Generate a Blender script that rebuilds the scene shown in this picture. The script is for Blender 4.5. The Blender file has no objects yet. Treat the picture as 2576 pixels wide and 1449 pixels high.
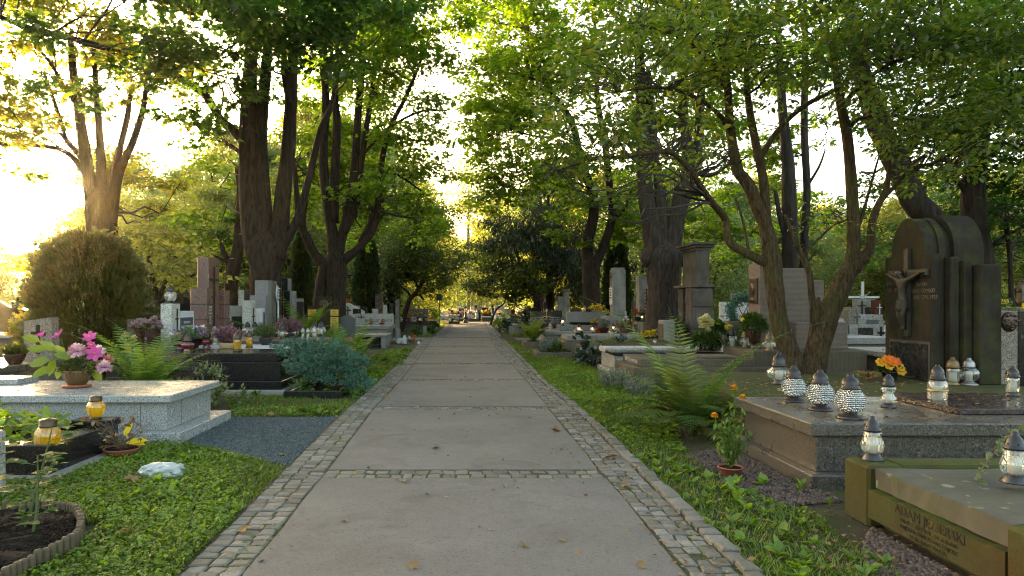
EXPOSURE, HAZE, HAZE_G = 3.45, 0.00013, 0.85
import bpy, bmesh, math, random
import numpy as np
from mathutils import Vector, Matrix
random.seed(7); RNG = np.random.default_rng(11)
R = math.radians
scene = bpy.context.scene
COL = scene.collection
# ---- measuring aid: a photograph position (2576 x 1449 grid) and a height or distance give a place on the real ground
F, CX, CY, H = 1717.0, 1180.0, 766.0, 1.5
def G(x, y, z=0.0):
    Y = F*(H-z)/(y-CY); return ((x-CX)*Y/F, Y, z)
def at(x, y, Y): return ((x-CX)*Y/F, Y, H-(y-CY)*Y/F)
TILES = {1:(0,900,4.529),2:(440,820,4.2615),3:(900,860,4.2625),4:(1300,930,5.367),5:(1700,860,4.529),
         6:(2160,820,4.025),7:(2560,900,4.025),8:(2880,820,3.019),10:(2300,0,1.6104),11:(1500,0,1.449),12:(900,0,1.449),13:(0,0,1.61),
         21:(0,950,1.5414),22:(400,820,2.4156),23:(1200,850,3.22),24:(1650,850,2.8975),25:(2200,750,2.2207),26:(2350,1150,1.9585)}
def P(t, x, y):
    a, b, s = TILES[t]; return ((a+x/s)/1.3043, (b+y/s)/1.3043)
# ---- objects
def tag(o, label=None, cat=None, group=None, kind=None):
    if label: o['label'] = label
    if cat: o['category'] = cat
    if group: o['group'] = group
    if kind: o['kind'] = kind
    return o
def thing(name, label, cat, loc=(0,0,0), group=None):
    o = bpy.data.objects.new(name, None); COL.objects.link(o); o.location = loc; o.empty_display_size = .1
    return tag(o, label, cat, group)
def root_loc(o):
    v = Vector((0,0,0))
    while o is not None: v = v + o.location; o = o.parent
    return v
def link_mesh(name, me, mat, parent=None):
    if mat is not None:
        for m in (mat if isinstance(mat, (list, tuple)) else [mat]): me.materials.append(m)
    o = bpy.data.objects.new(name, me); COL.objects.link(o)
    if parent is not None: o.parent = parent
    return o
def copy_tree(o, parent=None):
    c = o.copy(); COL.objects.link(c); c.parent = parent
    for ch in list(o.children): copy_tree(ch, c)
    return c
class MB:
    """collects shapes (world coordinates) that become one mesh object"""
    def __init__(s): s.v = []; s.f = []; s.m = []; s.sm = []
    def add(s, v, f, mi=0, smooth=False):
        n = len(s.v); s.v.extend([tuple(p) for p in v]); s.f.extend([tuple(i+n for i in q) for q in f])
        s.m.extend([mi]*len(f)); s.sm.extend([smooth]*len(f)); return s
    def box(s, x0, x1, y0, y1, z0, z1, b=.008, mi=0, rot=0):
        if x1 < x0: x0, x1 = x1, x0
        b = min(b, (x1-x0)*.3, (y1-y0)*.3, (z1-z0)*.3)
        xs = ((x0, x0+b), (x1, x1-b)); ys = ((y0, y0+b), (y1, y1-b)); zs = ((z0, z0+b), (z1, z1-b))
        v = []; idx = {}
        for i in (0,1):
            for j in (0,1):
                for k in (0,1):
                    X, Y, Z = xs[i], ys[j], zs[k]
                    for a, p in enumerate(((X[0],Y[1],Z[1]), (X[1],Y[0],Z[1]), (X[1],Y[1],Z[0]))):
                        idx[i,j,k,a] = len(v); v.append(p)
        f = []
        for i in (0,1):
            q = [idx[i,0,0,0], idx[i,1,0,0], idx[i,1,1,0], idx[i,0,1,0]]; f.append(q if i else q[::-1])
        for j in (0,1):
            q = [idx[0,j,0,1], idx[1,j,0,1], idx[1,j,1,1], idx[0,j,1,1]]; f.append(q[::-1] if j else q)
        for k in (0,1):
            q = [idx[0,0,k,2], idx[1,0,k,2], idx[1,1,k,2], idx[0,1,k,2]]; f.append(q if k else q[::-1])
        for j in (0,1):
            for k in (0,1):
                q = [idx[0,j,k,1], idx[1,j,k,1], idx[1,j,k,2], idx[0,j,k,2]]; f.append(q)
        for i in (0,1):
            for k in (0,1):
                q = [idx[i,0,k,0], idx[i,1,k,0], idx[i,1,k,2], idx[i,0,k,2]]; f.append(q)
        for i in (0,1):
            for j in (0,1):
                q = [idx[i,j,0,0], idx[i,j,1,0], idx[i,j,1,1], idx[i,j,0,1]]; f.append(q)
        for i in (0,1):
            for j in (0,1):
                for k in (0,1): f.append([idx[i,j,k,0], idx[i,j,k,1], idx[i,j,k,2]])
        if rot:
            cx, cy = (x0+x1)/2, (y0+y1)/2; c, sn = math.cos(rot), math.sin(rot)
            v = [(cx+(p[0]-cx)*c-(p[1]-cy)*sn, cy+(p[0]-cx)*sn+(p[1]-cy)*c, p[2]) for p in v]
        return s.add(v, f, mi)
    def lathe(s, prof, c, n=20, mi=0, smooth=True, sx=1, sy=1, lobes=0, la=0):
        v = []; f = []
        for r, z in prof:
            for i in range(n):
                t = 2*math.pi*i/n; rr = r*(1+la*math.cos(lobes*t)) if lobes else r
                v.append((c[0]+rr*math.cos(t)*sx, c[1]+rr*math.sin(t)*sy, c[2]+z))
        for k in range(len(prof)-1):
            for i in range(n):
                j = (i+1) % n; f.append((k*n+i, k*n+j, (k+1)*n+j, (k+1)*n+i))
        if prof[0][0] > 1e-4: f.append(tuple(range(n))[::-1])
        if prof[-1][0] > 1e-4: f.append(tuple(range((len(prof)-1)*n, len(prof)*n)))
        return s.add(v, f, mi, smooth)
    def tube(s, pts, rad, n=8, mi=0, smooth=True, cap=True, rough=0.0, seed=0):
        pts = [Vector(p) for p in pts]; N = len(pts)
        if not isinstance(rad, (list, tuple)): rad = [rad]*N
        v = []; f = []; up = None; rnd = random.Random(seed)
        ph = [rnd.uniform(0, 6.28) for _ in range(4)]
        for k in range(N):
            d = (pts[min(k+1, N-1)]-pts[max(k-1, 0)]).normalized()
            if up is None: up = d.orthogonal().normalized()
            up = (up-d*up.dot(d)); up = up.normalized() if up.length > 1e-6 else d.orthogonal().normalized()
            w = d.cross(up)
            for i in range(n):
                t = 2*math.pi*i/n; r = rad[k]
                if rough: r *= 1+rough*(math.sin(3*t+ph[0]+k*.35)+.7*math.sin(5*t+ph[1]-k*.23)+.5*math.sin(2*t+ph[2]+k*.8))*.5+rough*rnd.uniform(-.25, .25)
                v.append(pts[k]+(up*math.cos(t)+w*math.sin(t))*r)
        for k in range(N-1):
            for i in range(n):
                j = (i+1) % n; f.append((k*n+i, k*n+j, (k+1)*n+j, (k+1)*n+i))
        if cap: f.append(tuple(range(n))[::-1]); f.append(tuple(range((N-1)*n, N*n)))
        return s.add(v, f, mi, smooth)
    def prism(s, poly, axis, a0, a1, mi=0):
        """poly in the plane across axis ('x': (y,z), 'y': (x,z), 'z': (x,y))"""
        def p3(p, a): return {'x':(a,p[0],p[1]), 'y':(p[0],a,p[1]), 'z':(p[0],p[1],a)}[axis]
        n = len(poly); v = [p3(p, a0) for p in poly]+[p3(p, a1) for p in poly]
        f = [tuple(range(n)), tuple(range(n, 2*n))[::-1]]+[(i, n+i, n+(i+1) % n, (i+1) % n) for i in range(n)]
        return s.add(v, f, mi)
    def build(s, name, mat, parent=None, label=None):
        me = bpy.data.meshes.new(name)
        o = root_loc(parent) if parent is not None else Vector((0,0,0))
        me.from_pydata([(p[0]-o.x, p[1]-o.y, p[2]-o.z) for p in s.v], [], s.f)
        me.polygons.foreach_set('material_index', s.m); me.polygons.foreach_set('use_smooth', s.sm)
        bm = bmesh.new(); bm.from_mesh(me); bmesh.ops.recalc_face_normals(bm, faces=bm.faces); bm.to_mesh(me); bm.free()
        ob = link_mesh(name, me, mat, parent)
        if label: ob['label'] = label
        return ob
def single(name, mb, mat, label, cat, base=(0,0,0), group=None):
    """a thing that is one mesh, its origin at its base"""
    me_o = thing_stub(base); o = mb.build(name, mat, me_o); o.parent = None; o.location = base
    bpy.data.objects.remove(me_o); return tag(o, label, cat, group)
def thing_stub(loc):
    o = bpy.data.objects.new('stub', None); o.location = loc; return o
def structure(name, mb, mat):
    return tag(mb.build(name, mat), kind='structure')
# ---- large leaf meshes, built from arrays
SHAPES = {
 'oval': ([(0,0,0),(.3,.25,.05),(.7,.21,.04),(1,0,-.06),(.7,-.21,.04),(.3,-.25,.05)], [(0,1,2,3),(0,3,4,5)]),
 'maple': ([(0,0,0),(-.06,.40,.03),(.27,.24,.04),(.48,.52,.0),(.60,.2,.04),(1,0,-.08),(.60,-.2,.04),(.48,-.52,.0),(.27,-.24,.04),(-.06,-.40,.03)], [(0,1,2,3,4,5),(0,5,6,7,8,9)]),
 'quad': ([(0,0,0),(.45,.30,.06),(1,0,-.05),(.45,-.30,.06)], [(0,1,2,3)]),
 'needle': ([(0,0,0),(.4,.09,.0),(1,0,-.04),(.4,-.09,.0)], [(0,1,2,3)]),
 'blade': ([(0,.045,0),(0,-.045,0),(.5,-.035,.05),(1,0,.22),(.5,.035,.05)], [(0,1,2,4),(4,2,3)]),
 'petal': ([(0,0,0),(.5,.2,.06),(.9,.12,.05),(1,0,0),(.9,-.12,.05),(.5,-.2,.06)], [(0,1,2,3),(0,3,4,5)]),
 'stone': ([(-.5,-.4,0),(.5,-.35,0),(.45,.4,0),(-.4,.45,0),(-.3,-.2,.4),(.28,-.22,.45),(.22,.25,.38),(-.25,.2,.46)], [(4,5,6,7),(0,1,5,4),(1,2,6,5),(2,3,7,6),(3,0,4,7)]),
}
def unit(a): return a/np.maximum(np.linalg.norm(a, axis=-1, keepdims=True), 1e-9)
def leaf_arrays(c, U, W, size, shape, wid=1.0):
    """c centres, U leaf direction, W approximate leaf normal, size lengths"""
    t, faces = SHAPES[shape]; t = np.array(t, float)
    U = unit(U); V = unit(np.cross(W, U)); W2 = np.cross(U, V)
    s = np.asarray(size, float).reshape(-1,1,1)
    v = c[:,None,:]+s*(t[None,:,0:1]*U[:,None,:]+wid*t[None,:,1:2]*V[:,None,:]+t[None,:,2:3]*W2[:,None,:])
    return v.reshape(-1,3), faces, len(t)
def np_mesh(name, blocks, mat, parent=None, smooth=False, offset=None):
    """blocks: list of (verts Nx3, template faces, verts per item, material index)"""
    V = []; L = []; S = []; MI = []; base = 0; lbase = 0
    for v, faces, k, mi in blocks:
        n = len(v)//k
        off = (np.arange(n)*k+base)[:,None]
        per = sum(len(q) for q in faces)
        flat = np.concatenate([np.array(q) for q in faces])[None,:]+off
        L.append(flat.ravel())
        st = np.cumsum([0]+[len(q) for q in faces])[:-1]
        S.append((st[None,:]+(np.arange(n)*per)[:,None]+lbase).ravel())
        MI.append(np.full(n*len(faces), mi, np.int32))
        V.append(v); base += len(v); lbase += n*per
    V = np.concatenate(V); L = np.concatenate(L).astype(np.int32); S = np.concatenate(S).astype(np.int32); MI = np.concatenate(MI)
    o = root_loc(parent) if parent is not None else Vector((0,0,0))
    if offset is not None: o = Vector(offset)
    V = V-np.array([o.x, o.y, o.z])
    me = bpy.data.meshes.new(name)
    me.vertices.add(len(V)); me.vertices.foreach_set('co', V.astype(np.float32).ravel())
    me.loops.add(len(L)); me.loops.foreach_set('vertex_index', L)
    me.polygons.add(len(S)); me.polygons.foreach_set('loop_start', S)
    me.polygons.foreach_set('material_index', MI)
    if smooth: me.polygons.foreach_set('use_smooth', np.ones(len(S), bool))
    me.update(calc_edges=True)
    return link_mesh(name, me, mat, parent)
def rnd_dir(n, zs=1.0):
    d = RNG.normal(size=(n,3)); d[:,2] *= zs; return unit(d)
def twig_arrays(A, B, r0, r1, sag=.12, n=5):
    """many thin three-sided curved twigs from points A to points B"""
    N = len(A); ts = np.linspace(0, 1, n); d = B-A; ln = np.linalg.norm(d, axis=1, keepdims=True)
    bend = RNG.normal(size=(N,3))*ln*sag; bend[:,2] += ln[:,0]*sag*.9
    pts = A[:,None,:]+d[:,None,:]*ts[None,:,None]+bend[:,None,:]*(np.sin(ts*math.pi))[None,:,None]+RNG.normal(size=(N,n,3))*(ln*.03)[:,None,:]*(ts*(1-ts)*4)[None,:,None]
    u = unit(d); a = unit(np.cross(u, np.array([.31,.2,.93]))); b = np.cross(u, a)
    rad = (r0[:,None]*(1-ts)[None,:]+r1[:,None]*ts[None,:])[:,:,None]
    rings = [pts+rad*(a*math.cos(q)+b*math.sin(q))[:,None,:] for q in (0, 2.094, 4.189)]
    v = np.stack(rings, axis=2).reshape(N, n*3, 3)
    faces = []
    for k in range(n-1):
        for i in range(3):
            j = (i+1) % 3; faces.append((k*3+i, k*3+j, k*3+3+j, k*3+3+i))
    return v.reshape(-1,3), faces, n*3
def smooth_path(pts, k=4):
    """Catmull-Rom through rows of numbers"""
    p = [np.array(q, float) for q in pts]; out = []
    p = [2*p[0]-p[1]]+p+[2*p[-1]-p[-2]]
    for i in range(1, len(p)-2):
        for j in range(k):
            t = j/k; a, b, c, d = p[i-1], p[i], p[i+1], p[i+2]
            out.append(.5*((2*b)+(-a+c)*t+(2*a-5*b+4*c-d)*t*t+(-a+3*b-3*c+d)*t**3))
    out.append(p[-2]); return out
def text_block(lines, size, origin, ux, uz, lift, mat, parent, align='CENTER', gap=1.25, name='inscription', depth=.002):
    """lines of lettering on a face: ux runs along the writing, uz up; lift stands the letters off the face"""
    ux = Vector(ux).normalized(); uz = Vector(uz).normalized(); nrm = ux.cross(uz)
    cu = bpy.data.curves.new('lettering', 'FONT'); cu.body = '\n'.join(lines); cu.size = size; cu.align_x = align
    cu.space_line = gap; cu.extrude = depth; cu.resolution_u = 2
    tmp = bpy.data.objects.new('lettering', cu); COL.objects.link(tmp)
    bpy.context.view_layer.update()
    me = bpy.data.meshes.new_from_object(tmp.evaluated_get(bpy.context.evaluated_depsgraph_get()))
    bpy.data.objects.remove(tmp); bpy.data.curves.remove(cu)
    o = root_loc(parent); og = Vector(origin)+nrm*lift-o
    for v in me.vertices: v.co = og+ux*v.co.x+uz*v.co.y+nrm*v.co.z
    me.materials.clear(); return link_mesh(name, me, mat, parent)
# ---- procedural materials
def nodes(name):
    m = bpy.data.materials.new(name); m.use_nodes = True; nt = m.node_tree; nt.nodes.clear()
    out = nt.nodes.new('ShaderNodeOutputMaterial'); return m, nt, out
def L(nt, a, b): nt.links.new(a, b)
def ramp(nt, fac, stops, interp='LINEAR'):
    r = nt.nodes.new('ShaderNodeValToRGB'); e = r.color_ramp.elements; r.color_ramp.interpolation = interp
    while len(e) > 1: e.remove(e[-1])
    e[0].position = stops[0][0]; e[0].color = (*stops[0][1], 1)
    for p, c in stops[1:]:
        q = e.new(p); q.color = (*c, 1)
    L(nt, fac, r.inputs['Fac']); return r.outputs['Color']
def noise(nt, co, scale, detail=4, rough=.6, dist=0):
    n = nt.nodes.new('ShaderNodeTexNoise'); n.inputs['Scale'].default_value = scale; n.inputs['Detail'].default_value = detail
    n.inputs['Roughness'].default_value = rough; n.inputs['Distortion'].default_value = dist
    if co is not None: L(nt, co, n.inputs['Vector'])
    return n.outputs['Fac']
def mix(nt, fac, a, b, mode='MIX'):
    n = nt.nodes.new('ShaderNodeMix'); n.data_type = 'RGBA'; n.blend_type = mode
    for s, x in ((n.inputs[0], fac), (n.inputs[6], a), (n.inputs[7], b)):
        if hasattr(x, 'is_linked'): L(nt, x, s)
        elif isinstance(x, (tuple, list)): s.default_value = (*x, 1) if len(x) == 3 else x
        else: s.default_value = x
    return n.outputs[2]
def rng(nt, v, a, b, c=0, d=1):
    n = nt.nodes.new('ShaderNodeMapRange'); L(nt, v, n.inputs[0])
    for i, x in enumerate((a, b, c, d)): n.inputs[i+1].default_value = x
    return n.outputs[0]
def bump(nt, h, strength=.3, dist=.01):
    b = nt.nodes.new('ShaderNodeBump'); b.inputs['Strength'].default_value = strength; b.inputs['Distance'].default_value = dist
    L(nt, h, b.inputs['Height']); return b.outputs['Normal']
def geo(nt): return nt.nodes.new('ShaderNodeNewGeometry')
def objco(nt): return nt.nodes.new('ShaderNodeTexCoord').outputs['Object']
def pbsdf(nt, out, col, rough=.6, normal=None, metal=0, spec=.5, **k):
    p = nt.nodes.new('ShaderNodeBsdfPrincipled')
    for nm, x in (('Base Color', col), ('Roughness', rough), ('Metallic', metal), ('Specular IOR Level', spec), *k.items()):
        s = p.inputs[nm]
        if hasattr(x, 'is_linked'): L(nt, x, s)
        elif isinstance(x, (tuple, list)): s.default_value = (*x, 1) if len(x) == 3 else x
        else: s.default_value = x
    if normal is not None: L(nt, normal, p.inputs['Normal'])
    L(nt, p.outputs[0], out.inputs['Surface']); return p
def weather(nt, col, co, amt=.5, streak=True, moss=0.0, moss_col=(.055,.07,.012)):
    """stains with a shape of their own, runs down the faces, moss on the upward faces"""
    big = noise(nt, co, 2.3, 5, .65)
    col = mix(nt, rng(nt, big, .45, .75, 0, amt), col, (.035,.03,.024))
    if streak:
        mp = nt.nodes.new('ShaderNodeMapping'); mp.inputs['Scale'].default_value = (9,9,.7); L(nt, co, mp.inputs['Vector'])
        st = noise(nt, mp.outputs[0], 1.6, 4, .6); col = mix(nt, rng(nt, st, .52, .8, 0, amt*.8), col, (.05,.045,.035))
    if moss:
        g = geo(nt); sp = nt.nodes.new('ShaderNodeSeparateXYZ'); L(nt, g.outputs['Normal'], sp.inputs[0])
        ms = noise(nt, co, 3.1, 6, .7); up = rng(nt, sp.outputs[2], -.3, 1, .25, 1)
        mm = nt.nodes.new('ShaderNodeMath'); mm.operation = 'MULTIPLY'; L(nt, rng(nt, ms, .62-.4*moss, .72-.15*moss, 0, 1), mm.inputs[0]); L(nt, up, mm.inputs[1])
        col = mix(nt, mm.outputs[0], col, moss_col)
    return col
def granite(name, dark, mid, light, scale=55, rough=.3, polish=.5, wet=0.0, weath=.15, coat=0, moss=0):
    m, nt, out = nodes(name); co = objco(nt)
    a = noise(nt, co, scale, 3, .7); b = noise(nt, co, scale*2.1, 2, .6)
    c1 = ramp(nt, a, [(.36, dark), (.46, mid), (.56, mid), (.66, light)])
    c2 = mix(nt, rng(nt, b, .56, .66), c1, tuple(x*.45 for x in dark))
    c3 = weather(nt, c2, co, weath, True, moss)
    sc = noise(nt, co, 5, 4); r = rng(nt, sc, .3, .7, rough*.8, rough*1.35)
    pbsdf(nt, out, c3, r, bump(nt, noise(nt, co, scale*1.5, 2), .12, .002), spec=polish); return m
def terrazzo(name, base, chip, dark, scale=70, weath=.3, moss=0):
    m, nt, out = nodes(name); co = objco(nt)
    vo = nt.nodes.new('ShaderNodeTexVoronoi'); vo.inputs['Scale'].default_value = scale; L(nt, co, vo.inputs['Vector'])
    sp = nt.nodes.new('ShaderNodeSeparateColor'); L(nt, vo.outputs['Color'], sp.inputs[0])
    col = ramp(nt, sp.outputs[0], [(0, dark), (.2, base), (.55, base), (.8, chip), (1, chip)])
    col = weather(nt, col, co, weath, True, moss)
    pbsdf(nt, out, col, .8, bump(nt, sp.outputs[1], .35, .004)); return m
def sandstone(name, a, b, weath=.5, moss=.0, rib=None, scale=26, rough=.88, bs=.4):
    m, nt, out = nodes(name); co = objco(nt)
    col = mix(nt, rng(nt, noise(nt, co, 1.7, 5, .65), .35, .68), a, b)
    fine = noise(nt, co, scale*3, 4, .75); col = mix(nt, rng(nt, fine, .35, .7, 0, .45), col, tuple(x*.45 for x in a))
    col = weather(nt, col, co, weath, True, moss)
    h = mix(nt, .5, noise(nt, co, scale, 5, .7), noise(nt, co, 7, 4))
    if rib:
        w = nt.nodes.new('ShaderNodeTexWave'); w.bands_direction = rib; w.inputs['Scale'].default_value = 13; w.inputs['Distortion'].default_value = .8; w.inputs['Detail Scale'].default_value = 3
        L(nt, co, w.inputs['Vector']); h = mix(nt, .7, h, w.outputs['Color'])
        col = mix(nt, rng(nt, w.outputs['Fac'], .1, .7, .28, 0), col, (.03,.025,.02))
    pbsdf(nt, out, col, rough, bump(nt, h, bs, .012), spec=.18); return m
def plain(name, col, rough=.5, metal=0, var=.2, scale=12, spec=.5, bs=.0, **k):
    m, nt, out = nodes(name); co = objco(nt); n = noise(nt, co, scale, 4, .6)
    c = mix(nt, rng(nt, n, .3, .7, 0, var*1.6), col, tuple(x*.4 for x in col))
    pbsdf(nt, out, c, rng(nt, n, .3, .7, rough*.8, min(1, rough*1.25)), bump(nt, n, bs, .004) if bs else None, metal, spec, **k); return m
def leafmat(name, cols, trans, tmix=.5, spread=1.0, gloss=.25, noise_scale=.35):
    """leaf blades: each its own shade, lighter clumps and darker clumps, light shining through"""
    m, nt, out = nodes(name); g = geo(nt); co = objco(nt)
    r = g.outputs['Random Per Island']
    c = ramp(nt, r, [(i/max(1,len(cols)-1), x) for i, x in enumerate(cols)])
    n = noise(nt, co, noise_scale, 2, .5)
    v = rng(nt, n, .3, .7, .65, 1.3)
    hs = nt.nodes.new('ShaderNodeHueSaturation'); L(nt, v, hs.inputs['Value']); L(nt, c, hs.inputs['Color'])
    d = nt.nodes.new('ShaderNodeBsdfDiffuse'); L(nt, hs.outputs[0], d.inputs['Color'])
    tr = nt.nodes.new('ShaderNodeBsdfTranslucent')
    tc = mix(nt, 1.0, hs.outputs[0], trans, 'MULTIPLY'); L(nt, tc, tr.inputs['Color'])
    ms = nt.nodes.new('ShaderNodeMixShader'); ms.inputs[0].default_value = tmix; L(nt, d.outputs[0], ms.inputs[1]); L(nt, tr.outputs[0], ms.inputs[2])
    gl = nt.nodes.new('ShaderNodeBsdfGlossy'); gl.inputs['Roughness'].default_value = .42; gl.inputs['Color'].default_value = (.9,.92,.8,1)
    m2 = nt.nodes.new('ShaderNodeMixShader'); m2.inputs[0].default_value = gloss*.14; L(nt, ms.outputs[0], m2.inputs[1]); L(nt, gl.outputs[0], m2.inputs[2])
    L(nt, m2.outputs[0], out.inputs['Surface']); return m
def petalmat(name, a, b, tmix=.35):
    m, nt, out = nodes(name); g = geo(nt)
    c = ramp(nt, g.outputs['Random Per Island'], [(0, a), (1, b)])
    d = nt.nodes.new('ShaderNodeBsdfDiffuse'); L(nt, c, d.inputs['Color'])
    tr = nt.nodes.new('ShaderNodeBsdfTranslucent'); L(nt, c, tr.inputs['Color'])
    ms = nt.nodes.new('ShaderNodeMixShader'); ms.inputs[0].default_value = tmix; L(nt, d.outputs[0], ms.inputs[1]); L(nt, tr.outputs[0], ms.inputs[2])
    L(nt, ms.outputs[0], out.inputs['Surface']); return m
def bark(name, a, b, moss=0, scale=9):
    m, nt, out = nodes(name); co = objco(nt)
    mp = nt.nodes.new('ShaderNodeMapping'); mp.inputs['Scale'].default_value = (1,1,.16); L(nt, co, mp.inputs['Vector'])
    n = noise(nt, mp.outputs[0], scale, 6, .7, .6); n2 = noise(nt, mp.outputs[0], scale*3.2, 4, .6)
    h = mix(nt, .35, n, n2)
    c = mix(nt, rng(nt, n, .36, .62), a, b)
    if moss: c = mix(nt, rng(nt, noise(nt, co, 1.6, 4), .5, .7, 0, moss), c, (.06,.07,.015))
    pbsdf(nt, out, c, .92, bump(nt, h, .9, .04), spec=.2); return m
def glassmat(name, tint, refl=.5, rough=.06, body=.12):
    """thin lantern glass: see-through with tinted body and bright edge reflections"""
    m, nt, out = nodes(name); co = objco(nt)
    t = nt.nodes.new('ShaderNodeBsdfTransparent'); t.inputs['Color'].default_value = (*tint, 1)
    g = nt.nodes.new('ShaderNodeBsdfGlossy'); g.inputs['Roughness'].default_value = rough; g.inputs['Color'].default_value = (1,1,1,1)
    w = nt.nodes.new('ShaderNodeTexWave'); w.inputs['Scale'].default_value = 18; w.inputs['Distortion'].default_value = 2; L(nt, co, w.inputs['Vector'])
    L(nt, bump(nt, w.outputs['Fac'], .35, .01), g.inputs['Normal'])
    f = nt.nodes.new('ShaderNodeLayerWeight'); f.inputs['Blend'].default_value = .45
    d = nt.nodes.new('ShaderNodeBsdfTranslucent'); d.inputs['Color'].default_value = (*tint, 1)
    m1 = nt.nodes.new('ShaderNodeMixShader'); m1.inputs[0].default_value = body; L(nt, t.outputs[0], m1.inputs[1]); L(nt, d.outputs[0], m1.inputs[2])
    ms = nt.nodes.new('ShaderNodeMixShader'); L(nt, rng(nt, f.outputs['Facing'], 0, 1, .08, refl), ms.inputs[0]); L(nt, m1.outputs[0], ms.inputs[1]); L(nt, g.outputs[0], ms.inputs[2])
    L(nt, ms.outputs[0], out.inputs['Surface']); return m
def flame_mat(name, col, st):
    m, nt, out = nodes(name); e = nt.nodes.new('ShaderNodeEmission'); e.inputs['Color'].default_value = (*col, 1); e.inputs['Strength'].default_value = st
    L(nt, e.outputs[0], out.inputs['Surface']); return m
M = {}
M['granite_light'] = granite('light_grey_granite', (.10,.105,.10), (.34,.35,.34), (.55,.56,.54), 60, .22, .6, weath=.08)
M['granite_brown'] = granite('brown_grey_granite', (.02,.017,.013), (.095,.082,.066), (.22,.195,.16), 60, .3, .5, weath=.25)
M['granite_black'] = granite('black_granite', (.006,.006,.006), (.014,.013,.013), (.035,.033,.032), 90, .16, .6, weath=.0)
M['granite_grey'] = granite('mid_grey_granite', (.07,.07,.068), (.21,.205,.2), (.36,.35,.34), 75, .4, .5, weath=.2)
M['granite_red'] = granite('red_brown_granite', (.06,.025,.02), (.16,.085,.07), (.25,.15,.125), 60, .3, .5, weath=.1)
M['marble_dark'] = granite('dark_marble', (.02,.014,.013), (.045,.03,.027), (.10,.07,.06), 30, .25, .5, weath=.05)
M['terrazzo_light'] = terrazzo('light_terrazzo', (.40,.39,.35), (.58,.56,.5), (.13,.12,.1), 75, .2)
M['terrazzo'] = terrazzo('grey_terrazzo', (.26,.25,.22), (.42,.40,.36), (.06,.055,.05), 75, .35)
M['terrazzo_brown'] = terrazzo('brown_terrazzo', (.17,.14,.105), (.30,.26,.2), (.04,.035,.03), 80, .35)
M['concrete'] = sandstone('weathered_concrete', (.26,.25,.22), (.34,.33,.30), .35, 0, None, 40)
M['stone_brown'] = sandstone('brown_sandstone', (.13,.10,.07), (.19,.155,.115), .55, .25, None, 26)
M['stone_rib'] = sandstone('tooled_brown_sandstone', (.12,.095,.065), (.175,.145,.10), .4, .25, 'X', 26)
M['stone_rib_cross'] = sandstone('finely_tooled_sandstone', (.20,.155,.125), (.25,.20,.165), .3, .0, 'Z', 26)
M['stone_dark'] = sandstone('dark_stained_sandstone', (.02,.0155,.0095), (.04,.031,.02), .7, .35, None, 22)
M['stone_grey'] = sandstone('grey_weathered_stone', (.25,.235,.20), (.36,.345,.31), .6, .15, None, 22)
M['stone_dim'] = sandstone('dim_mossy_slab_stone', (.045,.04,.02), (.085,.07,.045), .6, .7, None, 24)
M['stone_stained'] = sandstone('blackened_sandstone', (.085,.068,.055), (.165,.14,.12), .85, .1, None, 18)
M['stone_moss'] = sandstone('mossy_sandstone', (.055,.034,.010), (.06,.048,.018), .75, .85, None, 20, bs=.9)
M['white_stone'] = sandstone('pale_stone', (.5,.51,.52), (.62,.63,.64), .15, 0, None, 40)
M['brick_dark'] = sandstone('dark_red_stone', (.10,.03,.02), (.14,.05,.035), .2, 0)
M['plaque_black'] = plain('black_plaque', (.018,.017,.017), .25, var=.1)
M['plaque_grey'] = plain('dark_grey_plaque', (.07,.075,.08), .4)
M['plaque_white'] = plain('white_plaque', (.62,.62,.58), .5)
M['plaque_yellow'] = plain('brass_yellow_plaque', (.55,.36,.03), .45, var=.1)
M['cross_black'] = plain('blackened_iron', (.02,.019,.018), .5, .3)
M['cross_pale'] = plain('pale_painted_metal', (.62,.63,.64), .4, .2, var=.1)
M['bronze'] = plain('dark_bronze', (.09,.065,.045), .42, .75, bs=.4)
M['bronze_moss'] = plain('tarnished_relief_bronze', (.042,.035,.022), .62, .2, bs=.5)
M['silver_relief'] = plain('silvery_metal', (.55,.55,.54), .4, .6)
M['gold'] = plain('gilded_metal', (.55,.38,.12), .35, .9)
M['letter_gold'] = plain('worn_gold_lettering', (.11,.085,.055), .7, .0)
M['letter_pale'] = plain('pale_lettering', (.5,.48,.44), .6)
M['letter_dark'] = plain('dark_lettering', (.045,.042,.038), .6)
M['letter_cut'] = plain('cut_lettering', (.024,.016,.006), .9)
M['cap_dark'] = plain('dark_lantern_metal', (.06,.052,.05), .32, .75)
M['cap_brass'] = plain('brassy_lantern_metal', (.19,.13,.065), .4, .75)
M['cap_silver'] = plain('dull_silver_lantern_metal', (.36,.34,.33), .35, .8)
M['cap_black'] = plain('black_lantern_plastic', (.018,.017,.018), .35)
M['wax'] = plain('candle_wax', (.46,.43,.35), .5, var=.1)
M['wax_blue'] = plain('candle_cup', (.75,.8,.78), .4, var=.1)
M['glass_clear'] = glassmat('clear_glass', (.93,.95,.92))
M['glass_red'] = glassmat('red_glass', (.55,.006,.003), .3, body=.5)
M['glass_yellow'] = glassmat('yellow_glass', (.80,.64,.006), .28, body=.5)
M['glass_amber'] = glassmat('amber_glass', (.40,.15,.008), .3, body=.45)
M['flame'] = flame_mat('candle_flame', (1,.5,.2), 5)
M['clay'] = plain('terracotta', (.27,.085,.04), .7)
M['pot_gold'] = plain('gold_brown_pot', (.15,.09,.035), .42, .5)
M['pot_cream'] = plain('cream_ceramic_bowl', (.50,.36,.2), .35)
M['pot_black'] = plain('black_plastic_pot', (.02,.02,.02), .45)
M['pot_brown'] = plain('dark_brown_glazed_pot', (.045,.02,.012), .25)
M['wicker'] = plain('wicker', (.22,.10,.04), .7, bs=.8, scale=60)
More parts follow.
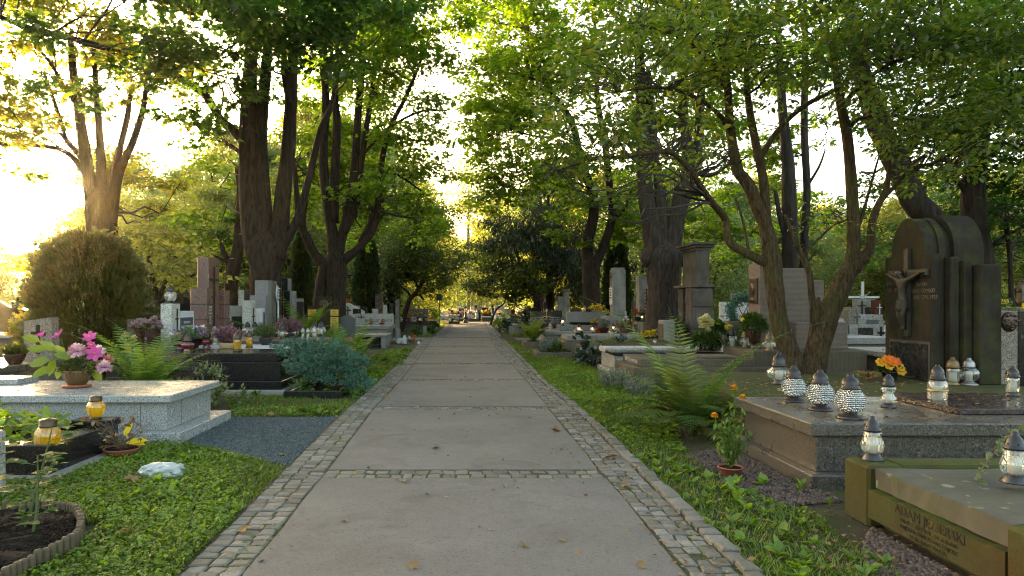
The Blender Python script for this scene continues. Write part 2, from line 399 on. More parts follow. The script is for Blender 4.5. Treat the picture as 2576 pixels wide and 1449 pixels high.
M['wood'] = plain('weathered_log_wood', (.10,.075,.042), .85, bs=.5, scale=30)
M['plastic_white'] = plain('thin_white_plastic', (.40,.44,.43), .35, var=.1)
M['paper'] = plain('white_paper', (.75,.75,.72), .7, var=.05)
M['bark'] = bark('maple_bark', (.012,.008,.005), (.046,.031,.021), 0, 15)
M['bark_red'] = bark('warm_maple_bark', (.016,.0095,.0055), (.062,.038,.023), 0, 15)
M['bark_grey'] = bark('grey_brown_bark', (.022,.016,.011), (.075,.055,.04), 0, 16)
M['bark_moss'] = bark('flaking_dogwood_bark', (.02,.012,.005), (.10,.066,.032), .6, 30)
M['bark_dark'] = bark('dark_ivy_bark', (.015,.012,.009), (.05,.038,.028))
M['bark_pale'] = bark('pale_far_bark', (.15,.14,.12), (.26,.25,.22))
M['twig'] = plain('thin_twig', (.045,.032,.022), .9)
M['stem_green'] = plain('green_stem', (.08,.12,.03), .7)
M['stem_dry'] = plain('dry_stem', (.16,.10,.05), .9)
T1_ = (1.9,1.8,.55)
M['leaf_maple'] = leafmat('maple_leaf', [(.05,.085,.010),(.07,.115,.011),(.09,.135,.012),(.13,.15,.012)], (2.5,3.0,.7), .58)
M['leaf_gold'] = leafmat('sunny_maple_leaf', [(.05,.085,.010),(.07,.105,.010),(.10,.12,.010),(.17,.14,.010)], (2.5,2.4,.5), .55)
M['leaf_deep'] = leafmat('deep_green_maple_leaf', [(.030,.062,.014),(.042,.08,.015),(.055,.098,.015)], (2.1,2.6,.9), .5)
M['leaf_dogwood'] = leafmat('dogwood_leaf', [(.055,.09,.016),(.075,.115,.02),(.10,.14,.022),(.20,.18,.028)], (2.1,2.4,.7), .5, gloss=.4)
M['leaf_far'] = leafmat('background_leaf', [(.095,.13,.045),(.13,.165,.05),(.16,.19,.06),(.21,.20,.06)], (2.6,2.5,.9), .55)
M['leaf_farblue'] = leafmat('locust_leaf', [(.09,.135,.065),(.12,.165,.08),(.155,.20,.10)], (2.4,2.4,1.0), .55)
M['leaf_spruce'] = leafmat('spruce_needle', [(.014,.026,.009),(.022,.036,.012),(.035,.05,.015)], (1.4,1.5,.8), .3)
M['leaf_brown'] = leafmat('russet_green_leaf', [(.03,.05,.008),(.045,.066,.01),(.075,.082,.012)], (2.3,2.4,.6), .48)
M['leaf_thuja'] = leafmat('thuja_spray', [(.028,.05,.008),(.042,.066,.009),(.066,.08,.011),(.09,.075,.012)], (2.4,2.0,.5), .36, noise_scale=1.6)
M['leaf_cypress'] = leafmat('cypress_spray', [(.022,.04,.012),(.035,.055,.015),(.05,.07,.018)], (1.5,1.5,.7), .3, noise_scale=1.0)
M['leaf_juniper'] = leafmat('blue_juniper_spray', [(.045,.11,.072),(.07,.15,.105),(.11,.20,.15)], (1.2,1.4,1.2), .3, noise_scale=3)
M['leaf_fern'] = leafmat('fern_frond', [(.07,.13,.02),(.09,.16,.025),(.115,.185,.035)], (2.0,2.0,.8), .45, noise_scale=2)
M['leaf_fern_dark'] = leafmat('deep_fern_frond', [(.05,.095,.018),(.07,.125,.024),(.095,.15,.03),(.14,.15,.035)], (1.9,1.9,.8), .42, noise_scale=2)
M['leaf_fern_yellow'] = leafmat('yellowing_fern_frond', [(.13,.18,.025),(.17,.22,.03),(.23,.24,.035)], (2.0,2.0,.7), .45)
M['leaf_weed'] = leafmat('weed_leaf', [(.07,.13,.014),(.095,.17,.018),(.125,.205,.024),(.16,.22,.03)], (2.0,2.0,.7), .45, noise_scale=1.3)
M['leaf_grass'] = leafmat('grass_blade', [(.055,.11,.010),(.08,.14,.012),(.11,.165,.014),(.16,.17,.022)], (2.0,2.0,.6), .5, noise_scale=.8)
M['leaf_plant'] = leafmat('garden_leaf', [(.05,.10,.025),(.075,.13,.03),(.10,.16,.04)], (1.6,1.6,.8), .4)
M['leaf_pale'] = leafmat('pale_garden_leaf', [(.14,.18,.07),(.19,.22,.10),(.24,.26,.13)], (1.4,1.4,.9), .35)
M['leaf_silk'] = leafmat('silk_leaf', [(.07,.14,.012),(.11,.19,.014),(.20,.23,.014)], (1.7,1.7,.5), .45)
M['leaf_heather'] = leafmat('heather_sprig', [(.20,.09,.13),(.27,.13,.17),(.16,.10,.10)], (1.2,1.1,1.1), .3)
M['leaf_heather_grey'] = leafmat('grey_heather_sprig', [(.16,.17,.13),(.22,.23,.18),(.30,.30,.25)], (1.1,1.1,1.0), .25)
M['leaf_dead'] = leafmat('dead_leaf', [(.15,.075,.03),(.21,.115,.05),(.30,.20,.09),(.34,.27,.11)], (1.2,1.0,.7), .25)
M['leaf_ivy'] = leafmat('ivy_leaf', [(.025,.045,.028),(.035,.06,.035),(.06,.085,.05)], (1.2,1.3,.9), .2, gloss=.8)
M['needle_straw'] = leafmat('dry_straw', [(.3,.2,.08),(.4,.28,.12)], (1,1,.8), .3)
M['petal_pink'] = petalmat('pale_pink_petal', (.70,.45,.56), (.82,.62,.70))
M['petal_lily'] = petalmat('magenta_lily_petal', (.42,.05,.26), (.6,.13,.4), .4)
M['petal_yellow'] = petalmat('yellow_petal', (.72,.50,.02), (.85,.66,.05))
M['petal_cream'] = petalmat('pale_yellow_petal', (.74,.70,.32), (.82,.80,.46))
M['petal_orange'] = petalmat('orange_petal', (.75,.20,.02), (.85,.38,.02))
M['petal_red'] = petalmat('red_petal', (.5,.02,.02), (.62,.05,.04))
M['petal_redor'] = petalmat('scarlet_petal', (.72,.10,.03), (.8,.18,.05))
M['petal_white'] = petalmat('white_petal', (.74,.74,.7), (.82,.82,.78))
M['petal_violet'] = petalmat('violet_petal', (.22,.16,.42), (.36,.28,.56))
M['petal_dried'] = petalmat('dried_mauve_petal', (.28,.19,.26), (.46,.38,.36))
M['petal_strawy'] = petalmat('dried_yellow_petal', (.55,.42,.18), (.68,.58,.3))
M['petal_rose'] = petalmat('rose_petal', (.62,.22,.26), (.7,.34,.36))
M['petal_dusk'] = petalmat('dusky_pink_petal', (.42,.2,.15), (.5,.3,.2))
def silver_glass():
    m, nt, out = nodes('silvered_dimpled_glass'); co = objco(nt)
    vo = nt.nodes.new('ShaderNodeTexVoronoi'); vo.inputs['Scale'].default_value = 62; vo.inputs['Randomness'].default_value = .12; L(nt, co, vo.inputs['Vector'])
    c = ramp(nt, vo.outputs['Distance'], [(0, (.95,.97,.95)), (.35, (.68,.70,.66)), (.6, (.42,.42,.39))])
    pbsdf(nt, out, c, .12, bump(nt, vo.outputs['Distance'], 1.0, .03), .9); return m
M['glass_silver'] = silver_glass()
def soil(name, a, b, c=None, scale=30):
    m, nt, out = nodes(name); co = objco(nt)
    n = noise(nt, co, scale, 6, .75); n2 = noise(nt, co, .8, 4, .6)
    col = mix(nt, rng(nt, n, .35, .65), a, b)
    if c: col = mix(nt, rng(nt, n2, .42, .6), col, c)
    pbsdf(nt, out, col, .95, bump(nt, n, .9, .03), spec=.2); return m
M['soil'] = soil('garden_soil', (.007,.005,.0035), (.028,.020,.013))
M['ground'] = soil('earth_with_moss_and_grass', (.05,.042,.026), (.085,.07,.042), (.055,.075,.018), 26)
def slabmat():
    m, nt, out = nodes('path_concrete'); co = objco(nt)
    n = noise(nt, co, .55, 6, .65); f = noise(nt, co, 70, 3, .7); md = noise(nt, co, 6, 5, .65)
    c = mix(nt, rng(nt, n, .32, .68), (.105,.098,.088), (.155,.147,.132))
    c = mix(nt, rng(nt, md, .45, .75, 0, .45), c, (.105,.094,.08))
    c = mix(nt, rng(nt, f, .52, .72, 0, .3), c, (.29,.27,.24))
    f2 = noise(nt, co, 41, 2, .6); c = mix(nt, rng(nt, f2, .60, .68, 0, .55), c, (.06,.052,.044))
    bigs = noise(nt, co, 1.3, 6, .7, .8); c = mix(nt, rng(nt, bigs, .52, .66, 0, .5), c, (.075,.066,.053))
    pbsdf(nt, out, c, .85, bump(nt, mix(nt, .5, f, md), .35, .004), spec=.35); return m
M['slab'] = slabmat()
def cobblemat():
    m, nt, out = nodes('granite_setts'); co = objco(nt); g = geo(nt)
    c = ramp(nt, g.outputs['Random Per Island'], [(0, (.115,.105,.082)), (.5, (.155,.145,.118)), (.85, (.19,.178,.15)), (1, (.24,.225,.195))])
    n = noise(nt, co, 45, 4, .7); c = mix(nt, rng(nt, n, .4, .7, 0, .5), c, (.06,.055,.045))
    ms = noise(nt, co, 1.1, 5, .6); c = mix(nt, rng(nt, ms, .52, .70, 0, .6), c, (.075,.075,.03))
    pbsdf(nt, out, c, .8, bump(nt, n, .5, .006), spec=.35); return m
M['cobble'] = cobblemat()
M['joint'] = soil('sandy_joint', (.075,.064,.045), (.115,.10,.072), (.06,.068,.022), 60)
def pebblemat(name, cols):
    m, nt, out = nodes(name); g = geo(nt)
    c = ramp(nt, g.outputs['Random Per Island'], [(i/(len(cols)-1), x) for i, x in enumerate(cols)]); pbsdf(nt, out, c, .75, spec=.3); return m
M['pebble_blue'] = pebblemat('blue_grey_chippings', [(.022,.034,.036),(.036,.055,.058),(.055,.08,.082),(.10,.115,.11)])
M['pebble_red'] = pebblemat('red_brown_chippings', [(.05,.034,.026),(.09,.06,.047),(.13,.095,.078),(.075,.064,.052)])
# ---- camera, sky and sun
cam_d = bpy.data.cameras.new('camera'); cam = bpy.data.objects.new('camera', cam_d); COL.objects.link(cam)
cam.location = (0, 0, H); cam.rotation_euler = (R(90), 0, 0)
cam_d.sensor_width = 36; cam_d.lens = 36*F/2576; cam_d.shift_x = (1288-CX)/2576; cam_d.shift_y = (CY-724.5)/2576
cam_d.clip_end = 2000; cam_d.clip_start = .05; scene.camera = cam
SUN_AZ, SUN_EL = math.atan2(-1090, 1717), R(6.0)
w = bpy.data.worlds.new('World'); scene.world = w; w.use_nodes = True; nt = w.node_tree; nt.nodes.clear()
sky = nt.nodes.new('ShaderNodeTexSky'); sky.sky_type = 'NISHITA'; sky.sun_disc = False
sky.sun_elevation = SUN_EL; sky.sun_rotation = SUN_AZ; sky.dust_density = 5.0; sky.air_density = .7; sky.ozone_density = .4; sky.altitude = 200
bg = nt.nodes.new('ShaderNodeBackground'); bg.inputs['Strength'].default_value = .15
wo = nt.nodes.new('ShaderNodeOutputWorld'); wm = nt.nodes.new('ShaderNodeMix'); wm.data_type = 'RGBA'; wm.blend_type = 'MULTIPLY'; wm.inputs[0].default_value = 1; wm.inputs[7].default_value = (1.08, 1.0, .85, 1)
nt.links.new(sky.outputs[0], wm.inputs[6]); nt.links.new(wm.outputs[2], bg.inputs[0]); nt.links.new(bg.outputs[0], wo.inputs[0])
sd = bpy.data.lights.new('sun', 'SUN'); sun = bpy.data.objects.new('sun', sd); COL.objects.link(sun)
sd.energy = 4.5; sd.angle = R(.5); sd.color = (1, .63, .28)
sdir = Vector((math.sin(SUN_AZ)*math.cos(SUN_EL), math.cos(SUN_AZ)*math.cos(SUN_EL), math.sin(SUN_EL)))
sun.rotation_euler = sdir.to_track_quat('Z', 'Y').to_euler(); sun.location = sdir*60
vs = scene.view_settings; scene.display_settings.display_device = 'sRGB'
vs.view_transform = 'Standard'; vs.look = 'None'; vs.exposure = EXPOSURE; vs.gamma = 1
cy = scene.cycles; cy.max_bounces = 6; cy.diffuse_bounces = 4; cy.glossy_bounces = 3; cy.transmission_bounces = 6; cy.transparent_max_bounces = 10
cy.volume_bounces = 0; cy.caustics_reflective = False; cy.caustics_refractive = False; cy.use_denoising = True; cy.filter_width = 1.1; cy.sample_clamp_indirect = 6
cy.use_adaptive_sampling = True; cy.adaptive_threshold = .015
try: cy.denoiser = 'OPENIMAGEDENOISE'; cy.denoising_input_passes = 'RGB_ALBEDO_NORMAL'; cy.denoising_prefilter = 'NONE'
except Exception: pass
# ---- ground
gx = np.linspace(-1, 1, 61); gx = np.sign(gx)*np.abs(gx)**2.2*400
gy = np.linspace(-1, 1, 61); gy = np.sign(gy)*np.abs(gy)**2.2*400+20
mb = MB(); n = len(gx)
v = []
for y in gy:
    for x in gx: v.append((x, y, -.012))
mb.add(v, [(j*n+i, j*n+i+1, (j+1)*n+i+1, (j+1)*n+i) for j in range(n-1) for i in range(n-1)])
structure('ground', mb, M['ground'])
# ---- the path: cast slabs between rows of granite setts
def ip(Y, pts): return float(np.interp(Y, [p[0] for p in pts], [p[1] for p in pts]))
def slab_l(Y): return ip(Y, [(2,-1.2),(3.8,-1.245),(6,-1.27),(9.6,-1.36),(14,-1.35),(20.8,-1.43),(24.3,-1.5),(30.6,-1.58),(31,-1.15),(56,-1.15)])
def slab_r(Y): return ip(Y, [(2,1.22),(3.8,1.21),(6,1.17),(9.5,1.14),(13.4,1.12),(20.8,.98),(24,.92),(30.6,.91),(31,1.03),(56,1.2)])
def out_l(Y): return ip(Y, [(2,-1.55),(3.8,-1.60),(7,-1.68),(10,-1.74),(20.8,-1.80),(30.4,-2.0),(31,-1.65),(56,-1.6)])
def out_r(Y): return ip(Y, [(2,1.5),(9.6,1.5),(13.4,1.38),(31,1.37),(56,1.5)])
joints = [2.35, 6.0, 9.79, 13.48, 17.1, 20.8, 24.3, 28.0, 30.6, 34.3, 38, 41.7, 45.4, 49.1, 52.8, 55.9]
mb = MB(); rnd = random.Random(3)
for k in range(len(joints)):
    y0 = joints[k]+.15; y1 = joints[k+1]-.15 if k+1 < len(joints) else 57.2
    if k == 0: y0 = 2.5
    nseg = 5; top = rnd.uniform(-.004, .004); v = []; f = []
    for i in range(nseg+1):
        y = y0+(y1-y0)*i/nseg
        jl, jr = rnd.uniform(-.012, .012), rnd.uniform(-.012, .012)
        v += [(slab_l(y)+jl, y, -.01), (slab_l(y)+jl+.006, y, .014+top), (slab_r(y)+jr-.006, y, .014+top), (slab_r(y)+jr, y, -.01)]
    for i in range(nseg):
        a = i*4
        for q in range(3): f.append((a+q, a+q+1, a+q+5, a+q+4))
    f.append((0,1,2,3)); f.append((nseg*4+3, nseg*4+2, nseg*4+1, nseg*4))
    mb.add(v, f)
structure('path', mb, M['slab'])
# joint bed under the setts
mb = MB(); v = []; f = []
ys = [2+.5*i for i in range(112)]
for y in ys: v += [(out_l(y)-.03, y, .004), (out_r(y)+.14, y, .004)]
for i in range(len(ys)-1): f.append((2*i, 2*i+1, 2*i+3, 2*i+2))
mb.add(v, f); structure('path_bed', mb, M['joint'])
mb = MB()
def cobble(x0, x1, y0, y1, h):
    j = lambda a=.010: rnd.uniform(-a, a)
    b = .009+rnd.uniform(0, .006); z = h+rnd.uniform(-.006, .006)
    lo = [(x0+j(), y0+j()), (x1+j(), y0+j()), (x1+j(), y1+j()), (x0+j(), y1+j())]
    cx, cyy = (x0+x1)/2, (y0+y1)/2; sx, sy = rnd.uniform(-.05, .05), rnd.uniform(-.05, .05)
    hi = []
    for (x, y) in lo:
        xx = x+(b if x < cx else -b); yy = y+(b if y < cyy else -b)
        hi.append((xx, yy, z+(xx-cx)*sx+(yy-cyy)*sy))
    mb.add([(x, y, -.02) for x, y in lo]+[(x, y, z-.006) for x, y in lo]+hi,
           [(0,1,5,4),(1,2,6,5),(2,3,7,6),(3,0,4,7),(4,5,9,8),(5,6,10,9),(6,7,11,10),(7,4,8,11),(8,9,10,11)])
y = 2.3
while y < 56:
    dy = rnd.uniform(.085, .115)*(1 if y < 25 else 1.6); gapc = .008
    for side in (0, 1):
        if side == 0: a, b = out_l(y), slab_l(y)-.012
        else: a, b = slab_r(y)+.012, out_r(y)
        nn = max(3, round((b-a)/.112)); xs = [a+(b-a)*i/nn+(rnd.uniform(-.012, .012) if 0 < i < nn else 0) for i in range(nn+1)]
        sh = rnd.uniform(-.02, .02)
        for i in range(nn):
            if rnd.random() < .006: continue
            cobble(xs[i]+gapc/2, xs[i+1]-gapc/2, y+sh*.5, y+dy-gapc+sh*.5, .012)
    y += dy
for J in joints:
    if J < 2.4: continue
    for row in range(2):
        y0 = J-.135+row*.135; x = slab_l(J)
        while x < slab_r(J)-.05:
            wd = min(rnd.uniform(.09, .14), slab_r(J)-x); cobble(x+.004, x+wd-.004, y0+.004, y0+.128, .010); x += wd
structure('cobbles', mb, M['cobble'])
# raised kerb row on the right, larger blocks
mb = MB(); y = 2.2
while y < 56:
    ln = rnd.uniform(.11, .20)*(1 if y < 25 else 1.5)
    if not 28.2 < y < 31:
        x0 = out_r(y)+.008; cobble(x0+rnd.uniform(-.012,.012), x0+.105+rnd.uniform(-.01,.01), y+.004, y+ln-.004, .036+rnd.uniform(-.006,.006))
    y += ln
structure('kerb', mb, M['cobble'])
# side paths
mb = MB()
for xa, xb in ((-24, -1.86), (1.98, 26)):
    x = xa
    while x < xb-.1:
        x2 = min(xb, x+3.6); mb.box(x+.02, x2-.02, 28.7, 30.7, -.03, .012, .006); x = x2
structure('side_path', mb, M['slab'])
mb = MB(); mb.box(-30, 30, 56.3, 60.5, -.05, .006); structure('cross_path', mb, M['slab'])
mb = MB(); mb.box(4.6, 7.4, 60.6, 130, -.05, .007); structure('far_path', mb, M['slab'])
# ---- planted and bare patches, given as outlines on the ground
def in_poly(x, y, poly):
    ins = np.zeros(len(x), bool); n = len(poly)
    for i in range(n):
        x1, y1 = poly[i]; x2, y2 = poly[(i+1) % n]
        c = ((y1 > y) != (y2 > y)) & (x < (x2-x1)*(y-y1)/(y2-y1+1e-12)+x1); ins ^= c
    return ins
def poly_px(pts): return [G(*p)[:2] for p in pts]
def scatter(poly, n):
    xs = [p[0] for p in poly]; ys = [p[1] for p in poly]
    x = RNG.uniform(min(xs), max(xs), n); y = RNG.uniform(min(ys), max(ys), n)
    k = in_poly(x, y, poly); return x[k], y[k]
def clumps(x, y, s, seed):
    r = np.random.default_rng(seed); v = np.zeros(len(x))
    for _ in range(7):
        a = r.uniform(0, 6.28); k = r.uniform(.5, 1.8)*s; v += np.sin((x*math.cos(a)+y*math.sin(a))*k+r.uniform(0, 6.28))
    return v/7*1.9
NO_GROW = []     # footprints (x0,x1,y0,y1) where nothing grows
def free(x, y):
    k = np.ones(len(x), bool)
    for a, b, c, d in NO_GROW: k &= ~((x > a) & (x < b) & (y > c) & (y < d))
    k &= ~((x > np.array([out_l(t) for t in y])-.02) & (x < np.array([out_r(t) for t in y])+.10))
    return k
def sheet(name, poly, mat, z, sub=1):
    me = MB(); me.add([(p[0], p[1], z) for p in poly], [tuple(range(len(poly)))]); structure(name, me, mat)
def grass_patch(poly, per_m2, hmin, hmax, thr=-.6, seed=1):
    xs = [p[0] for p in poly]; ys = [p[1] for p in poly]
    n = int(per_m2*(max(xs)-min(xs))*(max(ys)-min(ys)))
    x, y = scatter(poly, n); k = free(x, y) & (clumps(x, y, 2.2, seed) > thr-RNG.uniform(0, .5, len(x))); x, y = x[k], y[k]; n = len(x)
    if n == 0: return None
    a = RNG.uniform(0, 6.283, n); U = np.stack([np.cos(a)*.55, np.sin(a)*.55, RNG.uniform(.45, 1.3, n)], 1)
    W = np.stack([np.cos(a), np.sin(a), -np.ones(n)*.3], 1)
    return leaf_arrays(np.stack([x, y, np.full(n, -.008)], 1), U, W, RNG.uniform(hmin, hmax, n), 'blade', 1.6)
def weed_patch(poly, per_m2, rmin, rmax, thr=-.2, seed=2, leaves=(5, 9), lift=.55):
    """rosettes of broad leaves"""
    xs = [p[0] for p in poly]; ys = [p[1] for p in poly]
    n = int(per_m2*(max(xs)-min(xs))*(max(ys)-min(ys)))
    x, y = scatter(poly, n); k = free(x, y) & (clumps(x, y, 2.0, seed) > thr-RNG.uniform(0, .4, len(x))); x, y = x[k], y[k]
    nl = RNG.integers(leaves[0], leaves[1], len(x)); X = np.repeat(x, nl); Y = np.repeat(y, nl); sz = np.repeat(RNG.uniform(rmin, rmax, len(x)), nl)
    n = len(X)
    if n == 0: return None
    a = RNG.uniform(0, 6.283, n); up = RNG.uniform(.05, lift*2, n)
    U = np.stack([np.cos(a), np.sin(a), up], 1); W = np.stack([-np.cos(a)*up, -np.sin(a)*up, np.ones(n)], 1)+RNG.normal(size=(n,3))*.25
    return leaf_arrays(np.stack([X, Y, np.full(n, .0)+RNG.uniform(0, .025, n)], 1), U, W, sz*RNG.uniform(.6, 1.15, n), 'oval', 1.15)
def clover_patch(poly, per_m2, rmin, rmax, hz, thr=-.3, seed=3):
    xs = [p[0] for p in poly]; ys = [p[1] for p in poly]
    n = int(per_m2*(max(xs)-min(xs))*(max(ys)-min(ys)))
    x, y = scatter(poly, n); k = free(x, y) & (clumps(x, y, 1.7, seed) > thr-RNG.uniform(0, .4, len(x))); x, y = x[k], y[k]; n = len(x)
    if n == 0: return None
    U = rnd_dir(n, .35); W = np.stack([RNG.normal(0, .35, n), RNG.normal(0, .35, n), np.ones(n)], 1)
    z = RNG.uniform(.0, 1, n)*hz
    return leaf_arrays(np.stack([x, y, z], 1), U, W, RNG.uniform(rmin, rmax, n), 'oval', 1.5)
def stuff(name, blocks, mat, label, cat):
    b = [(v, f, k, 0) for t in blocks if t is not None for v, f, k in [t]]
    o = np_mesh(name, b, mat); return tag(o, label, cat, kind='stuff')
def pebbles(poly, per_m2, smin, smax, z=0, keep=None):
    xs = [p[0] for p in poly]; ys = [p[1] for p in poly]
    x, y = scatter(poly, int(per_m2*(max(xs)-min(xs))*(max(ys)-min(ys)))); k = free(x, y)
    if keep is not None: k &= keep(x, y)
    x, y = x[k], y[k]; n = len(x); a = RNG.uniform(0, 6.283, n)
    U = np.stack([np.cos(a), np.sin(a), RNG.normal(0, .25, n)], 1); W = np.stack([RNG.normal(0, .25, n), RNG.normal(0, .25, n), np.ones(n)], 1)
    return leaf_arrays(np.stack([x, y, np.full(n, z)+RNG.uniform(-.004, .006, n)], 1), U, W, RNG.uniform(smin, smax, n), 'stone')
# ---- builders for the movable things
def px(t, x, y, Y): return at(*P(t, x, y), Y)
def PB(t, xl, yt, xr, yb, Y, d, z0=None):
    """box whose camera-side face shows at the given place, standing at distance Y and d deep"""
    a = px(t, xl, yt, Y); b = px(t, xr, yb, Y)
    return (a[0], b[0], Y, Y+d, b[2] if z0 is None else z0, a[2])
def monument(name, label, cat, boxes, group=None):
    """boxes: (part name, material, x0,x1,y0,y1,z0,z1[,bevel])"""
    xs = [b[2] for b in boxes]+[b[3] for b in boxes]; ys = [b[4] for b in boxes]+[b[5] for b in boxes]
    t = thing(name, label, cat, ((min(xs)+max(xs))/2, (min(ys)+max(ys))/2, min(b[6] for b in boxes)), group)
    t.rotation_euler = (random.uniform(-.006,.006), random.uniform(-.006,.006), random.uniform(-.012,.012)) if cat == 'headstone' else (0,0,0)
    for b in boxes:
        MB().box(*b[2:8], b=b[8] if len(b) > 8 else .012).build(b[0], M[b[1]], t)
    return t
def cross_y(t, x, yf, z0, z1, zb, wbar, th=.035, mat='cross_black', name='cross', d=.02):
    m = MB().box(x-th/2, x+th/2, yf-d, yf, z0, z1, .003)
    m.box(x-wbar/2, x-th/2-.001, yf-d+.001, yf, zb-th/2, zb+th/2, .003); m.box(x+th/2+.001, x+wbar/2, yf-d+.001, yf, zb-th/2, zb+th/2, .003)
    return m.build(name, M[mat], t)
def cross_x(t, xf, y, z0, z1, zb, wbar, side, th=.035, mat='cross_black', name='cross', d=.02):
    """on a face across x; side +1 stands off towards +x"""
    a, b = (xf, xf+d) if side > 0 else (xf-d, xf)
    m = MB().box(a, b, y-th/2, y+th/2, z0, z1, .003)
    m.box(a, b-.001, y-wbar/2, y-th/2-.001, zb-th/2, zb+th/2, .003); m.box(a, b-.001, y+th/2+.001, y+wbar/2, zb-th/2, zb+th/2, .003)
    return m.build(name, M[mat], t)
LK = { # outline as fractions of the height: foot, glass, cap
 'globe': dict(foot=[(.29,0),(.30,.025),(.24,.065),(.16,.11),(.15,.15)], glass=[(.15,.15),(.24,.20),(.30,.29),(.32,.40),(.30,.51),(.24,.60),(.19,.655)], cap=[(.205,.655),(.21,.69),(.185,.70),(.19,.76),(.175,.83),(.13,.90),(.075,.93),(.07,.98),(.05,1.0)]),
 'squat': dict(foot=[(.22,0),(.23,.03),(.15,.10),(.17,.13)], glass=[(.16,.13),(.30,.20),(.37,.32),(.35,.44),(.22,.52),(.19,.55)], cap=[(.23,.55),(.24,.60),(.21,.62),(.21,.70),(.19,.79),(.13,.88),(.07,.92),(.07,.98),(.045,1.0)]),
 'tube': dict(foot=[(.20,0),(.205,.03),(.15,.08),(.16,.11)], glass=[(.155,.11),(.175,.14),(.175,.56),(.16,.62)], cap=[(.19,.62),(.20,.66),(.17,.67),(.175,.74),(.15,.84),(.09,.91),(.06,.93),(.06,.98),(.04,1.0)]),
 'waist': dict(foot=[(.20,0),(.21,.03),(.15,.09),(.13,.12)], glass=[(.13,.12),(.21,.20),(.22,.28),(.15,.38),(.14,.44),(.20,.54),(.20,.60),(.14,.63)], cap=[(.165,.63),(.175,.70),(.15,.71),(.155,.78),(.14,.86),(.09,.93),(.06,.945),(.06,.985),(.04,1.0)]),
 'bulb': dict(foot=[(.235,0),(.24,.02),(.16,.12),(.15,.15)], glass=[(.15,.15),(.21,.22),(.235,.33),(.22,.42),(.175,.53),(.185,.62),(.17,.65)], cap=[(.175,.65),(.18,.70),(.165,.71),(.16,.77),(.11,.88),(.06,.94),(.055,.99),(.04,1.0)]),
 'jar': dict(foot=[(.20,0),(.21,.02),(.19,.06),(.19,.09)], glass=[(.18,.09),(.245,.17),(.255,.45),(.235,.57),(.20,.62)], cap=[(.20,.62),(.205,.68),(.175,.69),(.175,.77),(.15,.87),(.09,.94),(.06,.955),(.06,.99),(.04,1.0)]),
 'pot': dict(foot=[(.26,0),(.27,.02),(.25,.05),(.23,.07)], glass=[(.22,.07),(.36,.24),(.42,.42),(.41,.58),(.32,.70),(.27,.75)], cap=[(.285,.75),(.295,.79),(.275,.81),(.285,.93),(.26,.97),(.10,.985),(.08,1.0)]),
 'drop': dict(foot=[(.21,0),(.22,.03),(.13,.08),(.15,.10)], glass=[(.14,.10),(.25,.20),(.29,.33),(.25,.45),(.20,.52)], cap=[(.22,.52),(.23,.56),(.17,.60),(.09,.66),(.05,.74),(.04,.80),(.02,.86)]),
}
def lantern(x, y, z, h, kind, label, glass='glass_clear', cap='cap_dark', foot=None, lit=False, candle=True, beads=False, n=20, band=False, wide=1.0):
    """h: full height (m); base centre at x,y,z"""
    k = LK[kind]; t = thing('grave_lantern', label, 'grave lantern', (x, y, z))
    sc = lambda pr: [(r*h*wide, q*h) for r, q in pr]
    lob = dict(lobes=n//2, la=.03) if kind in ('bulb', 'pot', 'globe') else {}
    MB().lathe(sc(k['foot']), (x, y, z), n).build('foot', M[foot or cap], t)
    MB().lathe(sc(k['glass']), (x, y, z), n*2 if lob else n, **lob).build('glass', M[glass], t)
    cp = MB().lathe(sc(k['cap']), (x, y, z), n)
    r0 = k['cap'][3 if len(k['cap']) > 4 else 2]
    for i in range(6):
        a = i*math.pi/3+.2; cp.box(x+math.cos(a)*r0[0]*h*wide-.004, x+math.cos(a)*r0[0]*h*wide+.004, y+math.sin(a)*r0[0]*h*wide-.004, y+math.sin(a)*r0[0]*h*wide+.004, z+r0[1]*h-.004, z+r0[1]*h+.006, .001)
    cp.build('cap', M[cap], t)
    if candle and glass != 'glass_yellow' and glass != 'glass_red':
        g0, g1 = k['glass'][0][1], k['glass'][-1][1]; rr = min(p[0] for p in k['glass'])*.72*h*wide
        top = g0+(g1-g0)*(.55 if lit else .7)
        c = MB().lathe([(rr*.9, g0*h+.004), (rr, g0*h+.01), (rr, top*h)], (x, y, z), 12).build('candle', M['wax'], t)
        if lit: MB().lathe([(.001, top*h), (.028*h*2.2, (top+.04)*h), (.03*h, (top+.10)*h), (.001, (top+.17)*h)], (x, y, z), 8).build('flame', M['flame'], c)
    if band:
        b = MB(); rb = max(p[0] for p in k['glass'])*h*wide
        b.lathe([(rb+.001, .36*h), (rb+.004, .365*h), (rb+.004, .39*h), (rb+.001, .395*h)], (x, y, z), 30).build('beaded_band', M['gold'], t)
    return t
def lan(pt, z, hpx, kind, label, **k):
    """pt: photograph place of the base centre; z: height of what it stands on; hpx: its height in the photograph grid"""
    x, y, _ = G(pt[0], pt[1], z); return lantern(x, y, z, hpx*y/F, kind, label, **k)
def flower_arrays(c, r, n, up=.4, long=.9, shape='petal', wid=1.0):
    """round many-petalled heads at centres c (Nx3) with radius r"""
    N0 = len(c); C = np.repeat(c, n, 0); d = rnd_dir(N0*n); d[:,2] = np.abs(d[:,2])*1.0-up*RNG.uniform(0, 1, N0*n); d = unit(d)
    rr = np.repeat(np.broadcast_to(r, (N0,)), n); W = rnd_dir(N0*n)
    return leaf_arrays(C+d*(rr*.35)[:,None], d+rnd_dir(N0*n)*.25, d*.2+np.array([0,0,1.])+W*.2, rr*long*RNG.uniform(.6, .85, N0*n), shape, wid)
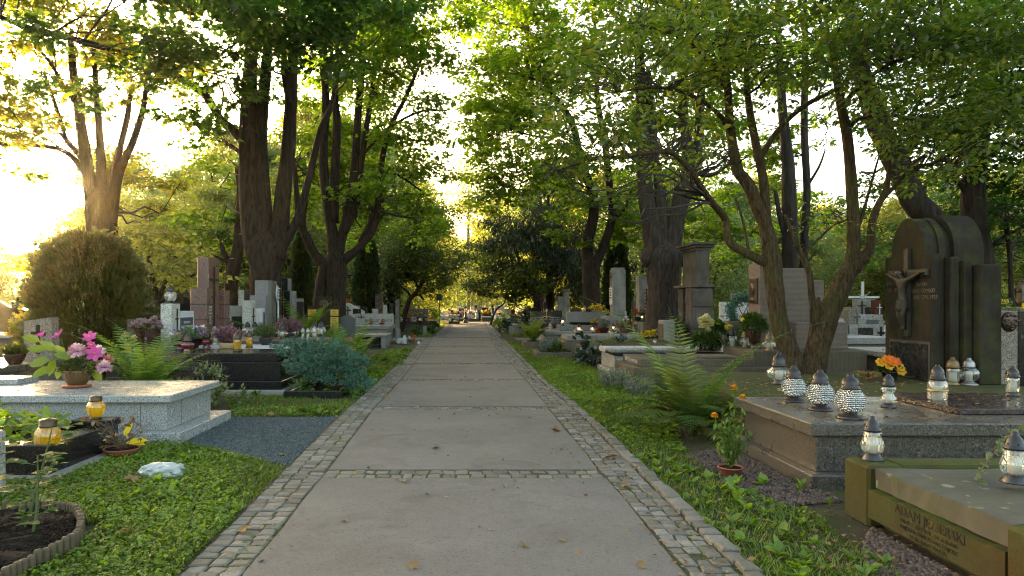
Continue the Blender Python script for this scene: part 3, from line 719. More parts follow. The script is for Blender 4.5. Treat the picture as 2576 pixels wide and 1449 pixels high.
def star_arrays(c, axis, r, n, shape='petal', wid=1.6, cup=.35):
    """open flowers with n petals round an axis"""
    c = np.asarray(c, float); ax = unit(np.asarray(axis, float)); N0 = len(c)
    a = unit(np.cross(ax, np.array([.3,.1,.95]))); b = np.cross(ax, a); out = []
    for i in range(n):
        q = 2*math.pi*i/n; d = a*math.cos(q)+b*math.sin(q)
        out.append(leaf_arrays(c, d+ax*cup, ax-d*cup, np.broadcast_to(r, (N0,)).copy(), shape, wid)[0].reshape(N0, -1, 3))
    v = np.concatenate(out, 1); k = len(SHAPES[shape][0])
    return v.reshape(-1, 3), SHAPES[shape][1], k
def arr(name, block, mat, parent, label=None):
    v, f, k = block; o = np_mesh(name, [(v, f, k, 0)], M[mat] if isinstance(mat, str) else mat, parent)
    if label: o['label'] = label
    return o
def mound(c, rx, ry, rz, n):
    d = rnd_dir(n); d[:,2] = np.abs(d[:,2]); s = RNG.uniform(.55, 1, n)[:,None]
    return np.array(c)+d*np.array([rx, ry, rz])*s, d
def leaf_ball(name, c, rx, ry, rz, n, size, mat, parent, shape='oval', wid=1.0, droop=.1, below=.0):
    d = rnd_dir(n); d[:,2] = np.where(d[:,2] < -below, -d[:,2], d[:,2]); s = RNG.uniform(.3, 1, n)[:,None]**.6
    p = np.array(c)+d*np.array([rx, ry, rz])*s
    U = d+rnd_dir(n)*.7-np.array([0,0,droop]); W = np.array([0,0,1.])+rnd_dir(n)*.6
    return arr(name, leaf_arrays(p, U, W, RNG.uniform(.6, 1.2, n)*size, shape, wid), mat, parent)
POT = {'bowl': [(.55,0),(.6,.06),(.85,.45),(1,.9),(1.02,1),(.92,1),(.86,.9)], 'pot': [(.7,0),(.72,.03),(.95,.85),(1.04,.86),(1.05,1),(.93,1),(.9,.9)],
       'vase': [(.55,0),(.6,.05),(.35,.15),(.42,.22),(.75,.4),(.8,.7),(.95,.95),(1,1),(.88,.98)], 'basket': [(.7,0),(.85,.3),(.95,.8),(1,1),(.88,.98)],
       'dish': [(.8,0),(.85,.1),(1,.9),(1,1),(.9,.95),(.8,.3)], 'urn': [(.5,0),(.58,.06),(.28,.16),(.3,.22),(.7,.3),(.95,.6),(1,.92),(1.05,1),(.92,.97)], 'jar': [(.8,0),(.9,.05),(.9,.7),(1,1),(.92,1)]}
def pot(parent, c, r, h, kind, mat, name='pot', n=24, lobes=0, la=.0):
    return MB().lathe([(a*r, b*h) for a, b in POT[kind]], c, n, lobes=lobes, la=la).build(name, M[mat], parent)
def bouquet(label, x, y, z, r, potk, potmat, ph, heads, leafmat_='leaf_plant', spread=1.0, hgt=1.0, cat='flowers', nleaf=160, name='flower_pot', lsize=.35, lwid=1.0, leafshape='oval'):
    """a pot of flowers: heads = [(petal material, how many, head radius, petals)]"""
    t = thing(name, label, cat, (x, y, z)); pot(t, (x, y, z), r, ph, potk, potmat, 'vase' if potk in ('vase', 'jar') else 'pot')
    top = z+ph
    leaf_ball('foliage', (x, y, top-.02), r*1.3*spread, r*1.3*spread, r*1.2*hgt, nleaf, r*lsize*1.6, leafmat_, t, shape=leafshape, wid=lwid, below=.15)
    for mat, cnt, hr, npet in heads:
        c, d = mound((x, y, top), r*1.35*spread, r*1.35*spread, r*1.4*hgt, cnt); c += d*hr*.3
        arr('blossom', flower_arrays(c, hr, npet, wid=1.3), mat, t)
    return t
def bq(pt, z, rpx, potk, potmat, ph, label, heads, **k):
    x, y, _ = G(pt[0], pt[1], z); s = y/F; return bouquet(label, x, y, z, rpx*s, potk, potmat, ph*s, [(m, n, hr*s, p) for m, n, hr, p in heads], **k)
def frond_arrays(base, az, ln, rise, droop, n=26, wid=.2, up0=1.1):
    """one fern frond: arching stalk with leaflets on both sides"""
    ts = np.linspace(0, 1, n); hx, hy = math.cos(az), math.sin(az)
    s = ts*ln
    out = s*(.35+.65*ts)*.9; zz = ln*(rise*ts*1.35-droop*ts**2.2)
    p = np.stack([base[0]+hx*out, base[1]+hy*out, base[2]+zz], 1)
    T = unit(np.gradient(p, axis=0)); S = np.array([-hy, hx, 0.]); Nn = unit(np.cross(T, np.broadcast_to(S, T.shape)))
    w = ln*wid*np.sin(np.clip(ts*1.08+.04, 0, 1)*math.pi)**.75*(1-.25*ts)
    k = slice(3, n); cs = []; us = []; ss = []; ws = []
    for sd in (1, -1):
        cs.append(p[k]); us.append(S*sd*.92+T[k]*.42+Nn[k]*-.10*np.sign(Nn[k][:,2:3])); ss.append(w[k]); ws.append(Nn[k])
    C = np.concatenate(cs); U = np.concatenate(us)+RNG.normal(size=(2*(n-3),3))*.05; S_ = np.concatenate(ss); Wn = np.concatenate(ws)
    t = np.array([(0,.0,0),(.12,.11,.01),(.55,.085,.0),(1,0,-.05),(.55,-.085,.0),(.12,-.11,.01)])
    SHAPES['pinna'] = ([tuple(q) for q in t], [(0,1,2,3),(0,3,4,5)])
    return leaf_arrays(C, U, Wn, S_, 'pinna', ln*.66/n/np.maximum(S_, 1e-3).mean()/.20), p
def fern(label, x, y, z, ln, n, mat='leaf_fern', parts=True, rise=(.5,1.0), droop=(.35,.8), az=None, wid=.19, pin=34):
    t = thing('fern', label, 'fern', (x, y, z)); allv = []; fb = None
    for i in range(n):
        a = (2*math.pi*i/n+random.uniform(-.35, .35)) if az is None else random.uniform(*az)
        blk, p = frond_arrays((x+random.uniform(-.05, .05), y+random.uniform(-.05, .05), z), a, ln*random.uniform(.7, 1.1), random.uniform(*rise), random.uniform(*droop), pin, wid)
        st = MB(); st.tube([tuple(q) for q in p[::3]], [max(.0015, ln*.006*(1-j/len(p[::3]))) for j in range(len(p[::3]))], 4)
        if parts:
            v, fc, k = blk; nv = len(v)//k; fl = [tuple(q+i_*k for q in f_) for i_ in range(nv) for f_ in fc]; vl = [tuple(q) for q in v]; b0 = len(vl)
            vl += [tuple(q) for q in p]+[(q[0], q[1], q[2]-.004) for q in p]; m_ = len(p); fl += [(b0+j, b0+j+1, b0+m_+j+1, b0+m_+j) for j in range(m_-1)]
            bm = bmesh.new(); bv = [bm.verts.new(Vector(q)-Vector((x, y, z))) for q in vl]
            for f_ in fl: bm.faces.new([bv[q] for q in f_])
            bmesh.ops.remove_doubles(bm, verts=bm.verts, dist=.0004); me = bpy.data.meshes.new('frond'); bm.to_mesh(me); bm.free()
            o = link_mesh('frond', me, M[mat], t); st.build('stalk', M['stem_green'], o)
        else: allv.append(blk)
    if not parts:
        v = np.concatenate([b[0] for b in allv]); np_mesh('foliage', [(v, allv[0][1], allv[0][2], 0)], M[mat], t)
    return t
def shrub(label, x, y, z, rx, ry, rz, n, size, mat, shape='oval', cat='shrub', name='shrub', wid=1.0, stems=6, stemmat='twig', flat=1.0, group=None, fill=.55):
    t = thing(name, label, cat, (x, y, z), group)
    nc = max(8, n//40); d = rnd_dir(nc); d[:,2] = np.abs(d[:,2])*1.0; s = RNG.uniform(fill, 1, nc)[:,None]
    cc = np.array((x, y, z+rz*.08))+d*np.array([rx, ry, rz])*s; cc[:,2] = np.maximum(cc[:,2], z+.05*rz)
    k = n//nc; C = np.repeat(cc, k, 0); D = np.repeat(d, k, 0); m = len(C); cr = (rx+ry+rz)/3*.28
    q = rnd_dir(m)*RNG.uniform(.1, 1, m)[:,None]*np.array([cr, cr, cr*.8*flat])
    U = D*.8+rnd_dir(m)*.8; W = np.array([0,0,1.])+rnd_dir(m)*.7
    arr('foliage', leaf_arrays(C+q, U, W, RNG.uniform(.6, 1.2, m)*size, shape, wid), mat, t)
    st = MB()
    for i in range(stems):
        a = random.uniform(0, 6.28); e = (x+math.cos(a)*rx*.6, y+math.sin(a)*ry*.6, z+rz*random.uniform(.4, .8))
        st.tube([(x+math.cos(a)*rx*.08, y+math.sin(a)*ry*.08, z), ((x+e[0])/2+math.cos(a)*.03, (y+e[1])/2, z+(e[2]-z)*.55), e], [.018*rz+.004, .012*rz+.003, .003], 5)
    if stems: st.build('stem', M[stemmat], t)
    return t
def conifer_bush(label, x, y, z, rx, rz, n, mat, size, cat='conifer', name='thuja_bush', top=.25, trunk=True, ry=None, group=None, belly=.35, tuft=0):
    """upright bush clothed in flat sprays that sweep upwards and outwards"""
    t = thing(name, label, cat, (x, y, z), group); ry = ry or rx
    h = RNG.uniform(0, 1, n)**.85; a = RNG.uniform(0, 6.283, n)
    if top < .6: pr = np.where(h > .42, np.clip(1-np.abs((h-.42)/.58)**2.3, 0, 1)**.5, 1-.22*((.42-h)/.42)**2)
    else: pr = np.clip(1-h**2.4, 0, 1)**.75*np.where(h < .2, .75+1.25*h, 1)
    lump = 1+.06*np.sin(a*5+h*9)+.06*np.sin(a*11-h*17)+.06*np.sin(a*3+h*27)+.05*np.sin(a*17+h*33)
    rr = pr*lump*np.where(RNG.uniform(0, 1, n) < .25, RNG.uniform(.3, .75, n), RNG.uniform(.75, 1.05, n))
    if tuft:
        # sprays gathered in tufts that fan upwards, with dark hollows between them
        k = max(1, n//tuft); sel = RNG.integers(0, n, tuft); h2 = np.repeat(h[sel], k); a2 = np.repeat(a[sel], k); r2 = np.repeat((pr*np.where(rr/np.maximum(pr,1e-3) < .7, .8, lump*RNG.uniform(.86, 1.06, n)))[sel], k); n = len(h2)
        g = np.abs(RNG.normal(0, 1, n)); q = RNG.normal(0, 1, (n,3))*size*.55
        p = np.stack([x+np.cos(a2)*r2*rx, y+np.sin(a2)*r2*ry, z+h2*rz], 1)+q*np.array([1,1,.8]); h, a = h2, a2
        U = np.stack([np.cos(a)*(.75-.25*h), np.sin(a)*(.75-.25*h), .75+.5*h], 1)+q/size*.55+rnd_dir(n)*.25
        p = p+unit(U)*(g*size*.35)[:,None]
    else:
        p = np.stack([x+np.cos(a)*rr*rx, y+np.sin(a)*rr*ry, z+h*rz*(1+.03*np.sin(a*4))], 1)
        U = np.stack([np.cos(a)*(.7-.3*h), np.sin(a)*(.7-.3*h), .55+.7*h], 1)+rnd_dir(n)*.35
    tg = np.stack([-np.sin(a), np.cos(a), np.zeros(n)], 1); W = tg+rnd_dir(n)*.5
    s = RNG.uniform(.6, 1.3, n)*size
    arrs = [leaf_arrays(p, U, W, s, 'quad', .7)]
    for sg in (1, -1):
        U2 = unit(U)+sg*.75*unit(np.cross(W, U)); arrs.append(leaf_arrays(p+unit(U)*(s*.35)[:,None], U2, W, s*.62, 'quad', .5))
    np_mesh('foliage', [(*b, 0) for b in arrs], M[mat], t)
    if trunk:
        m = MB()
        for i in range(4):
            q = i*1.7; m.tube([(x+.06*math.cos(q), y+.06*math.sin(q), z-.02), (x+rx*.3*math.cos(q), y+ry*.3*math.sin(q), z+rz*.4), (x+rx*.35*math.cos(q), y+ry*.35*math.sin(q), z+rz*.75)], [.05*rx+.01, .035*rx+.008, .008], 6)
        m.build('trunk', M['bark_red'], t)
    return t
def skin_figure(name, joints, bones, radii, mat, parent, sub=2):
    """one continuous body grown round a skeleton of joints"""
    me = bpy.data.meshes.new(name); me.from_pydata([tuple(j) for j in joints], bones, [])
    o = bpy.data.objects.new(name, me); COL.objects.link(o)
    o.modifiers.new('skin', 'SKIN'); sv = me.skin_vertices[0].data
    for i, r in enumerate(radii): sv[i].radius = (r, r) if not isinstance(r, tuple) else r; sv[i].use_root = (i == 0)
    s = o.modifiers.new('smooth', 'SUBSURF'); s.levels = sub; s.render_levels = sub
    bpy.context.view_layer.update()
    m2 = bpy.data.meshes.new_from_object(o.evaluated_get(bpy.context.evaluated_depsgraph_get()))
    bpy.data.objects.remove(o); off = root_loc(parent) if parent is not None else Vector((0,0,0))
    for v in m2.vertices: v.co -= off
    m2.polygons.foreach_set('use_smooth', [True]*len(m2.polygons)); m2.materials.clear()
    return link_mesh(name, m2, M[mat], parent)
def fallen_leaf(x, y, z, s, label):
    v, f, k = leaf_arrays(np.array([[x, y, z]]), np.array([[random.uniform(-1,1), random.uniform(-1,1), .1]]), np.array([[random.uniform(-.3,.3), random.uniform(-.3,.3), 1]]), [s], 'maple')
    v[:,2] += np.abs(v[:,2]-z)*.8
    o = np_mesh('fallen_leaf', [(v, f, k, 0)], M['leaf_dead'], None, offset=(x, y, z)); o.location = (x, y, z)
    return tag(o, label, 'leaf', 'fallen leaves on the path and verges')
# ================= left of the path: graves and headstones
def grave(name, label, boxes, group=None): return monument(name, label, 'grave', boxes, group)
def keep(a, b, c, d): NO_GROW.append((min(a,b), max(a,b), c, d))
# pale granite double tomb in the foreground
L1 = grave('granite_tomb', 'pale grey polished granite tomb carrying the lily pot, stepped foot beside the gravel', [
    ('plinth','granite_light',-6.4,-3.12,7.36,8.95,-.03,.115,.008),('body','granite_light',-6.4,-3.33,7.52,8.80,.113,.43,.008),('slab','granite_light',-6.5,-3.25,7.42,8.90,.428,.51,.01)])
MB().box(-6.5,-5.57,8.42,8.84,.508,.58,.01).build('tablet', M['granite_light'], L1); keep(-6.5,-3.1,7.3,9)
m = MB().box(-3.334,-3.327,7.9,7.904,.13,.42,.001); m.box(-3.62,-3.616,7.517,7.523,.13,.42,.001); m.build('joint', M['letter_dark'], L1)
# black granite tomb behind it
L2 = grave('black_tomb', 'black polished granite tomb with two lower ledges, red lanterns on its lid', [
    ('footing','concrete',-6.2,-3.05,11.32,12.86,-.03,.075,.01),('plinth','granite_black',-6.1,-3.13,11.4,12.8,.073,.22,.008),
    ('body','granite_black',-6.1,-3.16,11.46,12.76,.218,.535,.008),('slab','granite_black',-6.0,-3.24,11.52,12.72,.533,.675,.012)]); keep(-6.2,-3,11.3,12.9)
text_block(['FRANCISZEK  KANTOREK'], .085, (-4.55,11.458,.40), (1,0,0), (0,0,1), .002, M['plaque_grey'], L2)
text_block(['XII.1931  -  XI.1940'], .05, (-4.4,11.458,.30), (1,0,0), (0,0,1), .002, M['plaque_grey'], L2)
L3 = grave('white_topped_tomb', 'dark tomb with a white stone lid behind the black granite tomb', [
    ('body','granite_grey',-6.0,-3.62,12.98,14.4,-.03,.57),('slab','white_stone',-6.05,-3.55,12.94,14.42,.568,.66)]); keep(-6.1,-3.5,12.9,14.5)
L4 = grave('speckled_tomb', 'low dark speckled granite tomb under the row of clear lanterns', [
    ('body','granite_grey',-6.1,-3.35,14.62,16.3,-.03,.60),('slab','granite_brown',-6.2,-3.27,14.56,16.36,.598,.72)]); keep(-6.2,-3.2,14.5,16.4)
# light pillar with plaque stone
t = monument('pillar_headstone', 'pale terrazzo headstone pillar with black cross and low plaque wing, lantern on top', 'headstone', [
    ('pillar','terrazzo_light',-5.88,-5.66,13.0,13.38,.658,1.515),('wing','white_stone',-5.86,-5.70,13.40,14.16,.658,1.37)])
cross_x(t, -5.66, 13.22, .85, 1.42, 1.22, .13, 1, .024); MB().box(-5.702,-5.69,13.47,14.08,.82,1.24,.004).build('plaque', M['plaque_grey'], t)
text_block(['DANUTA','BOGDAN KUBAS','1932 - 1999'], .07, (-5.69,13.77,1.12), (0,1,0), (0,0,1), .002, M['letter_pale'], t)
# red-brown stepped monument with the iron cross
t = monument('stepped_monument', 'tall red-brown stone monument with shoulders and a long thin iron cross', 'headstone', [
    ('column','granite_red',-6.06,-5.80,15.2,15.83,.70,2.56),('shoulder','granite_red',-6.02,-5.65,14.72,15.06,.70,1.85),('shoulder','granite_red',-5.90,-5.71,15.95,16.28,.70,1.84)])
for za in (1.17, 1.50): MB().box(-6.024,-5.646,14.716,15.064,za-.012,za+.012,.002).build('seam', M['letter_dark'], t); MB().box(-5.904,-5.706,15.946,16.284,za-.012,za+.012,.002).build('seam', M['letter_dark'], t)
cross_x(t, -5.795, 15.5, .95, 2.36, 2.06, .56, 1, .05)
text_block(['ZOFIA','LESZEK','WANDA','JAN','1901','1974'], .055, (-5.645,14.89,1.42), (0,1,0), (0,0,1), .003, M['letter_pale'], t)
# grey plaque stone, terrazzo pillar, small plaque
t = monument('plaque_headstone', 'low grey headstone with a dark plaque half hidden by a leafy plant', 'headstone', [('stone','stone_grey',-6.07,-5.66,17.2,17.36,0,1.47)])
MB().box(-5.98,-5.72,17.18,17.198,.86,1.2,.004).build('plaque', M['plaque_black'], t)
shrub('small leafy plant in front of the dark plaque on the grey stone', -5.83, 16.95, .75, .2,.15,.42, 240, .07, 'leaf_plant', name='plant', cat='plant', wid=1.5)
t = monument('terrazzo_pillar', 'slim terrazzo pillar with an iron cross on its path side', 'headstone', [('pillar','terrazzo_light',-5.64,-5.42,16.95,17.3,0,1.6)])
cross_x(t, -5.42, 17.12, .78, 1.42, 1.2, .22, 1, .03)
t = monument('small_plaque_stone', 'small pale stone with an upright grey plaque between the slim pillar and the grey stele', 'headstone', [('stone','white_stone',-5.5,-5.30,17.45,17.95,0,1.40)])
MB().box(-5.302,-5.29,17.58,17.85,.9,1.3,.004).build('plaque', M['plaque_grey'], t)
t = monument('grey_stele', 'large stepped grey granite stele with a silver oval portrait', 'headstone', [
    ('column','granite_grey',-5.66,-5.30,18.05,19.0,0,2.14),('shoulder','granite_grey',-5.68,-5.27,17.72,18.03,0,1.74),('band','granite_brown',-5.42,-5.288,18.35,18.62,0,2.13)])
MB().tube([(-5.24,18.75,.6),(-5.24,18.75,1.62)], .03, 8).build('rod', M['silver_relief'], t)
m = MB(); m.lathe([(.001,.05),(.09,.045),(.15,.02),(.16,0)], (0,0,0), 24, sy=1.6); m.v = [(-5.27+p[2], 18.75+p[0]*.9, 1.79+p[1]) for p in m.v]
for (dy, dz, r) in ((-.04,.06,.03),(.05,.06,.03),(0,-.02,.035),(0,-.11,.04),(.07,-.12,.03),(-.07,-.12,.03),(0,.14,.06)): m.lathe([(.001,-r*.6),(r,0),(.001,r*.6)], (-5.22,18.75+dy,1.79+dz), 8)
m.build('portrait_relief', M['silver_relief'], t)
t = monument('two_tone_stele', 'dark and pale paired headstone with a red lantern on top before the big maple', 'headstone', [
    ('pale_stone','terrazzo_light',-6.76,-6.59,20.0,20.3,0,1.93),('dark_stone','marble_dark',-6.588,-6.2,20.02,20.28,0,1.93)])
t = monument('black_stele', 'tall black stele with a grey side rising beside the big maple', 'headstone', [('front','granite_black',-5.66,-5.47,20.6,21.0,0,2.3),('side','granite_grey',-5.468,-5.45,20.62,20.98,0,2.29)])
t = monument('lower_black_stele', 'lower black and grey stele in front of the tall black one', 'headstone', [('front','granite_black',-5.33,-5.15,19.6,20.0,0,1.89),('side','granite_grey',-5.148,-5.04,19.62,19.95,0,1.88)])
t = monument('bronze_monument', 'dark stained monument with an arched portrait and brass-yellow plaques', 'headstone', [
    ('centre','stone_dark',-4.88,-4.45,21.9,22.2,0,1.75),('wing','stone_dark',-5.2,-4.882,21.94,22.16,0,1.45),('wing','stone_dark',-4.448,-4.2,21.94,22.16,0,1.44)])
m = MB(); m.lathe([(.12,0),(.15,.01),(.15,.03),(.12,.03)], (0,0,0), 20); m.v = [(-4.665+p[0], 21.9-p[2], 1.5+p[1]*1.1) for p in m.v]; m.lathe([(.001,-.09),(.07,-.03),(.075,.03),(.001,.10)], (-4.665,21.89,1.48), 10); m.build('arch_relief', M['bronze'], t)
for i, xx in enumerate((-5.04,-4.33)):
    for j, zz in enumerate((1.24,1.0,.80)):
        q = MB().box(xx-.135,xx+.135,21.915,21.938,zz-.1,zz+.1-.005*j,.003).build('plaque', M['plaque_yellow'], t)
        text_block(['MARIA','DUDEK','1910-1988'], .045, (xx,21.912,zz+.03), (1,0,0), (0,0,1), .002, M['letter_dark'], t)
m = MB(); pts = [(-4.25+.5*i/8, 1.06+.09*math.sin(math.pi*i/8)) for i in range(9)]; m.prism([(-4.25,.3),*pts,(-3.75,.3)][::-1], 'y', 22.4, 22.55)
single('rounded_headstone', m, M['plaque_grey'], 'dark grey headstone with a gently curved top before the forked maple', 'headstone', (-4.0,22.45,0))
m = MB(); m.prism([(-5.06,0),(-5.06,1.56),(-4.85,1.56),(-4.24,1.22),(-4.24,0)], 'y', 27.5, 27.75)
t = thing('sloped_headstone','pale headstone with a sloping top, black cross and two black plaques','headstone',(-4.65,27.6,0)); m.build('stone', M['terrazzo_light'], t)
cross_y(t, -4.88, 27.498, .95, 1.42, 1.26, .26, .05); MB().box(-4.68,-4.35,27.47,27.498,1.12,1.33,.003).build('plaque', M['plaque_black'], t); MB().box(-4.58,-4.28,27.47,27.498,.85,1.0,.003).build('plaque', M['plaque_black'], t)
# tomb with lettered headstone
L5 = grave('lettered_tomb', 'grey granite tomb whose long headstone carries large cut letters and amber lanterns', [
    ('body','granite_grey',-4.6,-3.08,26.0,27.6,-.03,.55),('slab','granite_grey',-4.66,-3.0,25.92,27.65,.548,.69),('headstone','granite_light',-4.52,-3.02,27.2,27.42,.688,1.135)]); keep(-4.7,-2.9,25.8,27.7)
text_block(['BOGUSZOWIE'], .17, (-3.60,27.198,.80), (1,0,0), (0,0,1), .003, M['letter_dark'], L5)
cross_y(L5, -4.3, 27.198, .93, 1.13, 1.0, .28, .035)
B1 = grave('low_black_tomb', 'low black and grey tomb with a pale lid near the ferns', [
    ('leg','granite_black',-4.0,-3.12,23.7,24.9,-.03,.38),('end_block','granite_grey',-3.05,-2.88,23.62,25.0,-.03,.38),('slab','granite_grey',-4.05,-2.85,23.55,25.05,.378,.45)]); keep(-4.1,-2.8,23.5,25.1)
for xa, yy, hh, lab in ((-2.87,27.4,.52,'short grey stone marker post on the near side of the side path'),(-2.18,33.6,.44,'short grey stone marker post on the far left side of the side path')):
    m = MB().box(xa-.09,xa+.10,yy,yy+.16,-.02,hh,.015); single('marker_post', m, M['granite_grey'], lab, 'stone post', (xa,yy,0))
# small stones further back on the left
def simple_stone(label, t, xl, yt, xr, yb, Y, d, mat, name='headstone', z0=0, plaque=None, cross=None):
    b = PB(t, xl, yt, xr, yb, Y, d, z0)
    o = monument(name, label, 'headstone', [('stone', mat, *b)])
    w_, h_ = b[1]-b[0], b[5]-b[4]
    if plaque: MB().box(b[0]+w_*.18,b[1]-w_*.18,b[2]-.015,b[2]-.001,b[5]-min(h_*.6,w_*.9),b[5]-w_*.12,.003).build('plaque', M[plaque], o)
    if cross: cross_y(o, (b[0]+b[1])/2 if cross != 'l' else b[0]+w_*.25, b[2]-.001, b[5]-.55*min(h_,.9), b[5]-.05, b[5]-.2*min(h_,.9), w_*.4, .03)
    return o
simple_stone('small dark upright stone behind the lettered headstone', 3,1195,625,1300,715,31,.2,'granite_black')
simple_stone('small pale stone behind the lettered headstone', 3,1365,655,1445,720,31.5,.2,'terrazzo_light')
simple_stone('tall dark brown stele below the cypress on the left', 3,1415,455,1510,720,32,.4,'marble_dark','stele')
simple_stone('pale pinkish upright stone between dark steles', 3,1512,600,1575,720,33,.2,'terrazzo_light')
simple_stone('narrow black upright stone left of the leaning tree', 3,1605,575,1655,720,33.5,.25,'granite_black')
simple_stone('narrow tall grey stele beside the leaning tree trunk', 3,1690,520,1745,760,34.5,.3,'stone_grey','stele')
simple_stone('wide low dark stone behind the sloped headstone', 3,1080,575,1150,640,33,.2,'granite_black')
simple_stone('pale block behind the right end of the sloped headstone', 3,1110,610,1190,660,30,.2,'concrete')
simple_stone('squat dark stone between the black steles and the fern', 3,275,555,390,680,24,.2,'stone_dark')
simple_stone('pale round-shouldered stone far behind the tall fern', 3,310,510,395,600,28,.3,'stone_grey')
# tomb beyond the side path with the long brown stone
L6 = grave('long_brown_tomb', 'long low dark tomb with a plain brown headstone under the leaning tree', [
    ('body','granite_brown',-5.6,-1.95,39.2,42.2,-.03,.45),('slab','granite_brown',-5.7,-1.85,39.0,42.4,.448,.56),('headstone','stone_rib_cross',-4.1,-2.55,42.45,42.7,0,1.22)])
# far left group
T0 = grave('slanted_terrazzo_tomb', 'speckled granite tomb at the left edge carrying a flower bowl and red candles', [('body','terrazzo_brown',-9.6,-7.5,10.75,12.7,-.03,.40),('slab','granite_brown',-9.7,-7.4,10.65,12.8,.398,.50)])
m = MB(); m.prism([(-7.96,.5),(-7.96,1.20),(-7.47,1.27),(-7.44,.5)], 'y', 12.2, 12.42)
t = thing('relief_cross_stele','speckled stele with a sunken cross at the left edge','headstone',(-7.7,12.3,.5)); m.build('stone', M['terrazzo_brown'], t)
cross_y(t, -7.70, 12.199, .62, 1.14, .98, .26, .07, 'stone_dark')
def curved_stone(label, x0, x1, zb, zs, zt, Y, d, mat, wave=0, name='curved_headstone'):
    m = MB(); pts = []
    for i in range(13):
        u = i/12; z = zs+(zt-zs)*math.sin(math.pi*u) if not wave else zs+(zt-zs)*(.5+.5*math.cos(2*math.pi*u*.75+.4))
        pts.append((x0+(x1-x0)*u, z))
    m.prism([(x0,zb),*pts,(x1,zb)][::-1], 'y', Y, Y+d); return single(name, m, M[mat], label, 'headstone', ((x0+x1)/2,Y,zb))
curved_stone('wide black headstone with an arched top at the left edge behind tulips', -15.0,-13.95,.55,1.25,1.36,22,.2,'granite_black')
grave('pale_lidded_tomb', 'tomb with a pale lid below the wide black arched headstone', [('body','stone_brown',-15.4,-12.6,20.3,22.4,-.03,.5),('slab','terrazzo_light',-15.5,-12.5,20.2,22.5,.498,.6)])
curved_stone('black headstone with a wavy top and thin gilded cross behind the arched one', -16.1,-15.2,0,1.42,1.62,24,.2,'granite_black',1)
curved_stone('dark stone with a rounded top cut by the left edge', -17.3,-16.4,0,1.4,1.66,25,.2,'granite_black',1)
simple_stone('square stone with a round dark disc beside the thuja bush', 1,365,270,556,420,27,.2,'stone_dark','headstone',0)
simple_stone('small dark framed stone left of the square disc stone', 1,240,340,362,420,27.5,.2,'stone_dark','headstone',0,'plaque_black')
# dark marble lettered stone by the thuja, tall purple-grey stone, background
t = monument('dark_lettered_stone', 'dark brown marble headstone with condensed white letters behind the yellow jar', 'headstone', [('stone','marble_dark',-6.42,-5.98,12.78,12.92,.6,1.22)])
text_block(['SLAW','E','CIII 2005'], .10, (-6.14,12.778,1.08), (1,0,0), (0,0,1), .002, M['letter_pale'], t, 'CENTER')
monument('grey_purple_stone', 'tall purple-grey stone slab standing right behind the thuja bush', 'headstone', [('slab','marble_dark',-7.0,-6.83,14.4,14.7,0,1.94),('tower','marble_dark',-7.3,-7.005,14.45,14.75,0,2.3)])
m = MB(); pts = [(-9.4,1.18),(-9.2,1.42),(-8.95,1.62),(-8.7,1.76),(-8.46,1.83),(-8.46,0),(-9.4,0)]; m.prism(pts, 'y', 20, 20.2)
single('swept_headstone', m, M['marble_dark'], 'dark headstone with one side swept up behind the pillar lantern', 'headstone', (-8.9,20,0))
t = monument('sandstone_monument', 'ochre sandstone monument with a round niche and black plaques in the left background', 'headstone', [
    ('block','stone_brown',-9.52,-8.9,22,22.3,0,1.86),('cap','stone_brown',-9.3,-9.1,21.98,22.32,1.858,2.0),('panel','stone_brown',-9.0,-8.3,21.9,22.2,0,1.5)])
MB().box(-8.92,-8.4,21.88,21.899,1.2,1.42,.003).build('plaque', M['plaque_black'], t); m = MB(); m.lathe([(.22,0),(.25,.02),(.25,.04),(.2,.04)], (0,0,0), 24); m.v = [(-9.2+p[0],21.999-p[2],1.5+p[1]) for p in m.v]; m.build('round_niche', M['stone_dark'], t)
simple_stone('black speckled stone between the pale pillar and the red-brown monument', 2,640,725,800,900,17.5,.2,'granite_black')
# ---- frame grave in the near left corner, edging of logs, post
t = thing('frame_grave','small black granite frame grave full of green plants near the left corner','grave',(-4.5,6.4,0))
m = MB().box(-5.8,-3.62,5.86,6.06,-.03,.29); m.box(-5.8,-3.62,6.85,7.05,-.03,.27); m.box(-3.82,-3.615,6.062,6.848,-.03,.285); m.build('frame', M['granite_black'], t)
MB().box(-5.9,-3.5,5.76,7.15,-.04,.035).build('base_slab', M['concrete'], t); MB().box(-5.78,-3.83,6.07,6.84,.03,.20).build('soil', M['soil'], t); MB().box(-4.0,-3.60,6.83,7.07,.269,.34).build('corner_block', M['granite_black'], t); keep(-5.9,-3.5,5.76,7.15)
m = MB().box(-3.95,-3.625,5.12,5.35,-.02,.52,.012); single('end_post', m, M['terrazzo'], 'pale terrazzo block cut off by the left edge above the log bed', 'stone post', (-3.7,5.2,0))
t = thing('log_bed','flower bed of dark soil edged with short upright logs in the lower left corner','flower bed',(-3.0,4.1,0))
rim = [G(*q,.10) for q in ((-90,1268),(60,1266),(150,1266),(185,1274),(203,1296),(200,1330),(185,1350),(140,1370),(85,1396),(0,1440),(-80,1482))]; rp = smooth_path(rim, 12); acc = 0; last = rp[0]
for q in rp[1:]:
    acc += float(np.linalg.norm((q-last)[:2])); last = q
    if acc > .043:
        acc = 0; m = MB(); r = .0215; hz = .115+random.uniform(-.012,.012); m.lathe([(r,-.03),(r*1.02,hz-.008),(r*.85,hz),(.001,hz+.003)], (q[0],q[1],0), 9); m.build('log', M['wood'], t)
m = MB(); cxs, cys = -3.15, 4.05; ring = [(float(q[0])*.985+cxs*.015, float(q[1])*.985+cys*.015) for q in rp[::4]]; nr = len(ring); v = []
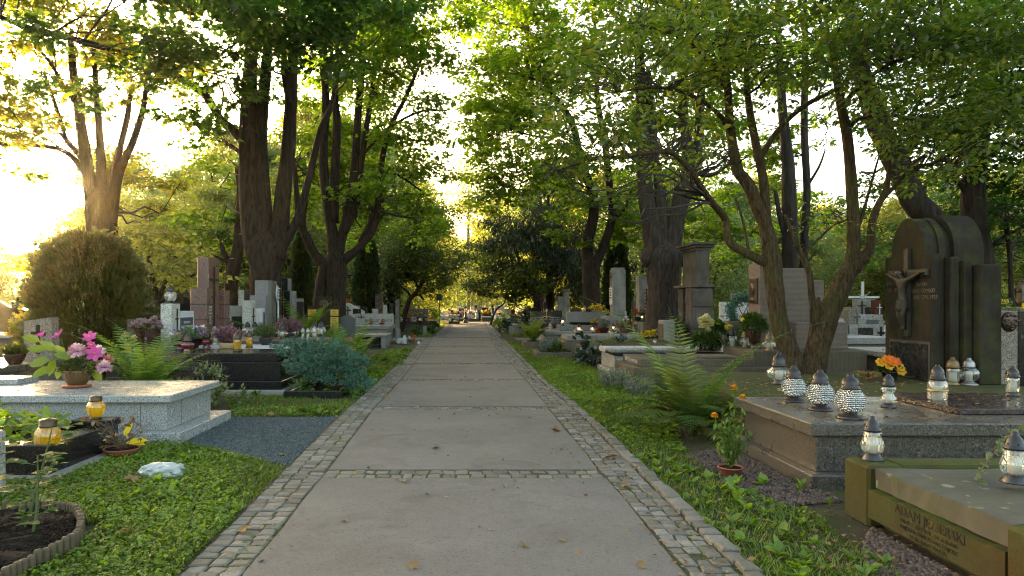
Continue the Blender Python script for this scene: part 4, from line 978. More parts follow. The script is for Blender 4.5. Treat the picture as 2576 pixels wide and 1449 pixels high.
for k, rr_ in enumerate((1,.85,.65,.4,.2)):
    for i in range(nr): v.append((cxs+(ring[i][0]-cxs)*rr_, cys+(ring[i][1]-cys)*rr_, .05+.03*(1-rr_)+random.uniform(-.02,.02)))
m.add(v, [(k*nr+i, k*nr+i+1, (k+1)*nr+i+1, (k+1)*nr+i) for k in range(4) for i in range(nr-1)]+[tuple(range(4*nr,5*nr))]); m.build('soil', M['soil'], t); keep(-4.1,-2.45,3.55,4.68)
NO_GROW_, NO_GROW[:] = NO_GROW[:], []
b = pebbles([(float(q[0])*.96-.12, float(q[1])*.96+.16) for q in rp[::4]], 2600, .008, .032, .055); NO_GROW[:] = NO_GROW_; o = np_mesh('clod', [(*b,0)], M['soil'], t); tag(o, kind='stuff')
# black frame bed under the juniper, flat kerb stones
t = monument('juniper_bed','low black stone frame around the foot of the blue juniper','flower bed',[('kerb','granite_black',-2.98,-2.05,10.95,11.05,-.03,.11),('kerb','granite_black',-2.98,-2.90,11.052,12.6,-.03,.10),('soil','soil',-2.895,-2.05,11.052,12.6,-.03,.05)])
m = MB().box(-2.35,-1.82,12.2,13.6,-.03,.045,.02); single('flat_stone', m, M['concrete'], 'flat pale stone slab lying between juniper and path setts', 'stone slab', (-2.1,12.9,0))
# ================= right of the path
R1 = thing('mossy_tomb','mossy sandstone tomb with a lichen-spotted slab in the lower right corner','grave',(3.6,4.0,0))
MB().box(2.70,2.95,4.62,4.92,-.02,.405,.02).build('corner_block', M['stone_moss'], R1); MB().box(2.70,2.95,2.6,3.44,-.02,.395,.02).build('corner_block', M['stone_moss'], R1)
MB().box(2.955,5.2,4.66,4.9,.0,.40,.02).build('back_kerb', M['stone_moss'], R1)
m = MB(); v = []; nn = 16
for i in range(nn+1):
    y = 3.442+(4.618-3.442)*i/nn; j = random.uniform(-.008,.008); v += [(2.70,y,.06),(2.70+random.uniform(-.004,.004),y,.25+j),(2.93,y,.255+j),(2.93,y,.06)]
f = [(i*4+q,i*4+q+1,i*4+q+5,i*4+q+4) for i in range(nn) for q in range(3)]+[(0,1,2,3),(nn*4+3,nn*4+2,nn*4+1,nn*4)]
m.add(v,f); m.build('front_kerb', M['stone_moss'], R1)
MB().box(2.80,5.2,2.6,4.9,-.03,.058,.01).build('footing', M['stone_dark'], R1)
def lichen():
    mm, nt, out = nodes('lichen_spotted_slab'); co = objco(nt)
    c = mix(nt, rng(nt, noise(nt, co, 2.2, 5), .35, .65), (.05,.046,.031), (.085,.078,.056)); c = mix(nt, rng(nt, noise(nt, co, 3.0, 6, .7), .48, .66, 0, .75), c, (.05,.055,.014))
    vo = nt.nodes.new('ShaderNodeTexVoronoi'); vo.inputs['Scale'].default_value = 5.5; L(nt, co, vo.inputs['Vector']); nz = noise(nt, co, 11, 6, .7)
    a = nt.nodes.new('ShaderNodeMath'); a.operation = 'ADD'; L(nt, vo.outputs['Distance'], a.inputs[0]); L(nt, rng(nt, nz, 0.2, .8, -.2, .3), a.inputs[1])
    c = mix(nt, rng(nt, a.outputs[0], .14, .24, .75, 0), c, (.22,.23,.165))
    pbsdf(nt, out, c, .8, bump(nt, noise(nt, co, 24, 5), .5, .008)); return mm
M['stone_lichen'] = lichen()
m = MB(); v = []; ny = 14; nx = 14
for i in range(ny+1):
    for j in range(nx+1):
        y = 3.45+(4.61-3.45)*i/ny; x = 2.735+(5.2-2.735)*j/nx
        e = (random.uniform(-.012,.004) if j == 0 else 0); v.append((x+(-e if j == 0 else 0), y, .392+.006*math.sin(x*5+y*7)+e*.6))
f = [(i*(nx+1)+j, i*(nx+1)+j+1, (i+1)*(nx+1)+j+1, (i+1)*(nx+1)+j) for i in range(ny) for j in range(nx)]
k0 = len(v)
for i in range(ny+1): v.append((2.745+random.uniform(-.006,.006), 3.45+(4.61-3.45)*i/ny, .262))
f += [(i*(nx+1), (i+1)*(nx+1), k0+i+1, k0+i) for i in range(ny)]
m.add(v, f); m.build('slab', M['stone_lichen'], R1)
m = MB().box(2.98,3.9,3.3,3.62,.399,.44,.02); m.build('raised_tablet', M['stone_lichen'], R1)
text_block(['ADAM JEZIERSKI'], .085, (2.698,4.02,.185), (0,-1,0), (0,0,1), .0, M['letter_cut'], R1, depth=.0012)
text_block(['URODZ. 20.IV.1881  ZM. 6.XI.1935','NAJUKOCHANSZY MAZ I OJCIEC','SPOKOJ JEGO DUSZY'], .034, (2.698,4.02,.145), (0,-1,0), (0,0,1), .0, M['letter_cut'], R1, gap=1.1, depth=.0012); keep(2.7,5.3,2.5,4.95)
R2 = grave('granite_tomb', 'brown-grey granite tomb with leaf litter and three silvery lanterns on its lid', [
    ('plinth','granite_brown',2.80,5.4,5.58,7.3,-.03,.10,.008),('body','granite_brown',2.90,5.3,5.70,7.18,.098,.40,.008),('slab','granite_brown',2.82,5.4,5.62,7.26,.41,.52,.012)])
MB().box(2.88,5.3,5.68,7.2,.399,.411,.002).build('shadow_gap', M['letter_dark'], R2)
MB().box(4.35,5.5,6.05,7.15,.519,.575,.01).build('tablet', M['marble_dark'], R2); keep(2.75,5.5,5.5,7.35)
m = MB().box(3.045,3.05,5.697,5.70,.11,.40,.001); m.build('joint', M['letter_dark'], R2)
R3 = grave('mossy_slab_grave','dark mossy stone slab in front of the crucifix monument, strewn with leaves', [('base','stone_dim',3.4,7.5,8.35,11.2,-.03,.26),('slab','stone_dim',3.3,7.6,8.2,11.3,.258,.38)]); keep(3.2,7.7,8.1,11.4)
# crucifix monument
t = thing('crucifix_monument','massive dark stained monument with an arched top and a crucified figure','monument',(7.0,10.3,.38)); CM = t
m = MB(); pts = [(9.82,.38),(9.82,2.24),(10.0,2.24)]+[(10.35-.40*math.cos(a*math.pi/14), 2.24+.56*math.sin(a*math.pi/14)) for a in range(0,15)]+[(10.9,2.24),(10.9,.38)]
m.prism(pts, 'x', 6.65, 6.83); m.build('front_slab', M['stone_dark'], t)
for i, (rr, xa, xb) in enumerate(((.43,6.832,6.93),(.38,6.932,7.03),(.46,7.032,7.46))):
    m = MB(); m.prism([(10.35-rr,.38)]+[(10.35-rr*math.cos(a*math.pi/16), 2.26+rr*1.28*math.sin(a*math.pi/16)) for a in range(17)]+[(10.35+rr,.38)], 'x', xa, xb); m.build('arch', M['stone_dark'], t)
for xa, xb, yy, zt in ((6.85,6.98,9.70,2.18),(6.985,7.10,9.62,2.12),(7.105,7.42,9.5,2.06)): MB().box(xa,xb,yy,10.7,.38,zt,.015).build('pilaster', M['stone_dark'], t)
MB().box(6.62,6.648,9.88,10.75,.42,.92,.006).build('plaque', M['plaque_black'], t); MB().box(6.64,6.649,9.84,10.79,.40,.96,.006).build('plaque_frame', M['stone_stained'], t)
text_block(['SP.','MARIA','ANNA TOMKO','UR. 1861 ZM. 1929'], .085, (6.648,10.02,1.86), (0,-1,0), (0,0,1), .002, M['letter_gold'], t, gap=1.1)
text_block(['JAN TO','UR. 18'], .08, (6.648,10.72,1.80), (0,-1,0), (0,0,1), .002, M['letter_gold'], t)
text_block(['+','WLADYSLAW','ZOFIA'], .06, (6.618,10.3,.84), (0,-1,0), (0,0,1), .002, M['letter_dark'], t)
cr = thing('crucifix','dark bronze cross with a crucified figure on the monument front','crucifix',(6.6,10.3,1.2)); del cr['category']; del cr['label']; cr.parent = t; cr.location = Vector((6.6,10.3,1.2))-t.location; bpy.context.view_layer.update()
m = MB().box(6.585,6.648,10.25,10.35,1.02,2.34,.006); m.box(6.586,6.647,9.86,10.249,1.92,2.02,.006); m.box(6.586,6.647,10.351,10.74,1.92,2.02,.006); m.build('cross', M['bronze_moss'], cr)
yc = 10.30
J = [(6.54,yc,1.55),(6.535,yc,1.70),(6.53,yc,1.83),(6.525,yc,1.885),(6.505,yc+.03,1.935),(6.50,yc+.04,1.99),
     (6.54,yc-.10,1.86),(6.555,yc-.23,1.91),(6.56,yc-.37,1.965),(6.54,yc+.10,1.86),(6.555,yc+.23,1.91),(6.56,yc+.37,1.965),
     (6.55,yc-.05,1.50),(6.50,yc-.05,1.34),(6.55,yc-.02,1.18),(6.53,yc-.02,1.12),(6.55,yc+.05,1.50),(6.50,yc+.045,1.34),(6.55,yc+.01,1.17),(6.53,yc+.015,1.11),(6.555,yc-.43,1.975),(6.555,yc+.43,1.975)]
E = [(0,1),(1,2),(2,3),(3,4),(4,5),(2,6),(6,7),(7,8),(2,9),(9,10),(10,11),(0,12),(12,13),(13,14),(14,15),(0,16),(16,17),(17,18),(18,19),(8,20),(11,21)]
rad = [.062,.058,.07,.030,.050,.042,.038,.028,.021,.038,.028,.021,.052,.038,.024,.018,.052,.038,.024,.018,.020,.020]
skin_figure('crucified_figure', J, E, rad, 'bronze_moss', cr)
m = MB(); m.lathe([(.085,0),(.092,.05),(.086,.10),(.078,.15),(.07,.17)], (6.54,yc,1.40), 14, lobes=7, la=.06); m.build('loincloth', M['bronze_moss'], cr)
m = MB(); m.lathe([(.04,0),(.055,.03),(.056,.06),(.03,.085),(.001,.09)], (6.515,yc+.035,1.93), 10); m.build('hair', M['bronze'], cr)
# brown tomb behind the big fern with the lettered end
R4 = grave('stepped_brown_tomb','brown tooled sandstone tomb with cut letters on its end, behind the big fern', [
    ('body','stone_rib',2.97,6.2,12.3,13.95,-.03,.36),('slab','stone_rib',3.12,5.2,12.42,13.85,.358,.50)])
text_block(['SEBESTYEN JANFATOW'], .095, (3.118,13.14,.40), (0,-1,0), (0,0,1), .002, M['letter_pale'], R4); keep(2.9,6.3,12.2,14)
MB().box(4.3,5.0,12.6,13.3,.499,.54,.01).build('tablet', M['stone_brown'], R4)
t = monument('relief_monument','tall finely tooled brown monument with a portrait tablet and stepped side','monument', [
    ('pedestal','stone_rib',5.25,7.35,12.6,14.0,.0,.64),('panel','stone_rib_cross',5.72,6.0,13.4,13.98,.638,2.32),('core','stone_rib_cross',6.03,6.75,13.5,13.9,.638,2.22),
    ('step','stone_rib_cross',6.753,7.0,13.46,13.86,.638,1.98),('block','stone_rib_cross',6.3,7.3,13.15,13.45,.638,1.16)]); keep(5.2,7.4,12.5,14.1)
MB().box(5.69,5.719,13.5,13.88,1.52,2.02,.006).build('portrait_tablet', M['bronze'], t)
m = MB(); m.lathe([(.001,-.14),(.06,-.10),(.085,-.02),(.09,.05),(.07,.12),(.001,.15)], (5.70,13.69,1.80), 12, sx=.5); m.lathe([(.05,-.1),(.10,-.06),(.08,0)], (5.70,13.69,1.64), 12, sx=.45); m.build('portrait_relief', M['bronze'], t)
m = MB(); m.lathe([(.001,0),(.05,.004),(.06,.012),(.055,.016),(.001,.018)], (0,0,0), 18, sy=1.4); m.v = [(6.28-p[2], 13.3+p[0], .95+p[1]) for p in m.v]; m.build('medallion', M['white_stone'], t)
R5 = grave('black_lidded_tomb','terrazzo tomb with a shiny black lid between two brown tombs', [('plinth','terrazzo',3.02,5.4,14.45,16.1,-.03,.10),('body','terrazzo',3.1,5.3,14.55,16.0,.098,.42),('rim','terrazzo_light',3.06,5.4,15.3,16.05,.418,.53),('slab','granite_black',3.05,5.4,14.45,15.298,.418,.49)]); keep(2.9,5.5,14.4,16.2)
R6 = grave('moss_topped_tomb','brown tomb whose lid is covered in bright moss', [('body','stone_brown',2.97,5.5,17.1,19.1,-.03,.40),('slab','stone_brown',3.05,5.4,17.3,18.7,.398,.53)])
m = MB(); v = []; nx, ny = 40, 18
for i in range(ny+1):
    for j in range(nx+1):
        x = 3.12+(5.35-3.12)*j/nx; y = 17.4+(18.6-17.4)*i/ny; e = min(j,nx-j,i*2,(ny-i)*2); v.append((x,y,.529+(.03+.02*math.sin(x*9+y*4)+random.uniform(0,.015))*min(1,e/3)))
m.add(v, [(i*(nx+1)+j,i*(nx+1)+j+1,(i+1)*(nx+1)+j+1,(i+1)*(nx+1)+j) for i in range(ny) for j in range(nx)]); m.build('moss', soil('bright_moss',(.07,.075,.008),(.12,.115,.012),(.05,.05,.01),40), R6); keep(2.9,5.6,17,19.2)
R7 = grave('plain_brown_tomb','stepped plain brown stone tomb with candles along its lid', [('body','stone_brown',2.83,5.9,20.0,21.9,-.03,.40),('ledge','stone_brown',2.86,5.8,20.05,21.8,.398,.45),('slab','stone_grey',2.9,5.7,20.1,21.5,.448,.585)]); keep(2.7,6,19.9,22)
R8 = grave('low_grey_tomb','low grey tomb with a kerb behind the yellow fern', [('body','stone_grey',2.68,5.6,24.3,27.0,-.03,.42),('slab','stone_grey',2.6,5.7,24.2,27.1,.418,.54)]); keep(2.5,5.8,24,27.2)
t = monument('small_planter','low stone planter holding heather and creeping plants beside the grass verge','planter',[('kerb','stone_brown',1.95,2.95,19.35,19.5,-.03,.13),('kerb','stone_brown',1.95,2.95,20.75,20.9,-.03,.13),('kerb','stone_brown',1.93,2.08,19.502,20.748,-.03,.13),('soil','soil',2.082,2.95,19.502,20.748,-.03,.09)]); keep(1.9,3,19.3,21)
t = monument('fern_planter','small stone trough under the yellow fern','planter',[('kerb','stone_brown',1.92,2.6,23.3,23.45,-.03,.22),('kerb','stone_brown',1.92,2.6,24.4,24.55,-.03,.22),('kerb','stone_brown',1.9,2.05,23.452,24.398,-.03,.22),('soil','soil',2.052,2.6,23.452,24.398,-.03,.16)])
# headstones of the middle row
t = thing('double_headstone','wide black headstone with a dipped top edge and four lines of names','headstone',(3.1,27.5,.54))
m = MB(); b = PB(5,185,722,652,975,27.2,.12)
m.prism([(b[0],b[4]),(b[0],b[5]),((b[0]+b[1])/2-.1,b[5]-.06),((b[0]+b[1])/2+.1,b[5]-.06),(b[1],b[5]+.02),(b[1],b[4])], 'y', b[2], b[3]); m.build('stone', M['granite_black'], t)
xc = (b[0]+b[1])/2
for s, l in ((-1,['WOJCIECH MUCH','ur. 28.IV.1928  zm. 20.III.1996','ANTONINA MUCH','ur. 9.VI.1927  zm. 18.III.2007']),(1,['JANINA MUCH','ur. 18.1925  zm. 23.IX.1998','ADAM MUCH','ur. 1955  zm. 3.V.1968'])):
    text_block(l, .062, (xc+s*.36,b[2]-.001,b[5]-.29), (1,0,0), (0,0,1), .002, M['letter_pale'], t, gap=1.15)
m = MB().box(xc-.012,xc+.012,b[2]-.03,b[2]-.012,b[5]-.34,b[5]+.03,.002); m.box(xc-.17,xc+.17,b[2]-.034,b[2]-.03,b[5]-.24,b[5]-.222,.001); m.build('gilded_cross', M['gold'], t)
b = PB(5,735,740,1312,895,25.2,.45)
t = monument('bench_headstone','long grey granite block headstone raised on a low plinth','headstone',[('plinth','granite_grey',b[0]-.32,b[1]-.05,24.9,25.9,.54,.745),('support','stone_dark',b[0]+.2,b[1]-.1,25.35,25.6,.743,b[4]+.01),('block','granite_grey',*b)])
P1 = monument('tall_pillar','tall weathered grey pillar with a white inscription tablet on its path side','headstone',[('pedestal','stone_grey',4.72,5.52,23.6,24.5,0,1.1),('shaft','stone_grey',5.06,5.52,24.0,24.5,1.098,2.72),('cap','stone_grey',5.09,5.49,24.03,24.47,2.718,2.80),('panel','stone_grey',5.13,5.50,23.975,23.999,1.12,2.32)])
MB().box(5.035,5.059,24.02,24.46,1.5,2.1,.004).build('tablet', M['plaque_white'], P1); cross_x(P1, 5.06, 24.24, 2.18, 2.65, 2.48, .22, -1, .05, 'stone_dark')
text_block(['JOZEF','ANNA','ROMAN','1898-1961'], .075, (5.034,24.24,2.0), (0,-1,0), (0,0,1), .002, M['letter_dark'], P1)
P2 = monument('pilaster_pillar','grey stone pillar with a dark ladder-like strip and a lower pilaster','headstone',[('base','stone_grey',5.42,6.1,21.4,22.6,.0,.95),('shaft','stone_grey',5.5,5.98,22.05,22.5,.948,2.42),('pilaster','stone_grey',5.68,6.05,21.7,22.048,1.03,2.08),('foot','stone_dark',5.66,6.06,21.68,22.04,.948,1.029)])
m = MB(); MB().box(5.655,5.679,21.75,21.98,1.05,2.0,.003).build('dark_strip', M['plaque_black'], P2)
for i in range(8): m.box(5.645,5.6545,21.79,21.94,1.10+i*.112,1.165+i*.112,.002)
m.build('strip_plate', M['stone_grey'], P2)
b = PB(6,75,930,216,1168,18.2,.3); t = monument('small_block_headstone','small rough grey block headstone on the mossy tomb','headstone',[('block','concrete',b[0],b[1],b[2],18.75,.45,b[5])])
MB().box(b[0]-.02,b[0]-.001,18.28,18.68,.6,b[5]-.1,.004).build('frame_panel', M['stone_brown'], t)
# mausoleum-like pillar
t = monument('cornice_monument','tall blackened monument with a flaring cornice above double pilasters','monument',[
    ('pilaster','stone_stained',6.05,6.62,18.6,19.1,0,1.97),('pilaster','stone_stained',6.12,6.6,19.55,20.0,0,1.97),('recess','plaque_black',6.16,6.6,19.102,19.548,0,1.9),
    ('ledge','stone_stained',6.0,6.68,18.52,20.06,1.968,2.04),('column','stone_stained',6.25,6.60,18.75,19.95,2.038,3.0)])
for i, e in enumerate((.04,.10,.16)): MB().box(6.25-e,6.60+e,18.75-e,19.95+e,2.995+.07*i,3.066+.07*i,.008).build('cornice', M['stone_stained'], t)
MB().box(6.08,6.63,18.57,18.5985,1.45,1.93,.004).build('panel', M['stone_stained'], t); MB().box(6.08,6.63,18.57,18.5985,.85,1.40,.004).build('panel', M['stone_stained'], t)
# right background row
t = simple_stone('pale speckled headstone with a worn date line behind the wreath', 6,835,688,1258,990,17,.2,'terrazzo_light')
text_block(['V. 1909 * 9. IV. 1952'], .09, (px(6,930,0,16.99)[0],16.998,px(6,0,893,16.99)[2]), (1,0,0), (0,0,1), .002, M['letter_dark'], t)
simple_stone('low brown block behind the dark vase', 6,920,942,1180,1255,15,.3,'stone_brown')
simple_stone('grey stepped stone behind the wreath stand', 6,985,567,1256,700,22,.3,'stone_grey')
b = px(6,1130,940,15.4)
t = thing('wreath_stand','dark evergreen wreath hung on a rusty metal stand','wreath',(b[0],15.5,.9)); m = MB(); x0 = px(6,1005,0,15.5)[0]; x1 = px(6,1240,0,15.5)[0]; zt = px(6,0,640,15.5)[2]; zb_ = px(6,0,900,15.5)[2]
for a_, b_ in (((x0,15.5,zt),(x1,15.5,zt)),((x0,15.5,zt),(x0+.22,15.5,zb_)),((x1,15.5,zt),(x1-.25,15.5,zb_)),((x0+.3,15.5,zb_+.2),(x1-.12,15.5,zb_-.05)),((x0+.22,15.5,zb_),(x0+.1,15.5,zb_-.3)),((x1-.25,15.5,zb_),(x1-.1,15.5,zb_-.3))): m.tube([a_,b_], .011, 5)
m.build('stand', M['stem_dry'], t)
n = 2600; a = RNG.uniform(.3, 5.2, n); rr = .30+RNG.normal(0,.045,n); c = np.stack([(x0+x1)/2+np.cos(a)*rr-.0, 15.44+RNG.normal(0,.04,n), zt-.30+np.sin(a)*rr*1.1], 1)
arr('evergreen', leaf_arrays(c, rnd_dir(n), rnd_dir(n), RNG.uniform(.05,.11,n), 'needle', 1.6), 'leaf_juniper', t)
simple_stone('plain grey headstone between the relief monument and the split trunk', 7,165,280,375,640,18,.2,'concrete')
simple_stone('grey headstone with a small black cross seen through the forked trunk', 7,460,372,632,620,19,.2,'stone_grey',cross=1)
simple_stone('plain low grey headstone right of the forked trunk', 7,770,437,1010,720,20.5,.2,'stone_grey')
t = simple_stone('upper speckled headstone with a black cross and black plaque', 7,1020,330,1262,560,19,.25,'terrazzo',cross='l'); b = PB(7,1128,437,1238,532,18.98,.02); MB().box(*b,.003).build('plaque', M['plaque_black'], t)
tt = monument('stepped_headstone','stepped speckled headstone in three tiers with a pale cross and dark plaques','headstone',[('tier','terrazzo',*PB(7,912,662,1372,830,16.5,.5,.0)),('upper_tier','terrazzo',*PB(7,985,533,1360,660,16.6,.4)),('left_tier','terrazzo_brown',*PB(7,900,462,984,660,16.62,.4))])
b = PB(7,1032,705,1228,800,16.48,.018); MB().box(*b,.003).build('plaque', M['plaque_black'], tt); b = PB(7,1145,600,1300,662,16.58,.018); MB().box(*b,.003).build('plaque', M['plaque_grey'], tt)
p = px(7,1020,590,16.58); cross_y(tt, p[0], 16.6, p[2]-.13, p[2]+.14, p[2]+.05, .16, .04, 'plaque_grey'); p = px(7,1335,790,16.48); cross_y(tt, p[0], 16.5, p[2]-.18, p[2]+.18, p[2]+.03, .17, .05, 'stone_dark')
t = simple_stone('dark red stele with a thin white cross beside the crucifix monument', 7,1262,340,1340,540,18.5,.25,'brick_dark'); p = px(7,1313,0,18.48); cross_y(t, p[0], 18.498, px(7,0,530,18.5)[2], px(7,0,388,18.5)[2], px(7,0,438,18.5)[2], .14, .025, 'cross_pale')
t = thing('metal_cross','tall pale metal cross with a bundle of rays behind the speckled headstones','cross',(px(7,1095,0,20)[0],20,0)); xc = t.location.x; m = MB().box(xc-.035,xc+.035,20,20.06,0,px(7,0,95,20)[2],.006)
zb_ = px(7,0,303,20)[2]; m.box(xc-.5,xc-.036,20.0,20.06,zb_-.03,zb_+.03,.006); m.box(xc+.036,xc+.48,20.0,20.06,zb_-.03,zb_+.03,.006); m.build('cross', M['cross_pale'], t); m = MB()
for dx, dz in ((-.12,-.14),(.12,-.14),(-.17,.1),(.2,.16)): m.tube([(xc,19.98,zb_),(xc+dx,19.98,zb_+dz)], [.012,.004], 5)
m.build('ray', M['cross_pale'], t)
TA = grave('granite_lid_tomb','dark granite tomb with a pale polished lid seen between trunk and monument', [('body','granite_brown',7.15,9.0,14.5,16.1,-.03,.66),('band','granite_black',7.12,9.0,14.46,16.1,.20,.32),('slab','granite_grey',7.05,9.1,14.4,16.2,.658,.80)])
TB = grave('speckled_tomb','tan speckled terrazzo tomb tucked left of the crucifix monument', [('plinth','terrazzo_brown',7.45,9.2,12.2,13.9,-.03,.25),('body','terrazzo_brown',7.6,9.1,12.35,13.8,.248,.54),('slab','terrazzo',7.5,9.2,12.25,13.9,.538,.64)])
m = MB().box(6.6,7.4,12.15,12.35,-.02,.17,.03); single('mossy_kerb', m, M['stone_brown'], 'short mossy kerb stone on the grass behind the forked tree', 'kerb', (7,12.2,0))
# right edge
t = monument('small_plaque_stone','grey headstone with a narrow black plaque half hidden by the crucifix monument','headstone',[('stone','concrete',*PB(8,960,708,1100,1030,14,.22,0)),('ledge','concrete',*PB(8,940,1034,1066,1066,13.7,.2))])
b = PB(8,965,775,1048,1000,13.98,.018); MB().box(*b,.003).build('plaque', M['plaque_black'], t)
text_block(['JULIA','KRYS','1925-2008','ANNA','KRYS','1971','ZACHO','1896'], .083, (px(8,990,0,13.97)[0],13.978,px(8,0,825,13.97)[2]), (1,0,0), (0,0,1), .002, M['letter_pale'], t, gap=1.05)
t = simple_stone('tan speckled block headstone with a side cross behind the bronze face stone', 8,1100,605,1216,900,15,.3,'terrazzo_brown'); cross_y(t, px(8,1180,0,14.98)[0], 14.998, px(8,0,850,15)[2], px(8,0,615,15)[2], px(8,0,690,15)[2], .2, .05, 'stone_dark')
simple_stone('wide grey slab stone far behind the violet flowers', 8,985,482,1165,620,18,.3,'concrete')
t = monument('bronze_face_stone','speckled headstone with an oval bronze face and a black polished half','headstone',[('stone','terrazzo_brown',*PB(8,1206,602,1398,1330,9.6,.35,.0)),('black_half','granite_black',*PB(8,1399,602,1640,1330,9.58,.38,.0))])
p = px(8,1305,712,9.6); m = MB(); m.lathe([(.001,.05),(.07,.045),(.105,.025),(.12,0)], (0,0,0), 26, sy=1.18); m.v = [(p[0]+q[0]*1.02, 9.6-q[2], p[2]+q[1]*1.02) for q in m.v]
for dx, dz, r in ((-.042,.03,.022),(.042,.03,.022),(0,.0,.02),(0,-.02,.024),(0,-.062,.034),(-.05,-.04,.03),(.05,-.04,.03),(0,-.095,.03),(-.08,.02,.03),(.08,.02,.03),(-.05,.085,.03),(.05,.085,.03),(0,.095,.03)): m.lathe([(.001,-r*.7),(r,0),(.001,r*.7)], (p[0]+dx,9.555,p[2]+dz), 8)
m.build('face_relief', M['bronze'], t)
text_block(['KAROL'], .10, (px(8,1418,0,9.58)[0],9.579,px(8,0,885,9.58)[2]), (1,0,0), (0,0,1), .002, M['letter_gold'], t, 'LEFT')
TC = grave('pale_edged_tomb','low tomb with pale stone edges glimpsed between monument and bronze face stone', [('body','granite_brown',8.1,9.6,11.6,12.9,-.03,.36),('slab','concrete',8.0,9.7,11.5,13.0,.358,.46),('upper_slab','concrete',8.4,9.6,12.3,13.0,.458,.62)])
m = MB().box(7.35,8.3,9.0,9.25,-.02,.33,.02); single('low_kerb', m, M['stone_dark'], 'low dark kerb at the foot of the bronze face stone', 'kerb', (7.8,9.1,0))
t = thing('kneeling_statue','dark bronze draped figure kneeling at the right edge','statue',(px(8,1420,560,14)[0],14,px(8,0,575,14)[2])); q = t.location
J = [(q.x,14,q.z+.12),(q.x+.02,14,q.z+.28),(q.x+.01,13.98,q.z+.44),(q.x-.01,13.95,q.z+.52),(q.x-.03,13.93,q.z+.60),(q.x-.09,13.96,q.z+.40),(q.x-.13,13.9,q.z+.32),(q.x-.10,13.86,q.z+.42),(q.x+.10,13.98,q.z+.40),(q.x+.12,13.9,q.z+.30),(q.x-.1,13.9,q.z+.06),(q.x+.12,14.1,q.z+.05)]
skin_figure('figure', J, [(0,1),(1,2),(2,3),(3,4),(2,5),(5,6),(6,7),(2,8),(8,9),(0,10),(0,11)], [.13,.10,.085,.035,.06,.05,.035,.03,.05,.035,.09,.10], 'bronze', t)
MB().box(q.x-.25,q.x+.3,13.8,14.3,0,q.z+.02).build('pedestal', M['terrazzo_brown'], t)
# between right row and the far end
t = monument('tablet_pillar','pale grey pillar with a taller half and two white tablets by the spruce','headstone',[('shaft','stone_grey',4.3,4.56,31,31.5,0,2.2),('shoulder','stone_grey',4.05,4.295,31.0,31.9,0,1.86)])
for zz in (1.45,.95): MB().box(4.03,4.049,31.2,31.7,zz-.2,zz+.2,.003).build('tablet', M['plaque_white'], t)
simple_stone('tall red-brown headstone under the spruce, left of the taller one', 5,295,430,402,720,36,.3,'granite_red','stele')
simple_stone('taller red-brown stele under the spruce', 5,420,380,512,720,36.3,.4,'granite_red','stele')
simple_stone('small tan stone with a tiny plaque between the red-brown steles', 5,382,545,432,720,35.5,.3,'stone_brown',plaque='plaque_white')
simple_stone('wide black headstone behind the long granite block', 5,775,685,942,760,34,.2,'granite_black')
simple_stone('brown block half hidden behind the ladder-strip pillar', 5,1703,580,1795,760,30,.3,'stone_brown')
simple_stone('low dark wall stone behind the trunk right of the black headstone', 5,1195,650,1340,700,38,.3,'stone_dark')
t = thing('white_grave_cross','small thin white cross between the two tall grey pillars','cross',(px(5,1605,0,23)[0],23,.5)); xc = t.location.x; zt = px(5,0,730,23)[2]
m = MB().box(xc-.012,xc+.012,23,23.02,.5,zt,.002); m.box(xc-.06,xc+.06,22.998,23.022,zt-.2,zt-.175,.002); m.build('cross', M['cross_pale'], t); MB().box(xc-.10,xc+.12,23.03,23.05,.85,1.02,.003).build('name_plate', M['plaque_white'], t)
m = MB().box(1.93,2.11,33,33.18,-.02,.45,.015); single('marker_post', m, M['granite_grey'], 'short grey stone marker post right of the path beyond the side path', 'stone post', (2,33.1,0))
t = grave('ivy_grave','grey kerbed grave overgrown with ivy past the side path on the right', [('kerb','concrete',2.25,2.78,34,36.5,-.03,.5),('kerb','concrete',2.25,5,36.52,36.8,-.03,.5),('kerb','concrete',2.785,5,34.0,34.2,-.03,.48),('soil','soil',2.785,5,34.21,36.5,-.03,.45)])
# ================= lanterns, flowers, plants
def S26(x, y): return P(26, x, y)
Z2 = .52
lan(S26(497,328), Z2, 90, 'globe', 'silvery dimpled ball lantern, furthest of the three silvery ones and next to the forked tree', glass='glass_silver', foot='cap_dark', candle=False, n=28)
lan(S26(668,382), Z2, 101, 'globe', 'silvery dimpled ball lantern, middle of the three silvery ones', glass='glass_silver', candle=False, n=28)
lan(S26(861,436), Z2, 112, 'globe', 'largest silvery dimpled ball lantern, nearest to the lid edge', glass='glass_silver', candle=False, n=28)
lan(S26(1107,366), Z2, 84, 'waist', 'clear hourglass-shaped lantern with dark cap in front of the orange flowers', n=24)
lan(S26(1422,354), Z2, 103, 'jar', 'tall cut-glass lantern with a beaded gold band and dark cap', band=True, n=24, wide=.85)
lan(S26(405,216), .38, 81, 'squat', 'big squat clear lantern standing at the foot of the forked tree', n=24)
lan(S26(1520,221), .38, 70, 'tube', 'straight clear lantern with brassy cap and foot before the crucifix monument', cap='cap_brass', n=20, wide=1.15)
lan(S26(1625,221), .38, 68, 'globe', 'clear ball lantern with dull silver cap right of the brassy one', cap='cap_silver', n=22, wide=1.0)
lan(S26(1905,290), .575, 74, 'tube', 'square-shouldered clear lantern with small gilt cross on the dark tablet', n=10, wide=1.1)
lan(S26(1003,702), .405, 110, 'bulb', 'clear pear-shaped lantern with black cap on the mossy kerb corner', cap='cap_black', n=24)
lan(S26(1918,848), .44, 128, 'bulb', 'large clear lantern with ribbed black cap at the right edge on the mossy slab', cap='cap_black', n=28, wide=1.05)
